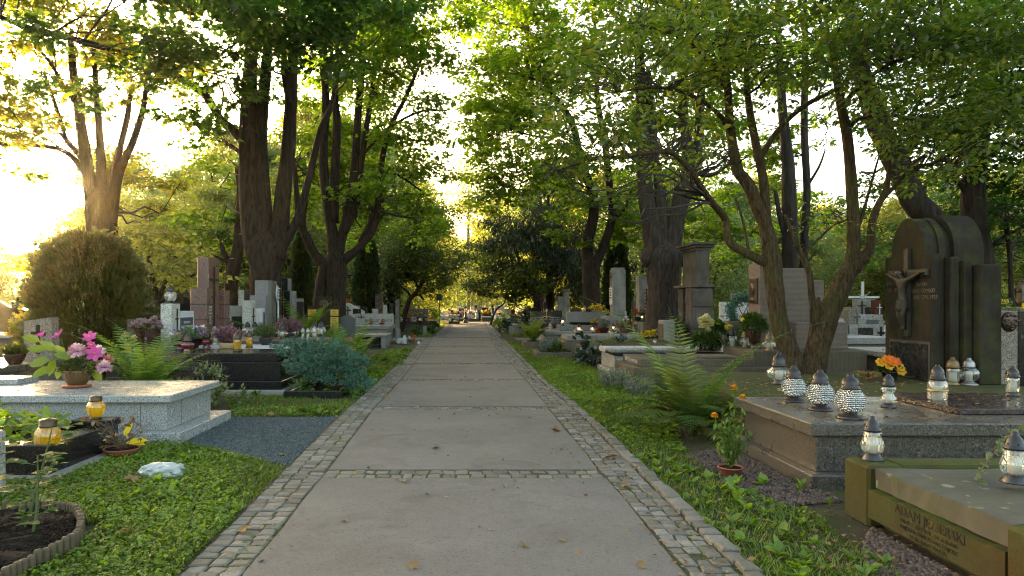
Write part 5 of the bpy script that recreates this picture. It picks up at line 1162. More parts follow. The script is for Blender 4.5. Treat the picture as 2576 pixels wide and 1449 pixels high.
lan(P(8,52,1130), .38, 44, 'drop', 'small red glass lantern behind the orange flowers', glass='glass_red', cap='cap_dark')
lan(P(8,1072,1106), .46, 42, 'tube', 'clear lantern with shiny gold cap right of the crucifix monument', cap='gold')
# left foreground yellow ones
x, y, z = G(243.7,1071.6,.34); lantern(-3.80, 6.95, .34, .235, 'pot', 'yellow ribbed glass lantern with dark brassy cap on the small black corner block', 'glass_yellow', 'bronze', wide=.88, n=24)
x, y, z = G(121,1112,.29); lantern(x, y, .20, .30, 'pot', 'yellow ribbed glass lantern with brassy cap among the plants of the frame grave', 'glass_yellow', 'bronze', wide=.85, n=24)
# red ones on the black tomb
for q, hp, lab in (((452,879),44,'red glass lantern with brassy cap, left of three on the black tomb'),((472,884),46,'red glass lantern with brassy cap, middle and nearest of three on the black tomb'),((520,875),45,'red glass lantern with brassy cap, right of three beside the heather bowl')):
    lan(q, .675, hp, 'squat', lab, glass='glass_red', cap='bronze', foot='glass_red', n=22)
lan((597,884), .675, 50, 'tube', 'slim yellow glass lantern with brassy cap standing at the edge of the black tomb', glass='glass_yellow', cap='bronze', wide=1.1)
lan((627,875), .675, 44, 'tube', 'slim yellow glass lantern behind the heather bowl', glass='glass_yellow', cap='bronze', wide=1.1)
lantern(-5.77, 13.19, 1.515, .36, 'globe', 'glowing clear lantern with black cap on top of the pale terrazzo pillar', cap='cap_black', candle=True)
# clear row on the speckled tomb
for t_, qx, qy, hp, k, lab in ((2,1690,1205,36,'globe','clear lantern with a warm candle, left of the leafy pot on the speckled tomb'),(2,1585,1205,36,'globe','clear ball lantern half hidden behind the heather'),
    (3,112,1068,39,'squat','squat clear lantern with black cap, left of a pair on the speckled tomb'),(3,277,1055,36,'squat','squat clear lantern with black cap, right of a pair on the speckled tomb'),
    (3,400,1075,28,'tube','small clear tube lantern above the juniper'),(3,470,1078,28,'tube','small pinkish tube lantern above the juniper'),(3,560,1040,36,'globe','clear ball lantern behind the tube lanterns'),(3,655,1045,38,'globe','clear ball lantern behind the pale stems'),(3,562,1110,38,'tube','taller clear tube lantern in front of the ball lanterns'),(2,1125,1325,46,'tube','tall clear tube lantern beside the right red lantern')):
    lan(P(t_,qx,qy), .72 if t_ == 3 or qx > 1400 else .66, hp, k, lab, cap='cap_black' if k != 'tube' else 'cap_silver', n=14)
lan(P(3,762,905), .2, 18, 'globe', 'silver-capped lantern peeping between the ferns', cap='cap_silver', n=12)
for qx, lab in ((1343,'left amber glass lantern on the lettered tomb'),(1503,'right amber glass lantern on the lettered tomb')): lan(P(3,qx,884), .69, 20, 'squat', lab, glass='glass_amber', cap='cap_brass', n=14)
lan(P(3,1172,840), .69, 17, 'globe', 'black-capped lantern at the left end of the lettered tomb', cap='cap_black', n=12)
x, y, z = px(2,1622,578,20.15); lantern(-6.45, 20.15, 1.93, .26, 'tube', 'red plastic candle on top of the dark and pale paired stone', 'petal_red', 'petal_red', candle=False, n=10)
for qx, lab in ((515,'right small red candle glass beside the relief cross stele'),(350,'left small red candle glass beside the flower bowl')): lan(P(1,qx,1240), .5, 17, 'jar', lab, glass='glass_red', cap='cap_dark', n=10, candle=False)
lan(P(1,210,860), .6, 40, 'globe', 'pale glowing ball lantern with blue cap before the black arched headstone', glass='wax_blue', cap='cap_dark', candle=False, n=14)
# middle right tombs
RZ = .585
for qx, qy, hp, k, lab, lit in ((835,1058,17,'tube','plain clear tube candle, leftmost on the plain brown tomb',False),(905,1055,24,'jar','lit clear lantern second from left on the plain brown tomb',True),(950,1056,17,'tube','plain clear tube candle right of the lit lantern',False),
    (1105,1054,22,'globe','lit clear ball lantern in the middle of the plain brown tomb',True),(1410,1035,22,'jar','lit clear lantern behind the tall tube lantern',True),(1485,1050,22,'globe','clear lantern beside the wicker basket',False)):
    lan(P(5,qx,qy), RZ, hp, k, lab, lit=lit, cap='cap_black' if lit else 'cap_brass', n=14)
lan(P(5,1383,1140), .53, 32, 'tube', 'taller clear tube lantern with brassy cap on the mossy lid', cap='cap_brass', n=14)
lan(P(5,988,738), 1.235, 17, 'bulb', 'small clear lantern with brassy cap on top of the long granite block', cap='cap_brass', n=12)
lan(P(5,662,945), .745, 22, 'bulb', 'small clear lantern at the left end of the plinth under the granite block', n=12, lit=True)
lan(P(5,478,1010), .54, 18, 'squat', 'crystal lantern in front of the white tulips', cap='cap_silver', n=12)
lan(P(5,1838,885), .95, 24, 'tube', 'lit tube lantern beside the red carnations', lit=True, cap='cap_black', n=12)
lan(P(5,2080,1132), .56, 27, 'globe', 'red ball lantern with black cap in front of the small rough block', glass='glass_red', cap='cap_black', n=18)
lan(P(5,2035,1215), .56, 18, 'drop', 'small brassy-topped lantern beside the fern tips', cap='cap_brass', n=12)
lan(P(6,785,1330), .54, 38, 'drop', 'faceted clear lantern with brassy tip in front of the big flower bowl', cap='cap_brass', n=16)
lan(P(6,975,1335), .54, 62, 'jar', 'tall clear lantern with dark pitched cap beside the yellow daisies', cap='cap_black', foot='cap_brass', n=14, wide=.75)
lan(P(6,1150,1288), .64, 44, 'squat', 'squat clear lantern with brassy cap left of the dark vase', cap='cap_brass', n=18)
lan(P(6,1470,1330), .64, 48, 'squat', 'squat clear lantern with dark brassy cap right of the dark vase', cap='cap_brass', n=18)
# ---- lily pot on the pale tomb
x, y, z = G(194,974,.51); zt = .51
t = thing('lily_pot','gold-brown pot of artificial magenta lilies and pale pink pompom flowers on the pale tomb','flower pot',(x,y,zt)); s = y/F
MB().lathe([(28*s,0),(33*s,3*s),(34*s,7*s),(31*s,7*s)], (x,y,zt), 26).build('saucer', M['clay'], t)
pot(t, (x,y,zt+5*s), 34*s, 38*s, 'bowl', 'pot_gold', lobes=16, la=.03, n=64)
MB().lathe([(16*s,0),(20*s,3*s),(11*s,10*s),(16*s,16*s)], (x,y,zt+4*s), 20).build('pot_foot', M['pot_gold'], t)
leaf_ball('greenery', (x,y,zt+40*s), 40*s, 34*s, 32*s, 420, .06, 'leaf_cypress', t, 'needle', 2.2)
def dpx(px_, py_, dd=0): return at(px_, py_, y+dd)
for (qx, qy, r, dd) in ((194,884,24,-.10),(262,925,21,-.06)):
    c = np.array([dpx(qx,qy,dd)]); arr('pompom_flower', flower_arrays(c, r*s, 190, up=.9, long=.8, wid=1.35), 'petal_pink', t)
arr('white_flower', flower_arrays(np.array([dpx(248,884,.0)]), 17*s, 120, up=.8), 'petal_white', t)
arr('pink_flower', flower_arrays(np.array([dpx(272,905,.03)]), 14*s, 120, up=.8), 'petal_rose', t)
for (qx, qy, ax, r) in ((227,851,(.1,-.7,.7),20),(231,868,(.3,-.8,.1),14),(240,890,(.25,-.9,.25),24),(148,846,(-.5,-.5,.8),22),(106,848,(-.4,-.2,1),18)):
    o = arr('lily', star_arrays(np.array([dpx(qx,qy,-.08)]), np.array([ax]), np.array([r*s]), 6, wid=1.5, cup=.45 if r > 19 else .9), 'petal_lily', t)
    m = MB(); e = Vector(ax).normalized()*r*s*.5; c = Vector(dpx(qx,qy,-.08))
    for i in range(5): m.tube([c, c+e+Vector((random.uniform(-.01,.01),0,random.uniform(-.01,.01)))], .0025, 4)
    m.build('stamen', M['petal_yellow'], t)
    m = MB(); m.tube([tuple(c), (c.x*.5+x*.5, y, (c.z+zt)/2+.02), (x,y,zt+.2)], .004, 5); m.build('stem', M['stem_green'], t)
LV = [(78,852,-1,.35,24),(92,878,-1,.1,24),(98,912,-1,-.2,30),(104,936,-.9,-.5,26),(130,925,-.4,-.8,26),(120,870,-.6,.5,22),(150,935,-.2,-1,22),(160,895,-.8,.2,24),(180,905,-.6,-.2,26),(275,910,.9,.1,16),(245,945,.6,-.6,22),(225,930,.2,-.8,18),(148,880,-.5,.5,20)]
C = np.array([dpx(a,b,random.uniform(-.12,.1)) for a,b,*_ in LV]); U = np.array([(a,random.uniform(-.5,.1),b) for *_,a,b,_ in LV]); SZ = np.array([q[4]*s*1.9 for q in LV])
C = C-unit(U)*SZ[:,None]*.5
for i in range(len(LV)): arr('silk_leaf', leaf_arrays(C[i:i+1], U[i:i+1], np.array([[.1,-.8,.6]]), SZ[i:i+1], 'oval', 1.05), 'leaf_silk', t)
m = MB()
for i in range(len(LV)): m.tube([tuple(C[i]), ((C[i][0]+x)/2, y, (C[i][2]+zt+.22)/2+.02), (x+random.uniform(-.04,.04), y, zt+.2)], .004, 5)
m.build('branch', M['stem_green'], t)
# ---- other flowers on the left
def dried_vase(label, cx, cyb, z, Y, r, h, mat, pet, nh, hr, spread, potk='urn', leafm='leaf_brown'):
    t = thing('flower_vase', label, 'flowers', (cx,Y,z)); pot(t, (cx,Y,z), r, h, potk, mat, 'vase', lobes=12 if potk == 'urn' else 0, la=.03, n=36)
    c, d = mound((cx,Y,z+h-.02), r*spread, r*spread, r*spread*1.05, nh); arr('blossom', flower_arrays(c, hr, 26, wid=1.4), pet, t)
    leaf_ball('foliage', (cx,Y,z+h-.03), r*spread*.8, r*spread*.8, r*spread*.6, 120, r*.7, leafm, t)
    m = MB()
    for q in c[::2]: m.tube([(cx,Y,z+h*.8), tuple(q)], .003, 4)
    m.build('stem', M['stem_dry'], t); return t
dried_vase('dark ribbed vase of dried mauve flowers next to the pale pillar', -5.66, 0, .675, 12.2, .105, .42, 'pot_brown', 'petal_dried', 60, .045, 1.9)
dried_vase('second bunch of dried mauve and white flowers partly behind the dark vase', -6.0, 0, .675, 12.45, .09, .40, 'pot_brown', 'petal_dried', 50, .045, 2.0)
dried_vase('yellow glass jar holding pale yellow dried everlasting flowers', -5.86, 0, .675, 11.72, .062, .22, 'glass_yellow', 'petal_strawy', 14, .055, 2.0, 'jar')
bq((482,876), .675, 22, 'pot', 'pot_black', 26, 'dark pot of violet silk flowers with a single pink rose behind the red lanterns', [('petal_violet',46,7,12),('petal_white',3,11,30),('petal_rose',2,12,30)], spread=1.8, nleaf=160)
bq((505,868), .66, 17, 'pot', 'pot_black', 20, 'low dark pot with a mossy green cushion behind the red lanterns', [('petal_violet',6,5,8)], spread=1.4, nleaf=220, lsize=.25)
t = bq(P(2,945,1150), .66, 13, 'vase', 'pot_black', 28, 'vase of small pink carnations and greenery before the red-brown monument', [('petal_rose',12,7,26)], spread=2.0, hgt=2.4, nleaf=220)
def heather(label, x, y, z, r, h, potr, poth, potmat, mat, potk='dish', n=2600, name='heather_bowl'):
    t = thing(name, label, 'potted heather', (x,y,z)); pot(t, (x,y,z), potr, poth, potk, potmat)
    k = 150; a = RNG.uniform(0,6.28,k); q = RNG.uniform(.1,1,k)**.6; ex = np.cos(a)*q*r; ey = np.sin(a)*q*r; ez = h*(1-.45*q**2)*RNG.uniform(.75,1.1,k)
    A = np.stack([x+ex*.25, y+ey*.25, np.full(k, z+poth*.8)],1); B = np.stack([x+ex, y+ey, z+poth*.8+ez],1)
    tw = twig_arrays(A, B, np.full(k,.003), np.full(k,.0015), .05); np_mesh('stem', [(*tw,0)], M['stem_dry'], t)
    m_ = n//k; ts = RNG.uniform(.35,1.02,(k,m_,1)); p = (A[:,None,:]+(B-A)[:,None,:]*ts).reshape(-1,3)+RNG.normal(0,.006,(k*m_,3))
    U = np.repeat(unit(B-A),m_,0)+rnd_dir(k*m_)*.9
    arr('sprig', leaf_arrays(p, U, rnd_dir(k*m_), RNG.uniform(.6,1.2,k*m_)*.026*(r/.22), 'oval', 1.2), mat, t); return t
x, y, z = G(572,876,.675); heather('gold-brown dish of pink heather at the back of the black tomb', x, y+.02, .675, .30, .36, .17, .10, 'pot_cream', 'leaf_heather')
x, y, z = G(668,863,.70); t = heather('black bowl of bushy light green herb on the white-topped tomb', x, y, .66, .26, .34, .14, .15, 'pot_black', 'leaf_plant', 'bowl', name='herb_bowl')
x, y, z = G(712,852,.72); heather('second pink heather behind the green herb bowl', x, y+.5, .72, .34, .40, .14, .10, 'pot_black', 'leaf_heather')
x, y, z = G(37,916,.5); heather('brown bowl of dull reddish plants on the slanted terrazzo tomb', x, y, .5, .26, .20, .17, .17, 'pot_brown', 'leaf_brown', 'bowl', name='plant_bowl')
bq(P(1,235,770), .6, 16, 'vase', 'pot_black', 22, 'vase of pale yellow tulips before the black arched headstone', [('petal_cream',14,9,14)], spread=1.6, hgt=2.2, nleaf=60)
# red lilies, hydrangea heads, small flowers among ferns
t = bq(P(3,960,1000), .1, 20, 'pot', 'pot_black', 60, 'scarlet silk lilies rising between the ferns', [('petal_redor',9,12,10)], spread=1.4, nleaf=70)
for qx, qy, lab in ((1050,1090,'pinkish dried hydrangea head, upper of two beside the juniper'),(1060,1225,'pinkish dried hydrangea head, lower of two beside the juniper')):
    x, y, z = px(3,qx,qy,13.3); t = thing('hydrangea', lab, 'flower', (x,y,0)); c, d = mound((x,y,z-.03), .085,.085,.085, 60); arr('blossom', flower_arrays(c, .022, 6, wid=2.2), 'petal_dusk', t)
    m = MB(); m.tube([(x+.05,y,0),(x+.02,y,z*.5),(x,y,z)], .006, 5); m.build('stem', M['stem_green'], t); leaf_ball('foliage', (x,y,z*.45), .14,.14,.2, 60, .11, 'leaf_plant', t)
bq(P(4,150,815), .0, 10, 'pot', 'pot_black', 12, 'bright yellow chrysanthemum in a dark pot beyond the side path on the left', [('petal_yellow',50,4.5,24)], spread=1.15, hgt=.9, nleaf=120)
shrub('low bright green leafy clump beside the far left marker post', *px(4,370,870,33.2)[:2], 0, .42,.4,.45, 420, .13, 'leaf_plant', cat='plant', name='leafy_plant', stems=0)
shrub('hosta-like green clump right of the far left marker post', *px(4,600,880,34)[:2], 0, .24,.3,.38, 200, .15, 'leaf_plant', cat='plant', name='leafy_plant', stems=0)
shrub('dark green plant with broad leaves below the brown tomb end', *px(4,660,770,39)[:2], 0, .42,.5,.55, 320, .17, 'leaf_deep', cat='plant', name='leafy_plant', stems=0)
bq(P(4,585,775), 0, 7, 'pot', 'pot_black', 14, 'small scarlet flowers over dark leaves near the brown tomb end', [('petal_redor',10,4,14)], spread=1.5, nleaf=80)
# items on the long brown tomb
for qx, mat, lab in ((100,'petal_yellow','small yellow and green flower pot, left on the long dark tomb'),(240,'petal_orange','small orange flower pot in the middle of the long dark tomb'),(400,'petal_yellow','small yellow flower pot, right on the long dark tomb')):
    bq(P(4,qx,665), .56, 9, 'pot', 'clay', 9, lab, [(mat,12,4,10)], spread=1.8, nleaf=90)
for qx, g, lab in ((90,'glass_clear','first small clear lantern on the long dark tomb'),(285,'glass_clear','clear lantern with silver cap beside the orange pot on the long dark tomb'),(335,'glass_clear','taller clear lantern beside the orange pot on the long dark tomb'),(420,'wax_blue','blue-tinted lantern on the long dark tomb'),(487,'glass_red','red lantern at the right end of the long dark tomb'),(530,'glass_yellow','yellow lantern at the right end of the long dark tomb')):
    lan(P(4,qx,672), .56, 13, 'globe', lab, glass=g, cap='cap_silver' if g == 'glass_clear' else 'cap_dark', candle=False, n=10)
# worn-out lanterns dumped beside the path
x, y, z = G(*P(23,412,898)); t = thing('plastic_bottle','white plastic candle bottle in the heap of worn-out grave lights','bottle',(x,y,0)); MB().lathe([(.07,0),(.075,.02),(.072,.24),(.04,.30),(.04,.34)], (x,y,0), 14).build('bottle', M['plastic_white'], t)
def crumple(label, x, y, rx, ry, rz, mat, name, cat, seed=1, rot=0):
    bm = bmesh.new(); bmesh.ops.create_icosphere(bm, subdivisions=4, radius=1); rnd_ = random.Random(seed); k = [(Vector((rnd_.uniform(-1,1),rnd_.uniform(-1,1),rnd_.uniform(-1,1)))*rnd_.uniform(2,6), rnd_.uniform(0,6)) for _ in range(9)]
    for v in bm.verts:
        d = sum(abs(math.sin(a.dot(v.co)+p)) for a, p in k)/9; v.co *= .35+1.0*d
        v.co = Vector((v.co.x*rx, v.co.y*ry, max(0, v.co.z+.35)*rz)); v.co = Matrix.Rotation(rot,3,'Z') @ v.co
    me = bpy.data.meshes.new(name); bm.to_mesh(me); bm.free(); o = link_mesh(name, me, M[mat]); o.location = (x,y,0); return tag(o, label, cat)
x, y, z = G(*P(23,370,893)); crumple('crumpled white bag lying in the heap of worn-out grave lights', x, y, .16,.12,.15, 'plastic_white', 'crumpled_bag', 'bag', 3)
x, y, z = G(*P(23,462,890)); lantern(x, y, 0, .30, 'jar', 'amber lantern without cap in the heap of worn-out grave lights', 'glass_amber', 'cap_silver', n=12)
x, y, z = G(*P(23,440,895)); crumple('green crumpled wrapper in the heap of worn-out grave lights', x, y, .07,.05,.07, 'leaf_silk', 'crumpled_wrapper', 'litter', 5)
x, y, z = G(*P(23,505,880)); t = shrub('withered red-stemmed bouquet standing in the heap of grave lights', x, y, 0, .13,.1,.42, 40, .06, 'petal_redor', cat='withered flowers', name='withered_bouquet', stems=9, stemmat='clay')
x, y, z = G(*P(23,315,890)); crumple('brown crumpled foil lying left in the heap of grave lights', x, y, .15,.1,.09, 'leaf_dead', 'crumpled_foil', 'litter', 8)
for qx, qy in ((235,885),(560,898)):
    x, y, z = G(*P(23,qx,qy)); m = MB(); m.lathe([(.02,-.01),(.05,-.01),(.055,0),(.05,.01),(.02,.01)], (0,0,0), 14); m.v = [(x+q[0], y+q[2], .05+q[1]) for q in m.v]
    single('candle_lid', m, M['paper'], 'white round candle lid lying on the ground '+('left of the bag' if qx < 400 else 'by the path setts'), 'lid', (x,y,0))
# ---- ferns and plants on the left
fern('pale green fern arching up behind the pale granite tomb', -4.6, 9.75, .05, 1.25, 22, rise=(.75,1.15), droop=(.35,.7), wid=.2, pin=28)
fern('smaller fern spilling over the edge of the pale tomb, right of the lily pot', -3.9, 9.6, .0, .62, 11, parts=False, rise=(.5,.9))
shrub('peony with pale three-part leaves in front of the black tomb', -3.95, 10.3, 0, .55,.4,.66, 620, .085, 'leaf_pale', cat='plant', name='peony', stems=9, stemmat='stem_green')
shrub('leafy peony shoots beside the pale tomb corner', -4.9, 10.5, 0, .5,.3,.5, 380, .08, 'leaf_pale', cat='plant', name='peony', stems=6, stemmat='stem_green')
fern('tall upright fern before the dark bronze portrait monument', -4.45, 18.2, .2, 1.35, 20, rise=(.9,1.3), droop=(.45,.8))
fern('fern leaning over the lanterns on the speckled tomb', -3.6, 17.4, .2, 1.05, 14, parts=False, rise=(.7,1.1))
fern('large upright fern behind the blue juniper', -2.55, 14.6, 0, 1.15, 18, rise=(.9,1.25), droop=(.4,.75))
fern('low spreading fern at the path edge behind the juniper', -2.15, 14.2, 0, .75, 15, rise=(.3,.7), droop=(.3,.6))
fern('second low fern nearer the grass behind the juniper', -2.35, 15.6, 0, .75, 13, parts=False, rise=(.4,.8))
shrub('pale-leaved plant between the tube lanterns and the juniper', -3.1, 13.4, 0, .35,.3,.95, 260, .11, 'leaf_pale', cat='plant', name='leafy_plant', stems=6, stemmat='stem_green')
shrub('fine-leaved green cushion plant beside the path ferns', -1.98, 17.2, 0, .42,.5,.35, 1200, .06, 'leaf_fern', cat='plant', name='cushion_plant', stems=0)
# blue juniper
t = thing('juniper','spreading blue-green juniper bush between black tomb and path','juniper',(-2.62,11.7,0)); blobs = [(-2.8,11.6,.66,.45,.35,.16),(-2.35,11.75,.62,.42,.35,.15),(-3.05,11.8,.72,.3,.3,.12),(-2.0,11.6,.50,.28,.3,.10),(-2.1,11.4,.28,.38,.3,.13),(-2.55,11.5,.40,.42,.3,.14),(-1.86,11.35,.20,.22,.25,.08),(-2.6,11.9,.76,.4,.3,.12),(-2.6,11.35,.48,.4,.25,.16),(-2.2,11.5,.42,.35,.3,.14)]
bl = []; tw = MB()
for (bx,by,bz,rx,ry,rz) in blobs:
    k = 70; d = rnd_dir(k); c = np.array([bx,by,bz])+d*np.array([rx,ry,rz])*RNG.uniform(.5,1,k)[:,None]; C = np.repeat(c,26,0); m_ = len(C)
    dr = np.repeat(unit(d*np.array([1,1,.5])+np.array([0,0,.25])),26,0); off = RNG.uniform(0,.10,m_)[:,None]*dr+RNG.normal(0,.014,(m_,3))
    bl.append(leaf_arrays(C+off, dr+rnd_dir(m_)*.75, rnd_dir(m_), RNG.uniform(.025,.055,m_), 'needle', 2.4))
    tw.tube([(-2.62,11.7,0),((bx-2.62)/2-.02,(by+11.7)/2,bz*.55),(bx,by,bz)], [.03,.02,.006], 6)
np_mesh('foliage', [(*b,0) for b in bl], M['leaf_juniper'], t); tw.build('stem', M['bark_red'], t)
leaf_ball('undergrowth', (-2.75,11.3,.05), .2,.15,.25, 60, .10, 'leaf_plant', t)
conifer_bush('big rounded thuja bush glowing in the low sun on the left', -7.83, 14.1, -.05, 1.0, 2.86, 22000, 'leaf_thuja', .13, tuft=620, name='thuja_bush', top=.35, belly=.5)
# plants of the frame grave, dead pot plant, rose stems, bag
t = thing('grave_planting','dense green leafy plants filling the small black frame grave','plants',(-4.7,6.45,.2)); C = np.stack([RNG.uniform(-5.7,-3.9,420),RNG.uniform(6.1,6.82,420),np.full(420,.2)+RNG.uniform(0,.22,420)],1); U = rnd_dir(420); U[:,2] = np.abs(U[:,2])*.8
arr('foliage', leaf_arrays(C, U, np.array([0,0,1.])+rnd_dir(420)*.5, RNG.uniform(.08,.17,420), 'oval', 1.0), 'leaf_weed', t)
x, y = -3.42, 6.72; t = thing('withered_pot_plant','brown withered plant in a terracotta bowl with a yellow ribbon','pot plant',(x,y,0)); pot(t, (x,y,0), .17,.09,'bowl','clay'); MB().lathe([(.15,.085),(.001,.095)], (x,y,0), 18).build('soil', M['soil'], t)
A = np.tile(np.array([[x,y,.08]]),(60,1))+RNG.normal(0,.03,(60,3)); a = RNG.uniform(0,6.28,60); B = A+np.stack([np.cos(a)*RNG.uniform(.1,.36,60),np.sin(a)*RNG.uniform(.1,.3,60),RNG.uniform(.04,.34,60)],1)
np_mesh('stem', [(*twig_arrays(A,B,np.full(60,.003),np.full(60,.0012),.12),0)], M['stem_dry'], t)
C = np.repeat(B[:26],3,0); arr('foliage', leaf_arrays(C, rnd_dir(78)-np.array([0,0,.6]), rnd_dir(78), RNG.uniform(.03,.07,78), 'oval', 1.0), 'leaf_dead', t)
arr('ribbon', leaf_arrays(np.array([[x+.05,y-.03,.14],[x+.1,y,.13],[x+.02,y,.2]]), np.array([[1,.1,.15],[.9,-.4,.05],[.5,.2,.9]]), np.array([[0,-.6,1],[0,-.4,1],[0,-1,.3]]), np.array([.22,.18,.15]), 'oval', .8), 'petal_yellow', t)
crumple('crumpled white plastic bag lying in the weeds', *G(410,1200)[:2], .19,.13,.10, 'plastic_white', 'plastic_bag', 'bag', 11, .2)
for (bx,by,tx,tz,lab) in ((-3.02,4.25,-2.92,.95,'tallest thorny rose shoot in the log bed'),(-3.25,4.2,-3.2,.82,'thin rose shoot leaning left in the log bed'),(-2.75,4.3,-2.72,.55,'short rose shoot near the log edging'),(-2.88,4.42,-2.70,.70,'slanting rose shoot at the right of the log bed'),(-3.1,4.4,-3.12,.72,'left rose shoot in the log bed')):
    t = thing('rose_shoot', lab, 'rose plant', (bx,by,.05)); m = MB(); pts = [(bx,by,.04),(bx+(tx-bx)*.3+.02,by,tz*.4),(bx+(tx-bx)*.7,by+.02,tz*.75),(tx,by,tz)]; m.tube(smooth_path(pts,3), [.010-.0007*i for i in range(10)], 6); m.build('stem', M['stem_green'], t)
    k = 15; hs = np.linspace(.12,1,k); C = np.array([[bx+(tx-bx)*h,by,.05+(tz-.05)*h] for h in hs]); a = RNG.uniform(0,6.28,k); U = np.stack([np.cos(a),np.sin(a)*.6,RNG.uniform(-.05,.35,k)],1)
    C3 = np.concatenate([C+unit(U)*q for q in (.05,.085,.085)]); U3 = np.concatenate([U,U+np.stack([-np.sin(a),np.cos(a),0*a],1)*.8,U-np.stack([-np.sin(a),np.cos(a),0*a],1)*.8])
    arr('foliage', leaf_arrays(C3, U3, np.array([0,-.1,1.])+rnd_dir(3*k)*.25, RNG.uniform(.06,.10,3*k), 'oval', 1.2), 'leaf_plant', t)
    m = MB()
    for c_, u_ in zip(C, unit(U)): m.tube([tuple(c_), tuple(c_+u_*.09)], .002, 4)
    m.build('leaf_stalk', M['stem_green'], t)
# ---- right side plants
fern('big dark green fern with long arching fronds beside the right verge', 2.58, 7.9, .0, 1.4, 38, 'leaf_fern_dark', rise=(.3,1.15), droop=(.3,.8), wid=.19, pin=32)
fern('flat pale fern creeping over the grass left of the big fern', 2.15, 8.5, 0, .55, 9, parts=False, rise=(.15,.4), droop=(.2,.4))
fern('yellow-green fern growing in the stone trough', 2.25, 23.85, .2, .95, 34, 'leaf_fern_yellow', rise=(.6,1.25), droop=(.3,.7), wid=.2, pin=24)
def sprigs(label, x, y, z, r, h, mat, n=70, name='heather', cat='heather', size=.03, leaves=22, tw='stem_green'):
    t = thing(name, label, cat, (x,y,z)); a = RNG.uniform(0,6.28,n); q = RNG.uniform(.1,1,n)**.6; A = np.stack([x+np.cos(a)*q*r*.6,y+np.sin(a)*q*r*.6,np.full(n,z)],1); B = np.stack([x+np.cos(a)*q*r,y+np.sin(a)*q*r,z+h*(1-.3*q**2)*RNG.uniform(.7,1.1,n)],1)
    np_mesh('stem', [(*twig_arrays(A,B,np.full(n,.003),np.full(n,.0015),.06),0)], M[tw], t); ts = RNG.uniform(.15,1.02,(n,leaves,1)); p = (A[:,None,:]+(B-A)[:,None,:]*ts).reshape(-1,3)
    arr('foliage', leaf_arrays(p, np.repeat(unit(B-A),leaves,0)+rnd_dir(n*leaves)*.8, rnd_dir(n*leaves), RNG.uniform(.6,1.2,n*leaves)*size, 'oval', 1.1), mat, t); return t
sprigs('grey-green heather clump at the foot of the lettered brown tomb', 2.55, 11.9, 0, .32,.42, 'leaf_heather_grey', 110)
sprigs('second grey heather clump nearer the big fern', 2.75, 11.0, 0, .28,.36, 'leaf_heather_grey', 90)
sprigs('whitish heather in the small planter', 2.25, 20.1, .09, .2,.4, 'leaf_heather_grey', 60, size=.05)
sprigs('bright green sprigs in the small planter', 2.6, 20.3, .09, .18,.35, 'leaf_plant', 40, size=.06, name='sprig_plant', cat='plant')
shrub('creeping grey-brown plant in the small planter', 2.55, 19.9, .08, .35,.3,.18, 260, .07, 'leaf_brown', cat='plant', name='creeping_plant', stems=0)
t = shrub('dark ivy bush growing between the two brown tombs', 3.0, 16.55, 0, .45,.35,.62, 520, .12, 'leaf_ivy', cat='ivy', name='ivy_bush', stems=6, wid=1.5)
shrub('ivy trailing over the mossy lid', 3.7, 17.25, .25, .7,.2,.4, 260, .10, 'leaf_ivy', cat='ivy', name='ivy_trail', stems=0, wid=1.5)
shrub('small succulent rosette plant at the front of the mossy lid', 3.12, 18.9, .53, .22,.2,.26, 220, .09, 'leaf_ivy', cat='plant', name='leafy_plant', stems=0)
bq(P(24,1390,755), .55, 15, 'dish', 'pot_black', 4, 'mound of yellow chrysanthemums lying on the mossy tomb', [('petal_yellow',70,5,22)], spread=1.3, hgt=.75, nleaf=80)
shrub('tall thin-leaved weed beside the blackened cornice monument', 5.75, 18.9, 0, .45,.4,1.35, 520, .11, 'leaf_plant', cat='plant', name='tall_weed', stems=9, stemmat='stem_green')
bq(P(5,1155,940), .75, 7.5, 'bowl', 'pot_black', 5, 'yellow chrysanthemum bowl in front of the long granite block', [('petal_yellow',40,3.2,22)], spread=1.2, hgt=1.1, nleaf=100)
bq(P(5,1158,742), 1.23, 12, 'bowl', 'pot_cream', 5, 'pale yellow flowers on top of the long granite block', [('petal_yellow',26,5,18)], spread=1.4, hgt=.9, nleaf=50)
bouquet('yellow flowers squeezed against the tall grey pillar', px(5,1290,0,25.75)[0], 25.75, 1.0, .12, 'bowl', 'pot_black', .08, [('petal_yellow',22,.06,18)], spread=1.2, hgt=1.2, nleaf=50)
x, y, z = G(*P(5,1268,1052), RZ); heather('dark bowl of whitish heather on the plain brown tomb', x, y, RZ, .24,.34,.19,.17, 'pot_brown', 'leaf_heather_grey', 'bowl')
bq(P(5,1187,1052), RZ, 7, 'dish', 'pot_black', 2, 'single crimson silk rose lying on the plain brown tomb', [('petal_red',5,6,24)], spread=.7, hgt=.8, nleaf=14, name='silk_rose')
bq(P(5,1590,1050), RZ, 14, 'basket', 'wicker', 12, 'wicker basket of dark red flowers and greenery', [('petal_red',12,6,20)], spread=1.5, hgt=1.1, nleaf=170)
bq(P(5,1778,885), .95, 10, 'vase', 'pot_black', 12, 'dark vase of red carnations on the ladder-strip pillar base', [('petal_red',14,5,24)], spread=1.5, hgt=1.8, nleaf=160)
bq(P(5,445,960), .56, 12, 'dish', 'pot_cream', 6, 'white tulips with green leaves in front of the black double headstone', [('petal_white',14,7,12)], spread=1.9, hgt=2.6, nleaf=90)
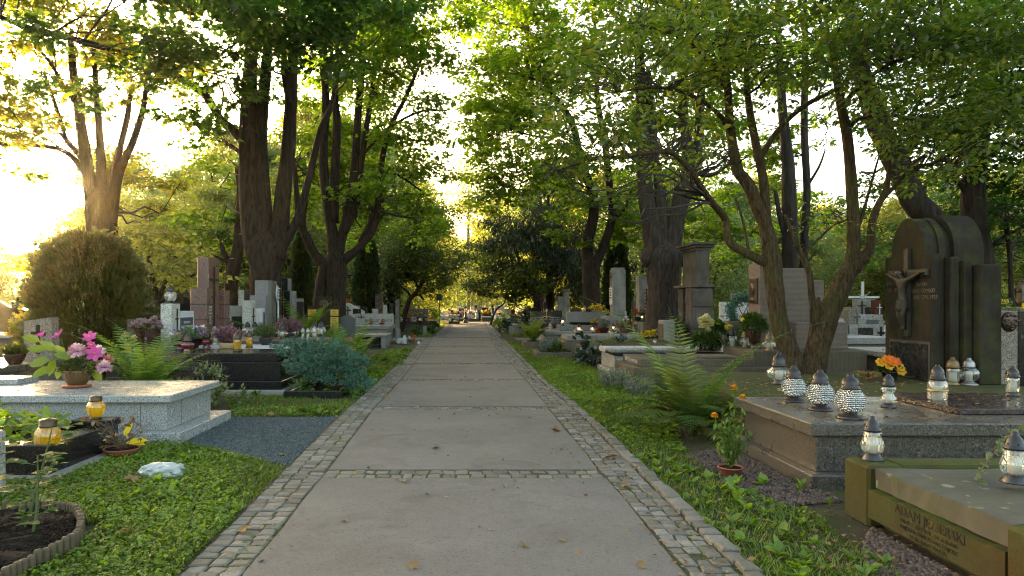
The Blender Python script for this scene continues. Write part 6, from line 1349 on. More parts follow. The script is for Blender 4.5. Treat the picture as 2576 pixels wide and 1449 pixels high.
# big flower bowl and daisies
x, y, z = G(*P(6,630,1330), .54); t = thing('flower_bowl','large dark bowl with pale yellow chrysanthemums and conifer sprigs on the brown tomb','flower bowl',(x,y,.54)); s = y/F
pot(t, (x,y,.54), 19*s, 21*s, 'basket', 'pot_brown'); MB().lathe([(21*s,0),(23*s,2*s),(21*s,4*s)], (x,y,.54), 22).build('saucer', M['pot_brown'], t)
leaf_ball('conifer_sprigs', (x,y,.54+22*s), 38*s, 30*s, 26*s, 1500, .10, 'leaf_plant', t, 'quad', .6, below=.5)
leaf_ball('russet_sprigs', (x+.02,y-.1,.54+26*s), 34*s, 20*s, 14*s, 200, .08, 'leaf_brown', t)
c = np.array([at(*P(6,a,b), y-.05+random.uniform(-.08,.08)) for a,b in ((640,880),(590,915),(660,915),(575,960),(630,960),(690,985),(610,1000),(655,1060),(580,1010),(700,950),(560,925),(625,900))])
arr('chrysanthemum', flower_arrays(c, 9.0*s, 130, up=.8, wid=1.1), 'petal_cream', t)
c = np.array([at(*P(6,a,b), y+.1) for a,b in ((890,1015),(930,1000),(960,1012),(905,1035),(815,990),(780,985),(880,1030),(950,1040))]); arr('daisy', star_arrays(c, np.tile([[.1,-.8,.5]],(8,1)), np.full(8,5.5*s), 11, wid=.9), 'petal_yellow', t)
leaf_ball('daisy_foliage', (x+.62,y+.12,.54+26*s), 20*s, 18*s, 34*s, 420, .09, 'leaf_plant', t, 'quad', .6, below=.9)
leaf_ball('tall_greenery', (x+.30,y+.15,.54+40*s), 16*s, 14*s, 34*s, 300, .11, 'leaf_deep', t)
x, y, z = G(*P(6,1262,1302), .64); t = thing('flower_vase','tall dark glazed vase of conifer sprigs and a sunflower on the relief monument pedestal','flowers',(x,y,.64)); s = y/F
pot(t, (x,y,.64), 15*s, 49*s, 'urn', 'pot_brown'); leaf_ball('conifer_sprigs', (x,y,.64+50*s), 30*s, 24*s, 36*s, 900, .10, 'leaf_plant', t, 'quad', .6, below=.2); leaf_ball('russet_sprigs', (x-.1,y,.64+72*s), 18*s, 14*s, 14*s, 120, .07, 'leaf_brown', t)
arr('sunflower', star_arrays(np.array([at(*P(6,1108,920), y-.05)]), np.array([[-.2,-.9,.2]]), np.array([6.5*s]), 12, wid=1.0), 'petal_yellow', t)
# orange silk flowers by the crucifix monument
x, y, z = G(*P(8,120,1290), .38); t = thing('flower_pot','dark pot of large orange and amber silk flowers before the crucifix monument','flower pot',(x,y,.38)); s = y/F
pot(t, (x,y,.38), 20*s, 22*s, 'pot', 'pot_black'); leaf_ball('foliage', (x,y,.38+24*s), 30*s, 24*s, 18*s, 200, .08, 'leaf_deep', t)
for qx, qy, mat, r in ((85,1090,'petal_orange',13),(120,1085,'petal_redor',12),(175,1108,'petal_redor',13),(100,1150,'petal_yellow',15),(20,1120,'petal_yellow',13),(215,1165,'petal_yellow',13),(225,1205,'petal_yellow',14),(145,1115,'petal_orange',13),(55,1110,'petal_orange',12)):
    m_ = 'petal_amber'
    if m_ not in M: M[m_] = petalmat('amber_petal', (.68,.34,.03), (.78,.45,.05))
    arr('silk_flower', star_arrays(np.array([at(*P(8,qx,qy), y-.12)]), np.array([[random.uniform(-.3,.3),-.8,.5]]), np.array([r*s]), 6, wid=2.1, cup=.3), m_ if mat == 'petal_yellow' else mat, t)
x, y, z = G(*P(25,1435,1105), .38); t = thing('straw_arrangement','dry straw wreath with small cones and nuts on the mossy slab','grave decoration',(x,y,.38)); a = RNG.uniform(0,6.28,160)
arr('straw', leaf_arrays(np.tile([[x,y,.43]],(160,1)), np.stack([np.cos(a),np.sin(a)*.8,RNG.uniform(.0,.7,160)],1), rnd_dir(160), RNG.uniform(.1,.23,160), 'needle', .6), 'needle_straw', t)
m = MB()
for i in range(16): m.lathe([(.001,-.014),(.014,0),(.001,.014)], (x+random.uniform(-.06,.06),y-.05+random.uniform(-.04,.04),.41+random.uniform(0,.05)), 8)
m.build('nut_cluster', M['wicker'], t)
# marigold pot in front of the granite tomb
x, y, z = G(1838,1195); t = thing('marigold_pot','terracotta saucer pot with a tall spindly orange marigold by the granite tomb','pot plant',(x,y,0)); pot(t, (x,y,0), .105,.075,'pot','clay'); MB().lathe([(.09,.068),(.001,.075)], (x,y,0), 18).build('soil', M['soil'], t)
tips = [(1846,980),(1868,1003),(1797,1049),(1830,1040),(1870,1070)]
k = 13; A = np.tile([[x,y,.07]],(k,1))+RNG.normal(0,.012,(k,3)); T_ = np.array([at(*tips[i%5],y) for i in range(k)])+RNG.normal(0,.06,(k,3)); T_[5:,2] = A[5:,2]+(T_[5:,2]-A[5:,2])*RNG.uniform(.35,.9,k-5); T_[:5] = np.array([at(*q,y) for q in tips])
np_mesh('stem', [(*twig_arrays(A,T_,np.full(k,.004),np.full(k,.002),.05),0)], M['stem_green'], t); ts = RNG.uniform(.12,.95,(k,30,1)); p = (A[:,None,:]+(T_-A)[:,None,:]*ts).reshape(-1,3)
arr('foliage', leaf_arrays(p, rnd_dir(k*30)+np.array([0,0,.2]), np.array([0,0,1.])+rnd_dir(k*30)*.6, RNG.uniform(.03,.085,k*30), 'needle', 2.4), 'leaf_weed', t)
for i in range(3): arr('marigold', flower_arrays(T_[i:i+1]+np.array([[0,0,.01]]), .034, 150, up=.5, wid=1.6), 'petal_amber', t)
# trailing creeper on the mossy tomb
t = thing('creeper','thin ivy-like creeper with pale variegated leaves bending over the mossy slab','creeper',(3.3,3.9,.4)); pts = [G(2462,1210,.42),at(2470,1180,4.35),at(2510,1130,4.4),at(2545,1090,4.4),at(2590,1070,4.4)]; pts = [Vector(p) for p in pts]; m = MB(); sp = smooth_path(pts,5); m.tube(sp, .004, 5); m.build('stem', M['stem_dry'], t)
C = np.array([p for p in sp for _ in range(2)]); n = len(C); arr('foliage', leaf_arrays(C, rnd_dir(n), np.array([0,-.5,1.])+rnd_dir(n)*.5, RNG.uniform(.03,.055,n), 'oval', 1.4), 'leaf_pale', t)
# right background flowers
bq(P(7,245,620), .6, 14, 'vase', 'pot_black', 14, 'yellow and orange flowers with green leaves right of the relief monument', [('petal_yellow',8,9,14),('petal_orange',3,8,14)], spread=1.6, hgt=2.0, nleaf=160)
bq(P(7,670,795), .80, 18, 'dish', 'pot_black', 5, 'small mound of yellow flowers over fir greenery on the pale polished lid', [('petal_yellow',12,6,16)], spread=1.0, hgt=1.1, nleaf=420, lsize=.22)
x, y, z = G(*P(7,760,780), .80); crumple('shiny silver foil wrap around a bouquet on the pale polished lid', x, y, .22,.16,.28, 'cap_silver', 'foil_wrap', 'foil wrap', 21).location.z = .8
bouquet('violet and purple flowers on the small plaque stone', px(8,1045,0,14.1)[0], 14.1, 1.165, .09, 'vase', 'pot_black', .06, [('petal_violet',16,.05,14),('petal_rose',8,.045,12)], spread=1.3, hgt=2.2, nleaf=120)
x, y, z = px(8,1130,600,14.5); bouquet('yellow blossoms lying across the speckled block at the right', x+.2, y, z-.12, .18,'dish','pot_black',.05,[('petal_yellow',20,.07,14)], spread=2.4, hgt=1.5, nleaf=120)
x, y, z = px(8,1395,585,12.5); bouquet('yellow blossoms behind the bronze face stone', x-.2, y, z-.15, .14,'dish','pot_black',.05,[('petal_yellow',12,.08,14)], spread=1.8, hgt=1.2, nleaf=60)
x, y, z = G(*P(8,1190,1045), .46); bouquet('pink lily bud with bright green leaves beside the bronze face stone', x, y, .46, .09,'dish','pot_black',.05,[('petal_pink',3,.09,12)], spread=2.2, hgt=3.0, nleaf=30, lsize=1.2)
# ---- fallen leaves one can count
for i, (qx, qy, r) in enumerate(((605,1345,36),(862,1315,18),(1030,1437,30),(1325,1384,24),(1422,1369,17),(1392,1087,22),(1102,1131,20),(1015,1214,20),(1560,1228,30),(1527,1155,28),(1615,1437,26),(690,1388,12),(560,1404,15),(1885,1418,22),(725,1262,14),(1610,1322,14),(1290,1215,12),(1215,1338,14),(715,1147,20),(690,1046,16),(1255,1046,12),(1340,957,12),(1325,941,12),(1150,958,10),(1640,1405,14),(1195,1265,9),(1440,1270,10),(980,1010,12))):
    x, y, z = G(qx, qy); on = 'pale dry maple leaf lying on the path setts or slabs' ; fallen_leaf(x, y, .02, r*y/F*1.15, on)
for (qx, qy, r, lab) in ((350,1222,34,'curled brown leaf in the weeds below the white bag'),(330,1350,26,'brown leaf in the grass beside the log bed'),(1405,1085,20,'brown leaf at the kerb by the right verge')):
    x, y, z = G(qx, qy); fallen_leaf(x, y, .05, r*y/F*1.2, lab)
def litter(x0, x1, y0, y1, z, n, smin, smax, name='leaf_litter', lab='scattered small dry leaves and seeds on the granite lid'):
    c = np.stack([RNG.uniform(x0,x1,n),RNG.uniform(y0,y1,n),np.full(n,z+.004)],1); U = rnd_dir(n,.12); W = np.array([0,0,1.])+rnd_dir(n)*.3
    o = arr(name, leaf_arrays(c, U, W, RNG.uniform(smin,smax,n), 'oval', 1.3), 'leaf_dead', None); tag(o, lab, 'leaves', kind='stuff')
litter(2.95,5.2,5.75,7.15,Z2,620,.012,.05); litter(3.45,6.6,8.3,10.2,.385,220,.03,.09,lab='scattered dry leaves on the mossy slab'); litter(4.4,5.4,6.1,7.1,.578,90,.015,.05,lab='dry leaf crumbs on the dark tablet'); litter(2.8,4.2,3.5,4.55,.404,10,.03,.06,lab='a few dry leaves on the mossy slab'); litter(-6,-3.4,7.6,8.8,.512,16,.02,.05,lab='a few dry leaves on the pale tomb')
# ================= trees
DENS = 1.7
LAREA = {'maple': .42, 'oval': .36, 'quad': .30, 'needle': .09}
def tree(name, label, Y, stems, crowns, mat, barkm, shape='maple', size=.16, group=None, seg=12, boughs=6, cr=.52, flat=.36, droop=.25, rough=.055, twig=.012, extra=None, cat='tree', sag=.14):
    """stems: rows of (x, y, radius[, distance]) measured on the photograph at distance Y, so each limb has its true size;
    crowns: (cx, cy, rx, ry, near, far, density)"""
    b = stems[0][0]; yb = b[3] if len(b) > 3 else Y
    base = at(b[0], b[1], yb); t = thing(name, label, cat, (base[0], base[1], 0), group)
    tk = MB(); nodes_ = []
    for si, st in enumerate(stems):
        rows = []
        for q in st:
            d = q[3] if len(q) > 3 else Y
            rows.append((*at(q[0], q[1], d), q[2]*d/F))
        sp = smooth_path(rows, 5)
        tk.tube([tuple(p[:3]) for p in sp], [max(.004, p[3]) for p in sp], seg if rows[0][3] > .08 else 7, rough=rough, seed=si+len(name))
        nodes_ += [p[:4] for p in sp]
    if extra: extra(tk)
    tk.build('trunk', M[barkm], t)
    nd = np.array(nodes_); blocks = []; tws = []
    for ci, (cx, cy, rx, ry, y0, y1, tau) in enumerate(crowns):
        ym = (y0+y1)/2; s = ym/F; cc = np.array(at(cx, cy, ym)); R3 = np.array([rx*s, (y1-y0)/2, ry*s])
        area = math.pi*R3[0]*R3[2]; nleaf = int(DENS*tau*area/(.62*LAREA[shape]*size*size))
        vol_r = min(cr, R3[0]*.6, R3[2]*.7); ncl = max(6, int(nleaf/70)); k = max(1, nleaf//ncl)
        d = rnd_dir(ncl); c = cc+d*R3*(RNG.uniform(.02, 1, ncl)**.40)[:,None]
        c[:,2] = np.maximum(c[:,2], .7)
        # boughs
        far = nd
        hi = nd[nd[:,3] < np.percentile(nd[:,3], 75)]
        ends = cc+rnd_dir(boughs)*R3*RNG.uniform(.2, .75, boughs)[:,None]
        st_ = []
        for e in ends:
            dd = np.linalg.norm((hi[:,:3]-e)*np.array([1,1,1.3]), axis=1)+np.where(hi[:,2] > e[2]+.3, 2.0, 0); st_.append(hi[np.argmin(dd)])
        st_ = np.array(st_); L_ = np.linalg.norm(ends-st_[:,:3], axis=1); ok = L_ < 4.5
        pts = [nd[:,:3]]
        if ok.any():
            A = st_[ok,:3]; B = ends[ok]; tw = twig_arrays(A, B, np.minimum(st_[ok,3]*.5, .012+.010*L_[ok]), np.full(ok.sum(), .006), .10, 7); tws.append(tw)
            vv = tw[0].reshape(ok.sum(), 7, 3, 3).mean(2); pts.append(vv[:,2:,:].reshape(-1,3))
        pt = np.concatenate(pts)
        D2 = np.linalg.norm(c[:,None,:]-pt[None,:,:], axis=2)+np.where(pt[None,:,2] > c[:,None,2]+.4, 1.2, 0); ix = D2.argmin(1); ok2 = D2[np.arange(ncl), ix] < 4.5
        if ok2.any():
            Lt = D2[np.arange(ncl), ix][ok2]; tws.append(twig_arrays(pt[ix][ok2], c[ok2], twig*(.5+.5*Lt), np.full(ok2.sum(), .0035), sag, 5))
        C = np.repeat(c, k, 0); n = len(C)
        g = RNG.normal(0, .5, (n,3))*np.array([vol_r, vol_r, vol_r*flat])
        p = C+g; out = unit(g*np.array([1,1,.4])+1e-4)
        U = out+RNG.normal(0, .38, (n,3)); U[:,2] -= droop
        W = np.array([0,0,1.])+np.repeat(RNG.normal(0, .3, (ncl,3)), k, 0)+RNG.normal(0, .28, (n,3))
        blocks.append(leaf_arrays(p, U, W, RNG.uniform(.65, 1.2, n)*size, shape, 1.0))
    if tws:
        np_mesh('branches', [(*q, 0) for q in tws], M['twig'], t).name = 'branch'
    if blocks: np_mesh('crown', [(*q, 0) for q in blocks], M[mat], t)
    return t
T1 = tree('maple_tree', 'many-stemmed maple against the low sun on the far left', 20, [
    [(262,895,46),(261,760,40),(258,640,37),(256,575,36),(252,530,34),(250,500,26),(250,470,10)],
    [(240,560,20),(228,470,17),(216,400,15),(200,290,12),(185,190,10),(178,100,8)],
    [(256,540,17),(255,430,12),(250,330,9),(243,240,8),(235,120,6)],
    [(272,540,18),(286,440,11),(305,360,8),(322,285,7),(328,215,5)],
    [(278,560,16),(298,440,11),(335,355,9),(362,266,7),(368,190,5)],
    [(225,455,10),(205,420,8),(160,380,6),(95,367,5),(0,362,4)],[(216,420,9),(200,390,8),(166,350,6),(152,300,5),(110,180,4)],[(196,265,6),(180,248,5),(120,150,4),(62,100,3)]],
    [(150,60,230,110,15,24,1.5),(40,160,110,70,15,21,1.1),(330,60,190,110,15,24,1.3),(60,285,80,60,16,20,.9),(400,200,80,50,16,21,.7),(330,440,110,90,22,27,1.5),(170,640,100,70,22,26,1.2),(-140,300,150,300,14,22,1.4),(400,560,80,60,22,27,1.3),(215,240,60,40,17,21,.7),(110,330,60,50,17,21,.6),(310,270,70,50,18,23,.6),(450,300,60,60,22,26,.5)],
    'leaf_gold', 'bark_red', size=.19)
T2 = tree('maple_tree', 'massive maple whose three thick stems rise together behind the grey stele', 19, [
    [(668,901,48),(668,800,41),(668,740,38),(667,690,37),(667,640,45),(667,610,40),(667,580,22),(667,555,8)],
    [(648,650,28),(636,590,27),(627,500,24),(624,420,23),(624,333,23),(627,240,20),(629,190,18),(632,120,15),(630,20,12)],
    [(668,650,26),(664,560,22),(662,476,19),(657,400,17),(656,333,16),(662,250,15),(668,190,14),(674,100,11)],
    [(692,650,26),(702,580,23),(709,524,21),(718,440,19),(724,380,18),(729,300,16),(733,238,15),(738,143,13),(762,0,10)],
    [(690,670,14),(705,633,12),(743,562,10),(771,476,9),(805,333,8),(833,267,7),(850,180,6)],
    [(735,300,9),(716,190,8),(712,120,6),(700,40,5)],
    [(612,360,12),(605,348,12),(585,325,11),(552,295,10),(514,238,10),(448,195,9,18.5),(381,162,9,18),(286,129,8,17),(190,100,8,16),(95,76,7,15),(0,43,6,14)],
    [(608,390,6),(590,372,5),(570,360,4)]],
    [(540,70,230,90,12,19,1.7),(760,60,170,90,11,17,2.4),(650,-60,420,120,11,20,2.2),(500,190,150,60,14,18,.9),(540,330,80,50,16,19,.9),(250,130,180,60,13,17,.9),(590,560,40,120,20,24,1.1),(900,20,110,80,12,17,1.8),(440,290,60,35,15,18,.6),(420,130,110,60,14,18,.9),(150,210,110,60,14,17,.7),(640,240,60,50,17,20,.5),(600,-260,520,150,8,20,1.2)],  # last clump is unseen, added overhead to block light from the sky
    'leaf_deep', 'bark', size=.17)
tree('leaning_tree', 'single curved trunk leaning up beside the massive maple', 21, [
    [(586,888,14),(585,770,13),(582,735,15),(582,700,18),(590,660,16),(598,629,14),(603,560,12),(606,480,11),(600,420,9)],[(582,690,8),(574,660,7),(562,632,6),(556,612,5)],[(574,662,4),(540,645,3),(500,648,2)]],
    [(520,560,90,70,20,25,1.0),(590,420,70,60,20,24,.8)], 'leaf_maple', 'bark_red', size=.16)
T3 = tree('maple_tree', 'forked maple with a fan of slender stems at the left of the path', 24, [
    [(845,873,28),(846,800,26),(846,740,25),(845,690,26),(843,660,27),(842,640,20),(842,615,7)],
    [(800,868,15),(803,760,14),(808,715,14),(818,672,15),(832,650,14)],
    [(836,672,15),(815,662,13),(791,640,12),(769,593,10),(753,550,9),(745,480,7),(740,400,5)],
    [(838,645,16),(836,590,14),(822,503,12),(814,397,11),(820,265,10),(812,159,9),(804,53,7)],
    [(850,645,15),(858,600,13),(872,550,12),(886,476,11),(894,397,10),(902,265,9),(910,185,8),(915,90,6)],
    [(858,600,11),(880,555,10),(896,510,9),(907,423,8),(923,317,7),(939,212,6),(950,120,4)],
    [(852,665,13),(870,651,12),(912,614,10),(944,561,9),(954,476,8),(965,381,7),(986,312,6),(1018,249,5),(1050,175,4),(1071,116,3)],
    [(840,560,12),(842,450,11),(848,317,10),(843,238,8),(850,120,6)],[(905,610,6),(930,560,5),(935,520,4)],
    [(907,400,5),(930,370,4),(986,317,3.5),(1060,280,3),(1124,278,2)],[(955,430,4),(1000,440,3),(1060,480,2)],[(770,600,6),(764,560,6),(772,480,5),(790,420,4)]],
    [(880,120,170,130,19,27,1.7),(1010,110,110,90,19,26,1.4),(780,330,60,130,23,28,1.5),(1010,330,120,60,20,27,1.3),(860,400,110,110,25,30,1.8),(980,500,130,70,22,30,1.7),(1060,440,80,50,22,28,1.0),(760,480,60,90,25,29,1.6),(1060,560,70,50,24,31,1.3),(1075,285,60,45,20,26,1.0),(900,560,80,60,27,31,1.2),(930,-40,220,90,16,26,2.0),(900,260,110,80,25,30,1.0),(980,230,80,70,25,29,.9),(1120,20,60,70,20,26,1.1),(1110,150,50,60,21,26,.9),(1090,380,60,40,22,27,.9)],
    'leaf_maple', 'bark', size=.17)
tree('leaning_tree', 'small dark tree leaning over the long brown tomb left of the path', 38, [
    [(1008,834,8),(1018,793,6.5),(1030,756,6),(1044,739,5.5),(1057,720,5),(1070,690,4),(1074,650,3.5),(1070,600,3)],[(1035,750,3.5),(1025,734,3),(1005,718,2.5)],[(1044,742,3.5),(1055,742,3),(1066,755,2.5)],[(1052,726,3),(1040,690,2.5),(1036,640,2)],[(1062,708,3),(1095,690,2),(1120,680,1.6)]],
    [(1030,640,62,70,34,40,2.2),(1085,670,60,60,34,42,2.2),(1050,590,80,60,34,42,1.7),(1130,700,36,28,36,44,1.6),(1010,700,40,34,35,39,1.8),(1085,730,26,18,37,41,1.2),(1150,650,36,50,38,44,1.6),(1120,560,50,50,36,42,1.4)],
    'leaf_brown', 'bark_red', shape='oval', size=.17, cr=.7)
tree('spruce_tree', 'dark drooping spruce at the right of the path', 34, [[(1383,842,11),(1383,760,10),(1381,660,8),(1379,560,5),(1378,470,3)]],
    [(1380,450,50,40,31,37,1.8),(1380,500,70,40,31,37,2.0),(1330,560,100,44,30,37,2.2),(1400,580,90,40,31,37,2.0),(1290,620,100,40,29,36,2.0),(1420,650,80,50,31,37,2.0),(1340,690,110,45,29,36,1.8),(1440,720,60,50,31,36,1.5),(1260,600,60,24,29,34,1.0)],
    'leaf_spruce', 'bark_dark', shape='needle', size=.30, cr=.9, flat=.35, droop=1.1, boughs=9, sag=-.1)
tree('yew_like_tree', 'dark arching tree below the spruce whose boughs dip over the path edge', 32, [[(1360,842,9),(1349,754,8),(1334,722,7),(1320,693,5.5),(1304,650,4),(1290,600,3)],[(1338,728,5),(1325,739,4),(1313,741,3.5),(1300,738,2.5)],[(1330,715,4),(1290,700,3),(1250,690,2)]],
    [(1280,680,70,50,28,34,1.9),(1230,720,50,30,29,34,1.7),(1320,720,60,36,28,34,1.6),(1290,755,50,22,28,33,1.5),(1215,690,40,30,30,36,1.4),(1210,620,36,40,32,38,1.4)], 'leaf_brown', 'bark_dark', shape='oval', size=.17, cr=.7)
T6 = tree('maple_tree', 'forked maple with a bent left stem right of the spruce', 27, [
    [(1490,861,24),(1489,790,21),(1488,740,21),(1487,690,22),(1488,655,22)],
    [(1482,670,15),(1476,625,14),(1480,600,14),(1492,550,13),(1494,515,12),(1488,476,11),(1467,423,11),(1452,360,9),(1441,317,9),(1412,265,8),(1383,228,7),(1346,148,6),(1314,53,5),(1283,-20,4)],
    [(1496,670,13),(1512,633,12),(1531,582,11),(1541,529,10),(1531,450,9),(1520,344,8),(1505,265,7),(1500,160,5),(1496,40,4)],
    [(1536,560,6),(1556,540,5),(1574,519,4),(1590,470,3)],[(1365,190,4),(1340,180,4),(1300,185,3),(1260,195,2)],[(1440,318,5),(1420,335,4),(1370,345,3),(1310,335,2)]],
    [(1290,90,120,100,22,30,1.6),(1240,250,100,110,22,30,1.7),(1330,260,120,110,24,31,1.6),(1400,150,130,110,23,30,1.6),(1230,400,80,80,23,30,1.6),(1350,420,130,70,22,29,1.6),(1260,490,90,50,24,30,1.5),(1450,520,70,60,25,30,1.1),(1540,560,70,80,27,31,1.3),(1230,160,60,70,22,28,1.1),(1320,-60,200,80,22,30,2.0),(1420,600,60,30,24,28,1.0),(1200,330,36,90,24,30,1.0),(1180,60,50,80,22,28,.9),(1180,220,30,60,24,29,.8)],
    'leaf_maple', 'bark', size=.17)
T7 = tree('old_maple_tree', 'old burled maple splitting into thick upright stems behind the ladder-strip pillar', 21, [
    [(1670,889,50),(1668,800,42),(1668,740,40),(1668,690,42),(1668,650,44),(1668,625,34),(1668,600,12)],
    [(1650,660,26),(1645,600,25),(1636,550,22),(1626,503,20),(1621,423,18),(1616,317,16),(1610,190,13),(1604,60,10)],
    [(1668,640,22),(1667,580,17),(1662,520,15),(1659,460,14),(1646,397,12),(1640,300,10),(1630,180,8)],
    [(1684,660,26),(1694,590,23),(1706,530,22),(1721,476,22),(1736,423,20),(1732,380,15),(1727,344,14),(1718,265,12),(1712,150,9),(1705,30,7)],
    [(1735,440,12),(1750,423,12),(1758,360,11),(1760,317,11),(1764,238,10),(1770,120,8),(1775,0,6)],
    [(1618,420,7),(1590,395,6),(1560,380,4)],[(1735,430,8),(1790,440,5),(1850,400,4)]],
    [(1600,90,150,110,17,24,1.4),(1740,120,130,120,17,24,1.4),(1600,300,80,90,20,25,1.0),(1700,300,120,80,22,27,1.1),(1800,300,90,110,21,26,1.2),(1730,560,110,100,24,30,1.5),(1600,500,90,100,25,30,1.3),(1650,-50,240,80,16,24,1.5),(1640,400,60,60,23,27,.9)],
    'leaf_maple', 'bark_grey', size=.17, rough=.08, extra=lambda tk: [tk.lathe([(.001,-.34),(.16,-.26),(.25,-.05),(.21,.14),(.10,.26),(.001,.30)], at(x, y, 20.9), 12, lobes=3, la=.15) for x, y in ((1629,646),(1705,648))])
T8 = tree('dogwood_tree', 'near flaky-barked tree forking from the ground beside the mossy slab', 11.2, [
    [(2008,997,34),(2004,955,31),(1994,915,27),(1980,868,24),(1963,824,22),(1956,785,21),(1952,748,21),(1946,700,22),(1942,661,23),(1935,610,19),(1925,562,17),(1906,520,16),(1887,476,15),(1868,445,14),(1856,428,14),(1843,365,12),(1835,305,11),(1830,214,9),(1815,120,7)],
    [(1938,640,15),(1930,580,13),(1925,524,12),(1920,452,11),(1906,381,10),(1887,286,9),(1878,205,7),(1880,110,5)],
    [(1944,668,14),(1925,660,13),(1885,640,11),(1840,614,10),(1828,580,9),(1822,547,9),(1785,502,8,10.8),(1753,455,8,10.5),(1720,410,7,10.2),(1679,381,6,10),(1600,390,4,9.6),(1500,400,3,9.2),(1400,430,2,9)],
    [(1910,400,8),(1945,345,7),(1978,305,6),(2030,262,6),(2097,228,5),(2160,180,4)],
    [(2032,997,14),(2029,945,13),(2030,906,12),(2044,850,11),(2051,800,10),(2051,775,12),(2042,748,8),(2036,689,7),(2018,644,6),(1997,596,5),(1975,540,3)],[(2052,775,8),(2058,760,7),(2060,748,4)],
    [(2042,997,38),(2040,951,35),(2048,905,29),(2059,868,27),(2084,796,26),(2111,730,25),(2130,690,22),(2150,665,21),(2172,646,20)],
    [(2136,688,16),(2146,630,16),(2147,571,15),(2144,500,14),(2139,428,13),(2130,333,12),(2116,262,11),(2106,200,9),(2090,110,7)],
    [(2160,655,14),(2180,640,13),(2189,615,11),(2193,571,10),(2200,540,9),(2210,515,8),(2230,470,7),(2240,400,5)],
    [(2205,525,6),(2225,495,6),(2244,476,5),(2270,445,5),(2301,424,4),(2340,412,4),(2377,405,4),(2440,438,3),(2500,470,2)],
    [(2118,270,7),(2150,230,6),(2220,170,5,10.5),(2300,140,4,10),(2400,120,3,9.5)],[(2130,333,5),(2160,300,5),(2220,290,4),(2300,300,3)],
    [(2148,600,4),(2170,540,4),(2195,450,3),(2215,380,2)],[(1840,330,7),(1800,280,6,10.8),(1740,240,5,10.4),(1660,220,4,10),(1560,230,3,9.5)],[(1830,230,6),(1780,150,5,10.6),(1700,90,4,10),(1600,60,3,9.5)],
    [(2018,644,3),(2060,600,3),(2110,560,2.5),(2180,548,2)],[(1885,640,4),(1870,560,3),(1850,500,2)]],
    [(1620,120,260,110,8,11.5,.85),(1480,330,190,90,8,10.5,.65),(1560,420,150,70,8.5,11,.4),(1400,430,110,45,8.2,10,.5),(1790,170,200,130,8.5,12,.9),(1960,120,210,110,8.5,12,1.0),(2160,110,200,110,8,12,1.0),(2330,160,200,120,8,12,1.0),(2480,120,160,130,8,11.5,1.2),(2320,330,170,80,9,12,.7),(2480,330,130,120,9,12,1.0),(1690,330,160,90,9,11.5,.4),(1420,220,150,90,8,11,.45),(2350,430,140,50,9.5,12,.6),(2080,560,90,70,10.5,12.5,.18),(1800,400,110,60,9.5,12,.35),(1950,-50,600,70,8,12,1.2),(1950,-240,700,130,7,13,1.0),(1490,500,90,30,8.5,10,.4)],  # widest clump lies above the view, added to keep sky light out
    'leaf_dogwood', 'bark_moss', shape='oval', size=.108, cr=.42, flat=.55, boughs=20, rough=.08, twig=.010, seg=14)
tree('maple_tree', 'pair of straight dark trunks standing behind the relief monument', 24, [
    [(1998,873,22),(1993,760,20),(1988,667,20),(1987,571,19),(1983,428,16),(1975,340,13),(1968,267,11),(1960,120,8),(1955,0,6)],
    [(2004,860,13),(2012,750,12),(2022,660,10),(2025,571,10),(2030,476,9),(2023,333,9),(2025,200,8),(2025,76,7),(2025,-20,5)],
    [(1990,640,8),(1965,560,6),(1950,480,5)],[(2030,470,4),(2060,420,3),(2075,380,2)]],
    [(1960,100,140,110,21,27,1.2),(1880,450,90,80,24,29,1.3),(2060,150,100,90,22,27,1.1),(2040,560,70,80,25,30,1.0),(1930,330,80,80,23,28,.9),(1870,620,80,60,25,30,1.3),(2075,330,40,60,24,27,.5)], 'leaf_maple', 'bark_dark', size=.17)
tree('leaning_tree', 'thick dark trunk leaning left above the crucifix monument', 15.5, [
    [(2440,930,34),(2415,790,32),(2380,640,31),(2345,552,30),(2306,514,30),(2275,450,29),(2254,405,29),(2228,350,28),(2206,305,26),(2185,240,24),(2170,190,21),(2150,100,17),(2135,0,14)],[(2215,320,14),(2190,290,12),(2165,200,9),(2160,120,7)],[(2260,410,10),(2320,330,8),(2400,280,6),(2480,270,4)]],
    [(2250,80,180,110,12,17,1.9),(2330,280,130,100,14,18,1.5),(2230,480,70,90,17,21,.8),(2280,600,60,50,17,21,.8),(2230,650,50,50,20,24,1.0)], 'leaf_deep', 'bark_dark', size=.14, rough=.08)
tree('ivy_tree', 'dark upright trunk with hanging twigs behind the crucifix monument at the right', 16.5, [
    [(2484,922,32),(2482,800,30),(2470,690,29),(2458,610,28),(2449,524,27),(2454,428,25),(2466,320,22),(2480,230,20),(2496,157,18),(2515,60,14)],[(2450,520,8),(2420,470,6),(2390,440,5)],[(2460,430,12),(2510,360,9),(2570,300,7)],[(2470,640,6),(2520,600,5),(2576,570,4)],[(2530,560,6),(2540,640,6),(2545,780,6)]],
    [(2480,60,140,110,12,17,2.2),(2520,300,110,120,13,18,2.0),(2540,520,90,90,15,19,1.2),(2540,640,70,70,16,20,1.4),(2430,560,60,80,18,22,1.2),(2450,330,80,80,13,17,1.2),(2640,300,120,350,12,18,1.6),(2400,500,60,60,17,21,1.1)], 'leaf_deep', 'bark_dark', size=.13, rough=.08)
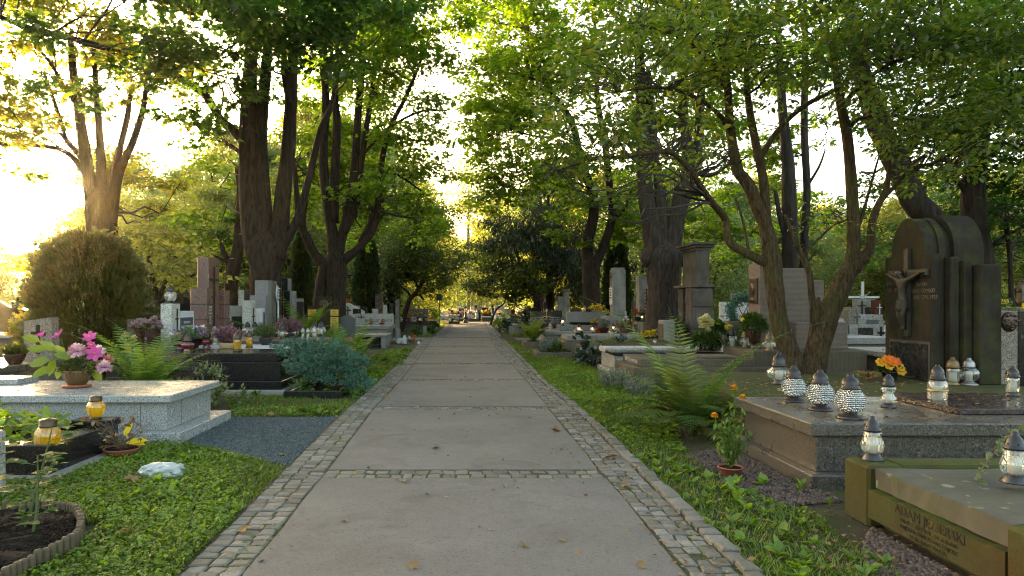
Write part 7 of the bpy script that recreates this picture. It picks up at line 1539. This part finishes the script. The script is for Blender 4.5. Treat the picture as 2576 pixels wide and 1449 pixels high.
tree('lime_tree', 'young broad-leaved tree with yellow-green leaves behind the pillar lantern', 19.5, [[(398,900,9),(398,790,8),(392,740,8),(380,690,6),(372,640,4)],[(396,760,6),(420,700,5),(440,650,4)],[(404,760,6),(450,715,4),(490,690,3)]],
    [(420,640,80,60,17.5,21,1.3),(480,690,70,44,17.5,21,1.2),(380,600,60,50,18,21,1.1),(420,720,60,30,18,21,1.0)], 'leaf_far', 'bark_red', shape='oval', size=.17)
for cx, Y, wpx, yt, mat, lab in ((758,31,29,585,'leaf_cypress','narrow dark columnar cypress left of the forked maple'),(923,34,33,575,'leaf_cypress','wide dark columnar cypress right of the forked maple'),(985,44,20,640,'leaf_cypress','small cypress half hidden behind the leaning tree'),(1552,33,34,560,'leaf_cypress','dark cypress between the bent maple and the tall grey pillar')):
    p = at(cx, 800, Y); conifer_bush(lab, p[0], Y, 0, wpx*Y/F, (H-(yt-CY)*Y/F), 6500, mat, .20, name='cypress', top=.9, belly=.2, cat='conifer')
# ---- the wood beyond: whole trees of a few kinds, copied with their trunks
def wood_tree(name, label, h, w, n, mat, size, shape, group):
    t = thing(name, label, 'tree', (0,0,0), group); m = MB(); top = h*.9
    nodes_ = []
    for i in range(4):
        a = i*1.7+random.uniform(0,.6); e = (math.cos(a)*w*.45, math.sin(a)*w*.45, top*random.uniform(.75,1)); pts = smooth_path([(0,0,-.1),(math.cos(a)*.1,math.sin(a)*.1,h*.22),(e[0]*.5,e[1]*.5,h*.55),e],4)
        rr = [h*.021*(1-.88*k/len(pts)) for k in range(len(pts))]; m.tube([tuple(p) for p in pts], rr, 7, rough=.1); nodes_ += pts
    m.build('trunk', M['bark_pale' if 'pale' in label else 'bark_grey'], t)
    ncl = n//50; d = rnd_dir(ncl); hh = RNG.uniform(.10,1,ncl); prof = np.sin(np.clip(hh*.92+.08,0,1)*math.pi)**.6
    a = RNG.uniform(0,6.28,ncl); r = np.sqrt(RNG.uniform(.1,1,ncl))*w*prof*(1+.22*np.sin(3*a+hh*6)); c = np.stack([np.cos(a)*r,np.sin(a)*r,hh*h],1)
    C = np.repeat(c,50,0); nn = len(C); g = RNG.normal(0,.5,(nn,3))*np.array([h*.075,h*.075,h*.035]); U = unit(g+1e-4)+RNG.normal(0,.5,(nn,3)); U[:,2] -= .3
    np_mesh('crown', [(*leaf_arrays(C+g,U,np.array([0,0,1.])+RNG.normal(0,.45,(nn,3)),RNG.uniform(.6,1.2,nn)*size,shape),0)], M[mat], t); return t
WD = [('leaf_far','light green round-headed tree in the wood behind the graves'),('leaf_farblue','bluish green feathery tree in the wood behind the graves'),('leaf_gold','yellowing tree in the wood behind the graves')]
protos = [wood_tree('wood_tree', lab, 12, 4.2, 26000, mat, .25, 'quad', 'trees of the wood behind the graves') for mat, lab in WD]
used_p = set()
def plant(kind, x, Y, ytop, wsc=1.0):
    p = protos[kind]; t = p if kind not in used_p else copy_tree(p); used_p.add(kind)
    q = at(x, 766, Y); h = H-(ytop-CY)*Y/F; s = h/12; t.location = (q[0], Y, 0); t.scale = (s*wsc, s*wsc, s); t.rotation_euler = (0,0,random.uniform(0,6.28))
for x, Y, yt, kd, ws in ((-330,60,420,0,1.3),(-180,52,480,0,1.3),(-60,58,590,0,1.3),(40,64,640,0,1.4),(150,60,610,0,1.2),(300,46,500,0,1.2),(390,38,500,0,1.2),(470,52,430,1,1.1),(545,36,470,0,1.2),(600,48,330,0,1.1),(670,44,380,1,1.1),(740,40,430,0,1.1),(790,52,270,0,1.0),(880,46,320,1,1.0),(960,54,350,0,1.0),(1040,62,450,0,1.0),(330,56,410,0,1.1),(230,64,520,0,1.2),
    (1085,84,560,1,1.1),(1130,100,600,1,1.2),(1160,112,640,1,1.2),(1195,116,600,1,1.2),(1240,96,560,1,1.2),(1290,74,480,0,1.0),(1370,62,430,1,1.0),(1440,56,470,0,1.0),(1530,52,430,0,1.0),(1610,46,500,1,1.1),(1700,52,430,0,1.0),(1780,36,520,1,1.2),(1850,44,470,1,1.1),(1925,56,440,0,1.0),(2000,44,540,1,1.2),(2070,60,520,0,1.2),(2130,48,570,0,1.3),(2200,56,530,2,1.2),(2270,46,500,0,1.1),(2350,52,440,1,1.0),(2440,38,480,0,1.1),(2520,42,430,0,1.0),(2620,34,400,0,1.1),(2760,36,350,1,1.2)):
    plant(kd, x, Y, yt, ws)
for cx, r, yt, lab, Y in ((1178,4.8,480,'tall pale far trunk standing in line with the path', 74),(1225,4.0,560,'second pale far trunk right of the path line', 88)):
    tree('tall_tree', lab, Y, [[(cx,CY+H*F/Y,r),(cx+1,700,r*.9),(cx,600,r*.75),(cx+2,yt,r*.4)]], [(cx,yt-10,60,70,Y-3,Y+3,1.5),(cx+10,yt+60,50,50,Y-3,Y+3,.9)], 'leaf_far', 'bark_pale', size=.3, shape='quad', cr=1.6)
# clipped hedge and low bushes closing the view under the crowns
def bush_row(rows, proto=[None]):
    for x, Y, w, h in rows:
        p = at(x, 766, Y)
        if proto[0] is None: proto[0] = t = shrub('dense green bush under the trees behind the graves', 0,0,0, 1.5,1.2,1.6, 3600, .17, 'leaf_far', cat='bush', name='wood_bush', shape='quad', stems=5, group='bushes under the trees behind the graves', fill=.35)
        else: t = copy_tree(proto[0])
        t.location = (p[0], Y, 0); t.scale = (w/1.5, 1, h/1.6); t.rotation_euler = (0,0,random.uniform(-.4,.4))
bush_row([(x, 46+random.uniform(-4,12), random.uniform(2.2,3.4), random.uniform(1.6,2.8)) for x in range(-300, 1030, 75)]+[(x, 66+random.uniform(-4,10), random.uniform(2.6,3.8), random.uniform(1.8,3)) for x in range(1560, 2750, 70)])
t = thing('hedge', 'low clipped hedge behind the long brown tomb with a white notice', 'hedge', (-4.2,47,0)); n = 5200
C = np.stack([RNG.uniform(-9.5,-2.0,n),RNG.uniform(46.4,47.6,n),RNG.uniform(.05,1.25,n)],1); arr('foliage', leaf_arrays(C, rnd_dir(n)+np.array([0,-.3,.3]), rnd_dir(n)+np.array([0,0,.6]), RNG.uniform(.08,.17,n), 'oval', 1.2), 'leaf_maple', t)
m = MB(); p = PB(4,815,520,865,590,46.2,.02); m.box(*p,.002); t = thing('notice_paper','white sheet of paper fixed to a thin stake before the hedge','notice',((p[0]+p[1])/2,46.2,0)); m.build('sheet', M['paper'], t)
MB().tube([((p[0]+p[1])/2,46.24,0),((p[0]+p[1])/2,46.24,p[5])], .015, 5).build('stake', M['wood'], t)
q = at(1106,766,48); t = thing('sign_post','thin black post carrying a dark sign board left of the path end','sign post',(q[0],48,0)); zt = H-(747-CY)*48/F
MB().tube([(q[0],48,0),(q[0],48,zt)], .035, 7).build('post', M['cross_black'], t); b = PB(4,710,190,802,300,47.95,.05); MB().box(*b,.01).build('board', M['cross_black'], t)
# ================= far end of the path and the cemetery beyond
def far_box(label, t, xl, yt, xr, yb, Y, d, mat, name='headstone', z0=0, **k): return simple_stone(label, t, xl, yt, xr, yb, Y, d, mat, name, z0, **k)
q = px(4,1222,710,55.2); x, y = q[0], 55.2; t = thing('stone_lantern','dark polished post-lantern standing in the middle of the path end','memorial lantern',(x,y,0)); s = (px(4,0,400,y)[2])/310
MB().lathe([(56*s,0),(56*s,12*s),(36*s,20*s),(36*s,45*s),(28*s,55*s),(30*s,70*s),(40*s,90*s),(42*s,104*s),(30*s,112*s)], (x,y,0), 16).build('pedestal', M['granite_black'], t)
MB().lathe([(22*s,112*s),(20*s,120*s),(18*s,205*s),(12*s,212*s)], (x,y,0), 12).build('shaft', M['granite_black'], t); MB().lathe([(18*s,212*s),(20*s,270*s)], (x,y,0), 8).build('glass', M['glass_clear'], t)
MB().lathe([(34*s,270*s),(26*s,280*s),(22*s,296*s),(10*s,304*s),(3*s,318*s)], (x,y,0), 12).build('cap', M['cap_dark'], t)
t = thing('flower_cage','dark wire frame box filled with white flowers at the path end','flower box',(px(4,1020,715,53)[0],53,0)); a = px(4,930,570,53); b = px(4,1112,715,53); m = MB()
for xx in (a[0],b[0]):
    for yy in (52.7,53.5): m.tube([(xx,yy,0),(xx,yy,a[2])], .02, 5)
for zz in (.1,a[2]): m.tube([(a[0],52.7,zz),(b[0],52.7,zz),(b[0],53.5,zz),(a[0],53.5,zz),(a[0],52.7,zz)], .018, 5)
m.build('frame', M['cross_black'], t); MB().box(a[0],b[0],52.72,53.48,0,.16).build('trough', M['plaque_black'], t)
c = np.stack([RNG.uniform(a[0]+.05,b[0]-.05,34),RNG.uniform(52.75,53.4,34),RNG.uniform(.25,.62,34)],1); arr('blossom', flower_arrays(c,.15,30,wid=1.4), 'petal_white', t); leaf_ball('foliage', ((a[0]+b[0])/2,53.1,.15), .4,.35,.3,140,.15,'leaf_plant',t)
grave('far_tomb','wide grey tomb just beyond the end of the path', [('body','granite_brown',*PB(4,1112,632,1490,690,60.8,1.8,0)),('slab','granite_grey',*PB(4,1105,618,1500,634,60.7,2.0))])
far_box('brown upright block on the wide tomb beyond the path end', 4,1395,465,1490,640,61.5,.4,'stone_brown'); far_box('black shiny pillar stone right of the pink flowers at the path end', 4,1455,500,1487,620,60.6,.3,'granite_black')
far_box('pale headstone with black cross and plaque beyond the path end', 4,1062,490,1178,640,62,.3,'concrete',cross='l',plaque='plaque_black'); far_box('narrow pale stone with a dark slot left of the cross stone', 4,962,465,1002,640,63,.3,'concrete',plaque='plaque_black')
far_box('pale square stone with black panel, tallest beyond the path end', 4,1375,378,1435,640,68,.3,'concrete',plaque='plaque_black'); far_box('pale stone wing right of the tallest square stone', 4,1400,402,1515,640,68.5,.3,'concrete'); far_box('black panelled stone behind the lantern post', 4,1105,440,1190,640,66,.3,'plaque_black',plaque='plaque_grey')
def far_curved(label, xl, yt, xr, yb, Y, mat, wave=0):
    b = PB(4,xl,yt,xr,yb,Y,.3,0); curved_stone(label, b[0], b[1], 0, b[5]-.35, b[5], Y, .3, mat, wave)
far_curved('broad dark headstone with a pointed arch top beyond the path end', 1465,420,1645,600,69,'granite_black'); far_curved('dark wavy headstone behind yellow flowers beyond the path end', 1530,475,1668,640,62,'granite_black',1)
grave('far_tomb','low tomb with a pale lid right of the path end', [('body','granite_brown',*PB(4,1515,600,1660,675,60.2,1.8,0)),('slab','terrazzo_light',*PB(4,1508,588,1670,602,60.1,2.0))])
for qx, qy, Y, mats, r, lab in ((1180,600,60.3,('petal_rose','petal_pink'),13,'mass of pink and rose flowers on the tomb at the path end'),(1300,560,60.9,('petal_rose','petal_white'),12,'white and rose bouquet right of the lantern post'),(1345,560,61.1,('petal_white','petal_rose'),12,'white chrysanthemum ball on the wide far tomb'),(1570,560,60.6,('petal_yellow','petal_orange'),14,'bright yellow flowers before the dark wavy stone'),(1020,480,64,('petal_orange','petal_rose'),12,'orange flowers high between pale stones beyond the path end'),(1510,500,64,('petal_white','petal_yellow'),10,'white flowers left of the wavy dark stone'),(1820,495,62,('petal_yellow','petal_rose'),12,'yellow and pink flower tuft right of the far path'),(1060,510,63,('petal_yellow','petal_white'),10,'greenish yellow flowers left of the cross stone')):
    p = px(4,qx,qy,Y); bouquet(lab, p[0], Y, max(.55,p[2]-.45), r*Y/F/3, 'vase','pot_black', .16, [(mats[0],22,.075,14),(mats[1],12,.075,14)], spread=1.6, hgt=1.4, nleaf=80)
for qx, lab in ((1285,'white tall lantern, left on the wide far tomb'),(1315,'white short lantern on the wide far tomb'),(1425,'white lantern, right on the wide far tomb')):
    p = px(4,qx,618,60.9); lantern(p[0],60.9,p[2],.7,'tube',lab,'wax_blue','cap_silver',candle=False,n=8)
# overgrown right-hand graves between the side path and the far end
shrub('ivy mantle over the kerbed grave past the side path', 3.7,34.9,.3, 1.5,1.1,.95, 1900,.14,'leaf_ivy',cat='ivy',name='ivy_mound',stems=0,wid=1.5)
shrub('second ivy mound spilling toward the path past the side path', 2.5,36.6,0, 1.0,1.2,.7, 1100,.14,'leaf_ivy',cat='ivy',name='ivy_mound',stems=0,wid=1.5)
shrub('pale lime-green leafy clump at the right edge of the path far down', 2.5,44,0, .9,1.6,.8, 900,.2,'leaf_silk',cat='plant',name='leafy_plant',stems=0)
shrub('striped variegated clump further along the right path edge', 2.6,48.5,0, .8,1.5,.6, 700,.2,'leaf_pale',cat='plant',name='leafy_plant',stems=0)
shrub('dark ground-hugging shrub between lime clump and ivy on the right', 3.3,40.5,0, 1.4,1.4,.9, 1300,.16,'leaf_ivy',cat='shrub',name='low_shrub',stems=0)
grave('far_tomb','low brown stepped tomb between the ivy mounds on the right', [('body','stone_brown',*PB(4,1900,670,1990,760,42,1.5,0)),('slab','stone_brown',*PB(4,1870,635,1960,672,41.8,1.8))])
for qx, qy, Y, mat, lab in ((1920,620,42,'petal_cream','green glass light and pale flowers on the brown stepped tomb'),(2110,590,41,'petal_yellow','yellow chrysanthemums behind the ivy mound'),(2250,560,40,'petal_yellow','round yellow bush of flowers left of the black double headstone'),(2320,480,43,'petal_yellow','high yellow flowers behind the black double headstone'),(2330,655,37,'petal_orange','vivid orange flower by the black double headstone'),(2195,650,38,'petal_rose','small rose-coloured bouquet in the ivy')):
    p = px(4,qx,qy,Y); bouquet(lab, p[0], Y, max(0,p[2]-.35), .22,'bowl','pot_black',.14,[(mat,30,.10,14)], spread=1.3, hgt=1.4, nleaf=110)
far_box('dark headstone with a pale emblem left of the black double headstone', 4,2150,490,2290,640,44,.3,'granite_black','headstone',plaque='plaque_grey')
t = thing('thin_dark_tree','small bare dark trunk leaning among the far right graves','tree',(px(4,1900,560,50)[0],50,0)); a = t.location.x; m = MB(); m.tube(smooth_path([(a-1,50,0),(a-.6,50,1.1),(a,50,1.6),(a+.2,50,2.6),(a+.1,50,3.6)],3), [.09-.005*i for i in range(13)], 6); m.build('trunk', M['bark_dark'], t); leaf_ball('crown',(a,50,3.3),.9,.6,.8,300,.2,'leaf_brown',t)
# many small graves beyond: a few kinds, each copied with its parts
FG = 'small pale graves in the far cemetery'
def far_grave(kind):
    t = thing('far_grave', ['small pale far grave with an upright slab','small far grave with a dark slab and pale kerb','small far grave marked by a cross','low far grave covered with flowers'][kind], 'grave', (0,0,0), FG)
    MB().box(-.5,.5,-1.8,0,0,.3).build('tomb', M['white_stone' if kind != 1 else 'concrete'], t)
    if kind == 0: MB().box(-.45,.45,.02,.2,0,1.05).build('headstone', M['white_stone'], t)
    elif kind == 1: MB().box(-.42,.42,.02,.2,0,.95).build('headstone', M['granite_black'], t)
    elif kind == 2: m = MB().box(-.05,.05,.05,.12,0,1.5); m.box(-.32,.32,.045,.125,1.02,1.12); m.build('cross', M['cross_pale'], t)
    else: MB().box(-.4,.4,.02,.2,0,.7).build('headstone', M['terrazzo_light'], t)
    c, d = mound((0,-.6,.32),.35,.6,.3,9); arr('blossom', flower_arrays(c,.10,10,wid=1.6), ['petal_white','petal_rose','petal_yellow','petal_redor'][kind], t); leaf_ball('foliage',(0,-.6,.3),.4,.6,.25,60,.14,'leaf_plant',t)
    return t
fp = [far_grave(k) for k in range(4)]; fu = set(); rr = random.Random(5)
for row in range(7):
    Y = 65+row*6.0; xx = -11.5-row*.8
    while xx < 13+row*1.2:
        X = xx+rr.uniform(-.3,.3); xx += rr.uniform(1.25,2.2)
        if 4.3 < X < 7.8 or (row == 0 and -1.2 < X < 3.8): continue
        k = rr.choice((0,0,1,2,3,3)); t = fp[k] if k not in fu else copy_tree(fp[k]); fu.add(k)
        t.location = (X, Y+rr.uniform(-1.2,1.2), 0); t.rotation_euler = (0,0,rr.uniform(-.08,.08)); s = rr.uniform(.85,1.2); t.scale = (s,s,s*rr.uniform(.9,1.2))
for row in range(2):   # graves glimpsed between the trunks on both sides
    for xs in (list(range(-26,-9,2)), list(range(9,27,2))):
        for X in xs:
            k = rr.choice((0,1,1,2,3)); t = copy_tree(fp[k]); t.location = (X+rr.uniform(-.5,.5), 33+row*7+rr.uniform(-2,2), 0); t.rotation_euler = (0,0,rr.uniform(-.1,.1)); t['label'] = ['pale upright grave slab glimpsed between the trunks','dark grave slab glimpsed between the trunks','grave cross glimpsed between the trunks','flower-covered grave glimpsed between the trunks'][k]; t['group'] = 'small graves between the trunks'
# ================= grass, weeds, chippings
g1 = poly_px([(-60,1449),(-60,1190),(150,1160),(330,1120),(400,1085),(452,1118),(600,1150),(718,1178),(640,1270),(450,1449)])+[(-1.62,3.3),(-3,3.2)]
g2 = poly_px([(560,990),(760,985),(860,975),(940,940),(985,950),(905,1000),(845,1048),(590,1046)])
g3 = poly_px([(930,935),(1000,905),(1010,880),(1100,860),(1065,868),(985,945)])+[(-1.85,12.5)]
g3 = [(-2.9,14.2),(-1.72,12.6),(-1.76,22.8),(-2.7,22.8)]
g3b = [(-2.6,31.2),(-1.8,31.2),(-1.8,55),(-3.4,55),(-3.0,38)]
g4 = [(1.62,8.4),(2.75,9.2),(2.75,12.6),(2.9,17),(2.4,19.2),(1.5,19.2),(1.48,13)]
g5 = [(1.52,2.6),(2.3,2.6),(2.45,4.8),(2.15,5.6),(2.2,7.0),(2.75,9.2),(1.66,9.2)]
g6 = [(1.5,19.2),(2.0,19.2),(2.5,21),(2.6,23.2),(1.5,28)]
g6b = [(1.95,31.2),(3.0,31.2),(3.3,55),(1.95,55)]
g7 = [(5.2,10.9),(6.9,11.4),(7.4,12.2),(5.2,12.2)]
stuff('grass', [grass_patch(g1,3200,.03,.085,-.5,1), grass_patch(g2,1100,.03,.08,-.3,4), grass_patch(g5,1500,.03,.085,-.5,6), grass_patch(g4,2300,.05,.13,-1.2,7), grass_patch(g3,900,.03,.08,-.4,8), grass_patch(g3b,240,.06,.14,-.4,9), grass_patch(g6,500,.05,.11,-.5,10), grass_patch(g6b,260,.07,.16,-.6,10), grass_patch(g7,500,.06,.16,-1,11)], M['leaf_grass'], 'short bright grass on both verges of the path', 'grass')
stuff('ground_cover', [clover_patch(g1,3600,.014,.036,.06,-.08,21), weed_patch(g1,46,.035,.085,-.05,22,(5,9),.8), weed_patch([(-3.3,4.8),(-1.75,4.4),(-2.1,6.4),(-3.3,7.2)],20,.045,.10,-.3,32,(5,9),.9), clover_patch(g2,700,.02,.05,.04,-.05,23), weed_patch(g2,34,.08,.16,-.1,24,(6,10),.9), clover_patch(g5,2200,.014,.034,.04,-.05,25), weed_patch(g5,40,.035,.10,-.15,26), clover_patch(g4,900,.02,.05,.06,-.2,27), weed_patch(g4,20,.06,.12,-.1,28), weed_patch(g3,10,.06,.12,0,29), clover_patch([(2.0,10),(2.9,10),(2.9,13.5),(2.2,14)],1300,.03,.06,.12,-.6,30), weed_patch([(1.9,4.7),(2.7,4.9),(2.7,5.6),(2.1,6.2)],16,.05,.11,-.3,33,(5,8),1.1)], M['leaf_weed'], 'low leafy weeds and clover covering the verges', 'ground cover')
gb = poly_px([(452,1120),(583,1052),(846,1050),(726,1172)])
sheet('gravel_bed_blue', gb, M['joint'], .004) if False else None
stuff('gravel', [pebbles(gb, 9000, .010, .026, .0)], M['pebble_blue'], 'blue-grey stone chippings spread between the pale tomb and the path', 'gravel')
gr = [(1.62,2.6),(2.72,2.6),(2.78,5.1),(2.45,4.9),(2.1,4.3),(1.95,3.6)]
stuff('red_gravel', [pebbles(gr, 5200, .014, .036, .0, lambda x, y: clumps(x, y, 1.8, 5) > -.15), pebbles([(2.1,5.0),(2.85,5.2),(2.9,7.3),(2.1,6.8)], 2600, .012, .03, .0)], M['pebble_red'], 'reddish brown chippings at the foot of the mossy tomb', 'gravel')
cs = []
for (fa, fb) in ((out_l, slab_l), (slab_r, out_r)):
    yy = 2.4+RNG.uniform(0,1,2600)**1.6*26; u = RNG.uniform(-.06,1.05,2600); cs.append(np.stack([[fa(q)+(fb(q)-fa(q))*w_ for q, w_ in zip(yy,u)], yy, np.full(2600,.012)],1)[clumps(yy*2, u*3, 1.2, 77) > .15])
for J in joints[1:7]:
    xx = RNG.uniform(slab_l(J), slab_r(J), 110); cs.append(np.stack([xx, J+RNG.uniform(-.14,.14,110), np.full(110,.011)],1))
c = np.concatenate(cs); n = len(c); o = arr('moss', leaf_arrays(c, rnd_dir(n,.3), np.array([0,0,1.])+rnd_dir(n)*.5, RNG.uniform(.008,.022,n), 'oval', 1.6), 'leaf_weed', None); tag(o, 'tiny moss and seedlings in the joints of the path setts', 'moss', kind='stuff')
n = 500; cs = []
for poly, k in ((g5,160),(gr,140),(g1,90),(g2,90),([(-1.75,2.6),(1.6,2.6),(1.6,30),(-1.75,30)],420),([(1.15,2.6),(1.62,2.6),(1.62,14),(1.15,14)],260)):
    x, y = scatter(poly, int(k*1.6)); cs.append(np.stack([x,y,np.full(len(x),.022)],1))
c = np.concatenate(cs); n = len(c); o = arr('leaf_litter', leaf_arrays(c, rnd_dir(n,.2), np.array([0,0,1.])+rnd_dir(n)*.5, RNG.uniform(.015,.05,n), 'oval', 1.3), 'leaf_dead', None); tag(o, 'small dry leaf crumbs scattered over path and verges', 'leaves', kind='stuff')
# ---- air
mm, nt, out = nodes('haze'); pv = nt.nodes.new('ShaderNodeVolumePrincipled'); pv.inputs['Color'].default_value = (1,.93,.78,1); pv.inputs['Density'].default_value = HAZE; pv.inputs['Anisotropy'].default_value = HAZE_G
L(nt, pv.outputs[0], out.inputs['Volume'])
try: mm.cycles.homogeneous_volume = True
except Exception: pass
if HAZE > 0:
    m = MB(); m.add([(x,y,z) for x in (-130,130) for y in (-30,150) for z in (-1.1,26)], [(0,1,3,2),(4,6,7,5),(0,4,5,1),(2,3,7,6),(0,2,6,4),(1,5,7,3)]); o = m.build('haze', mm); tag(o, kind='stuff')
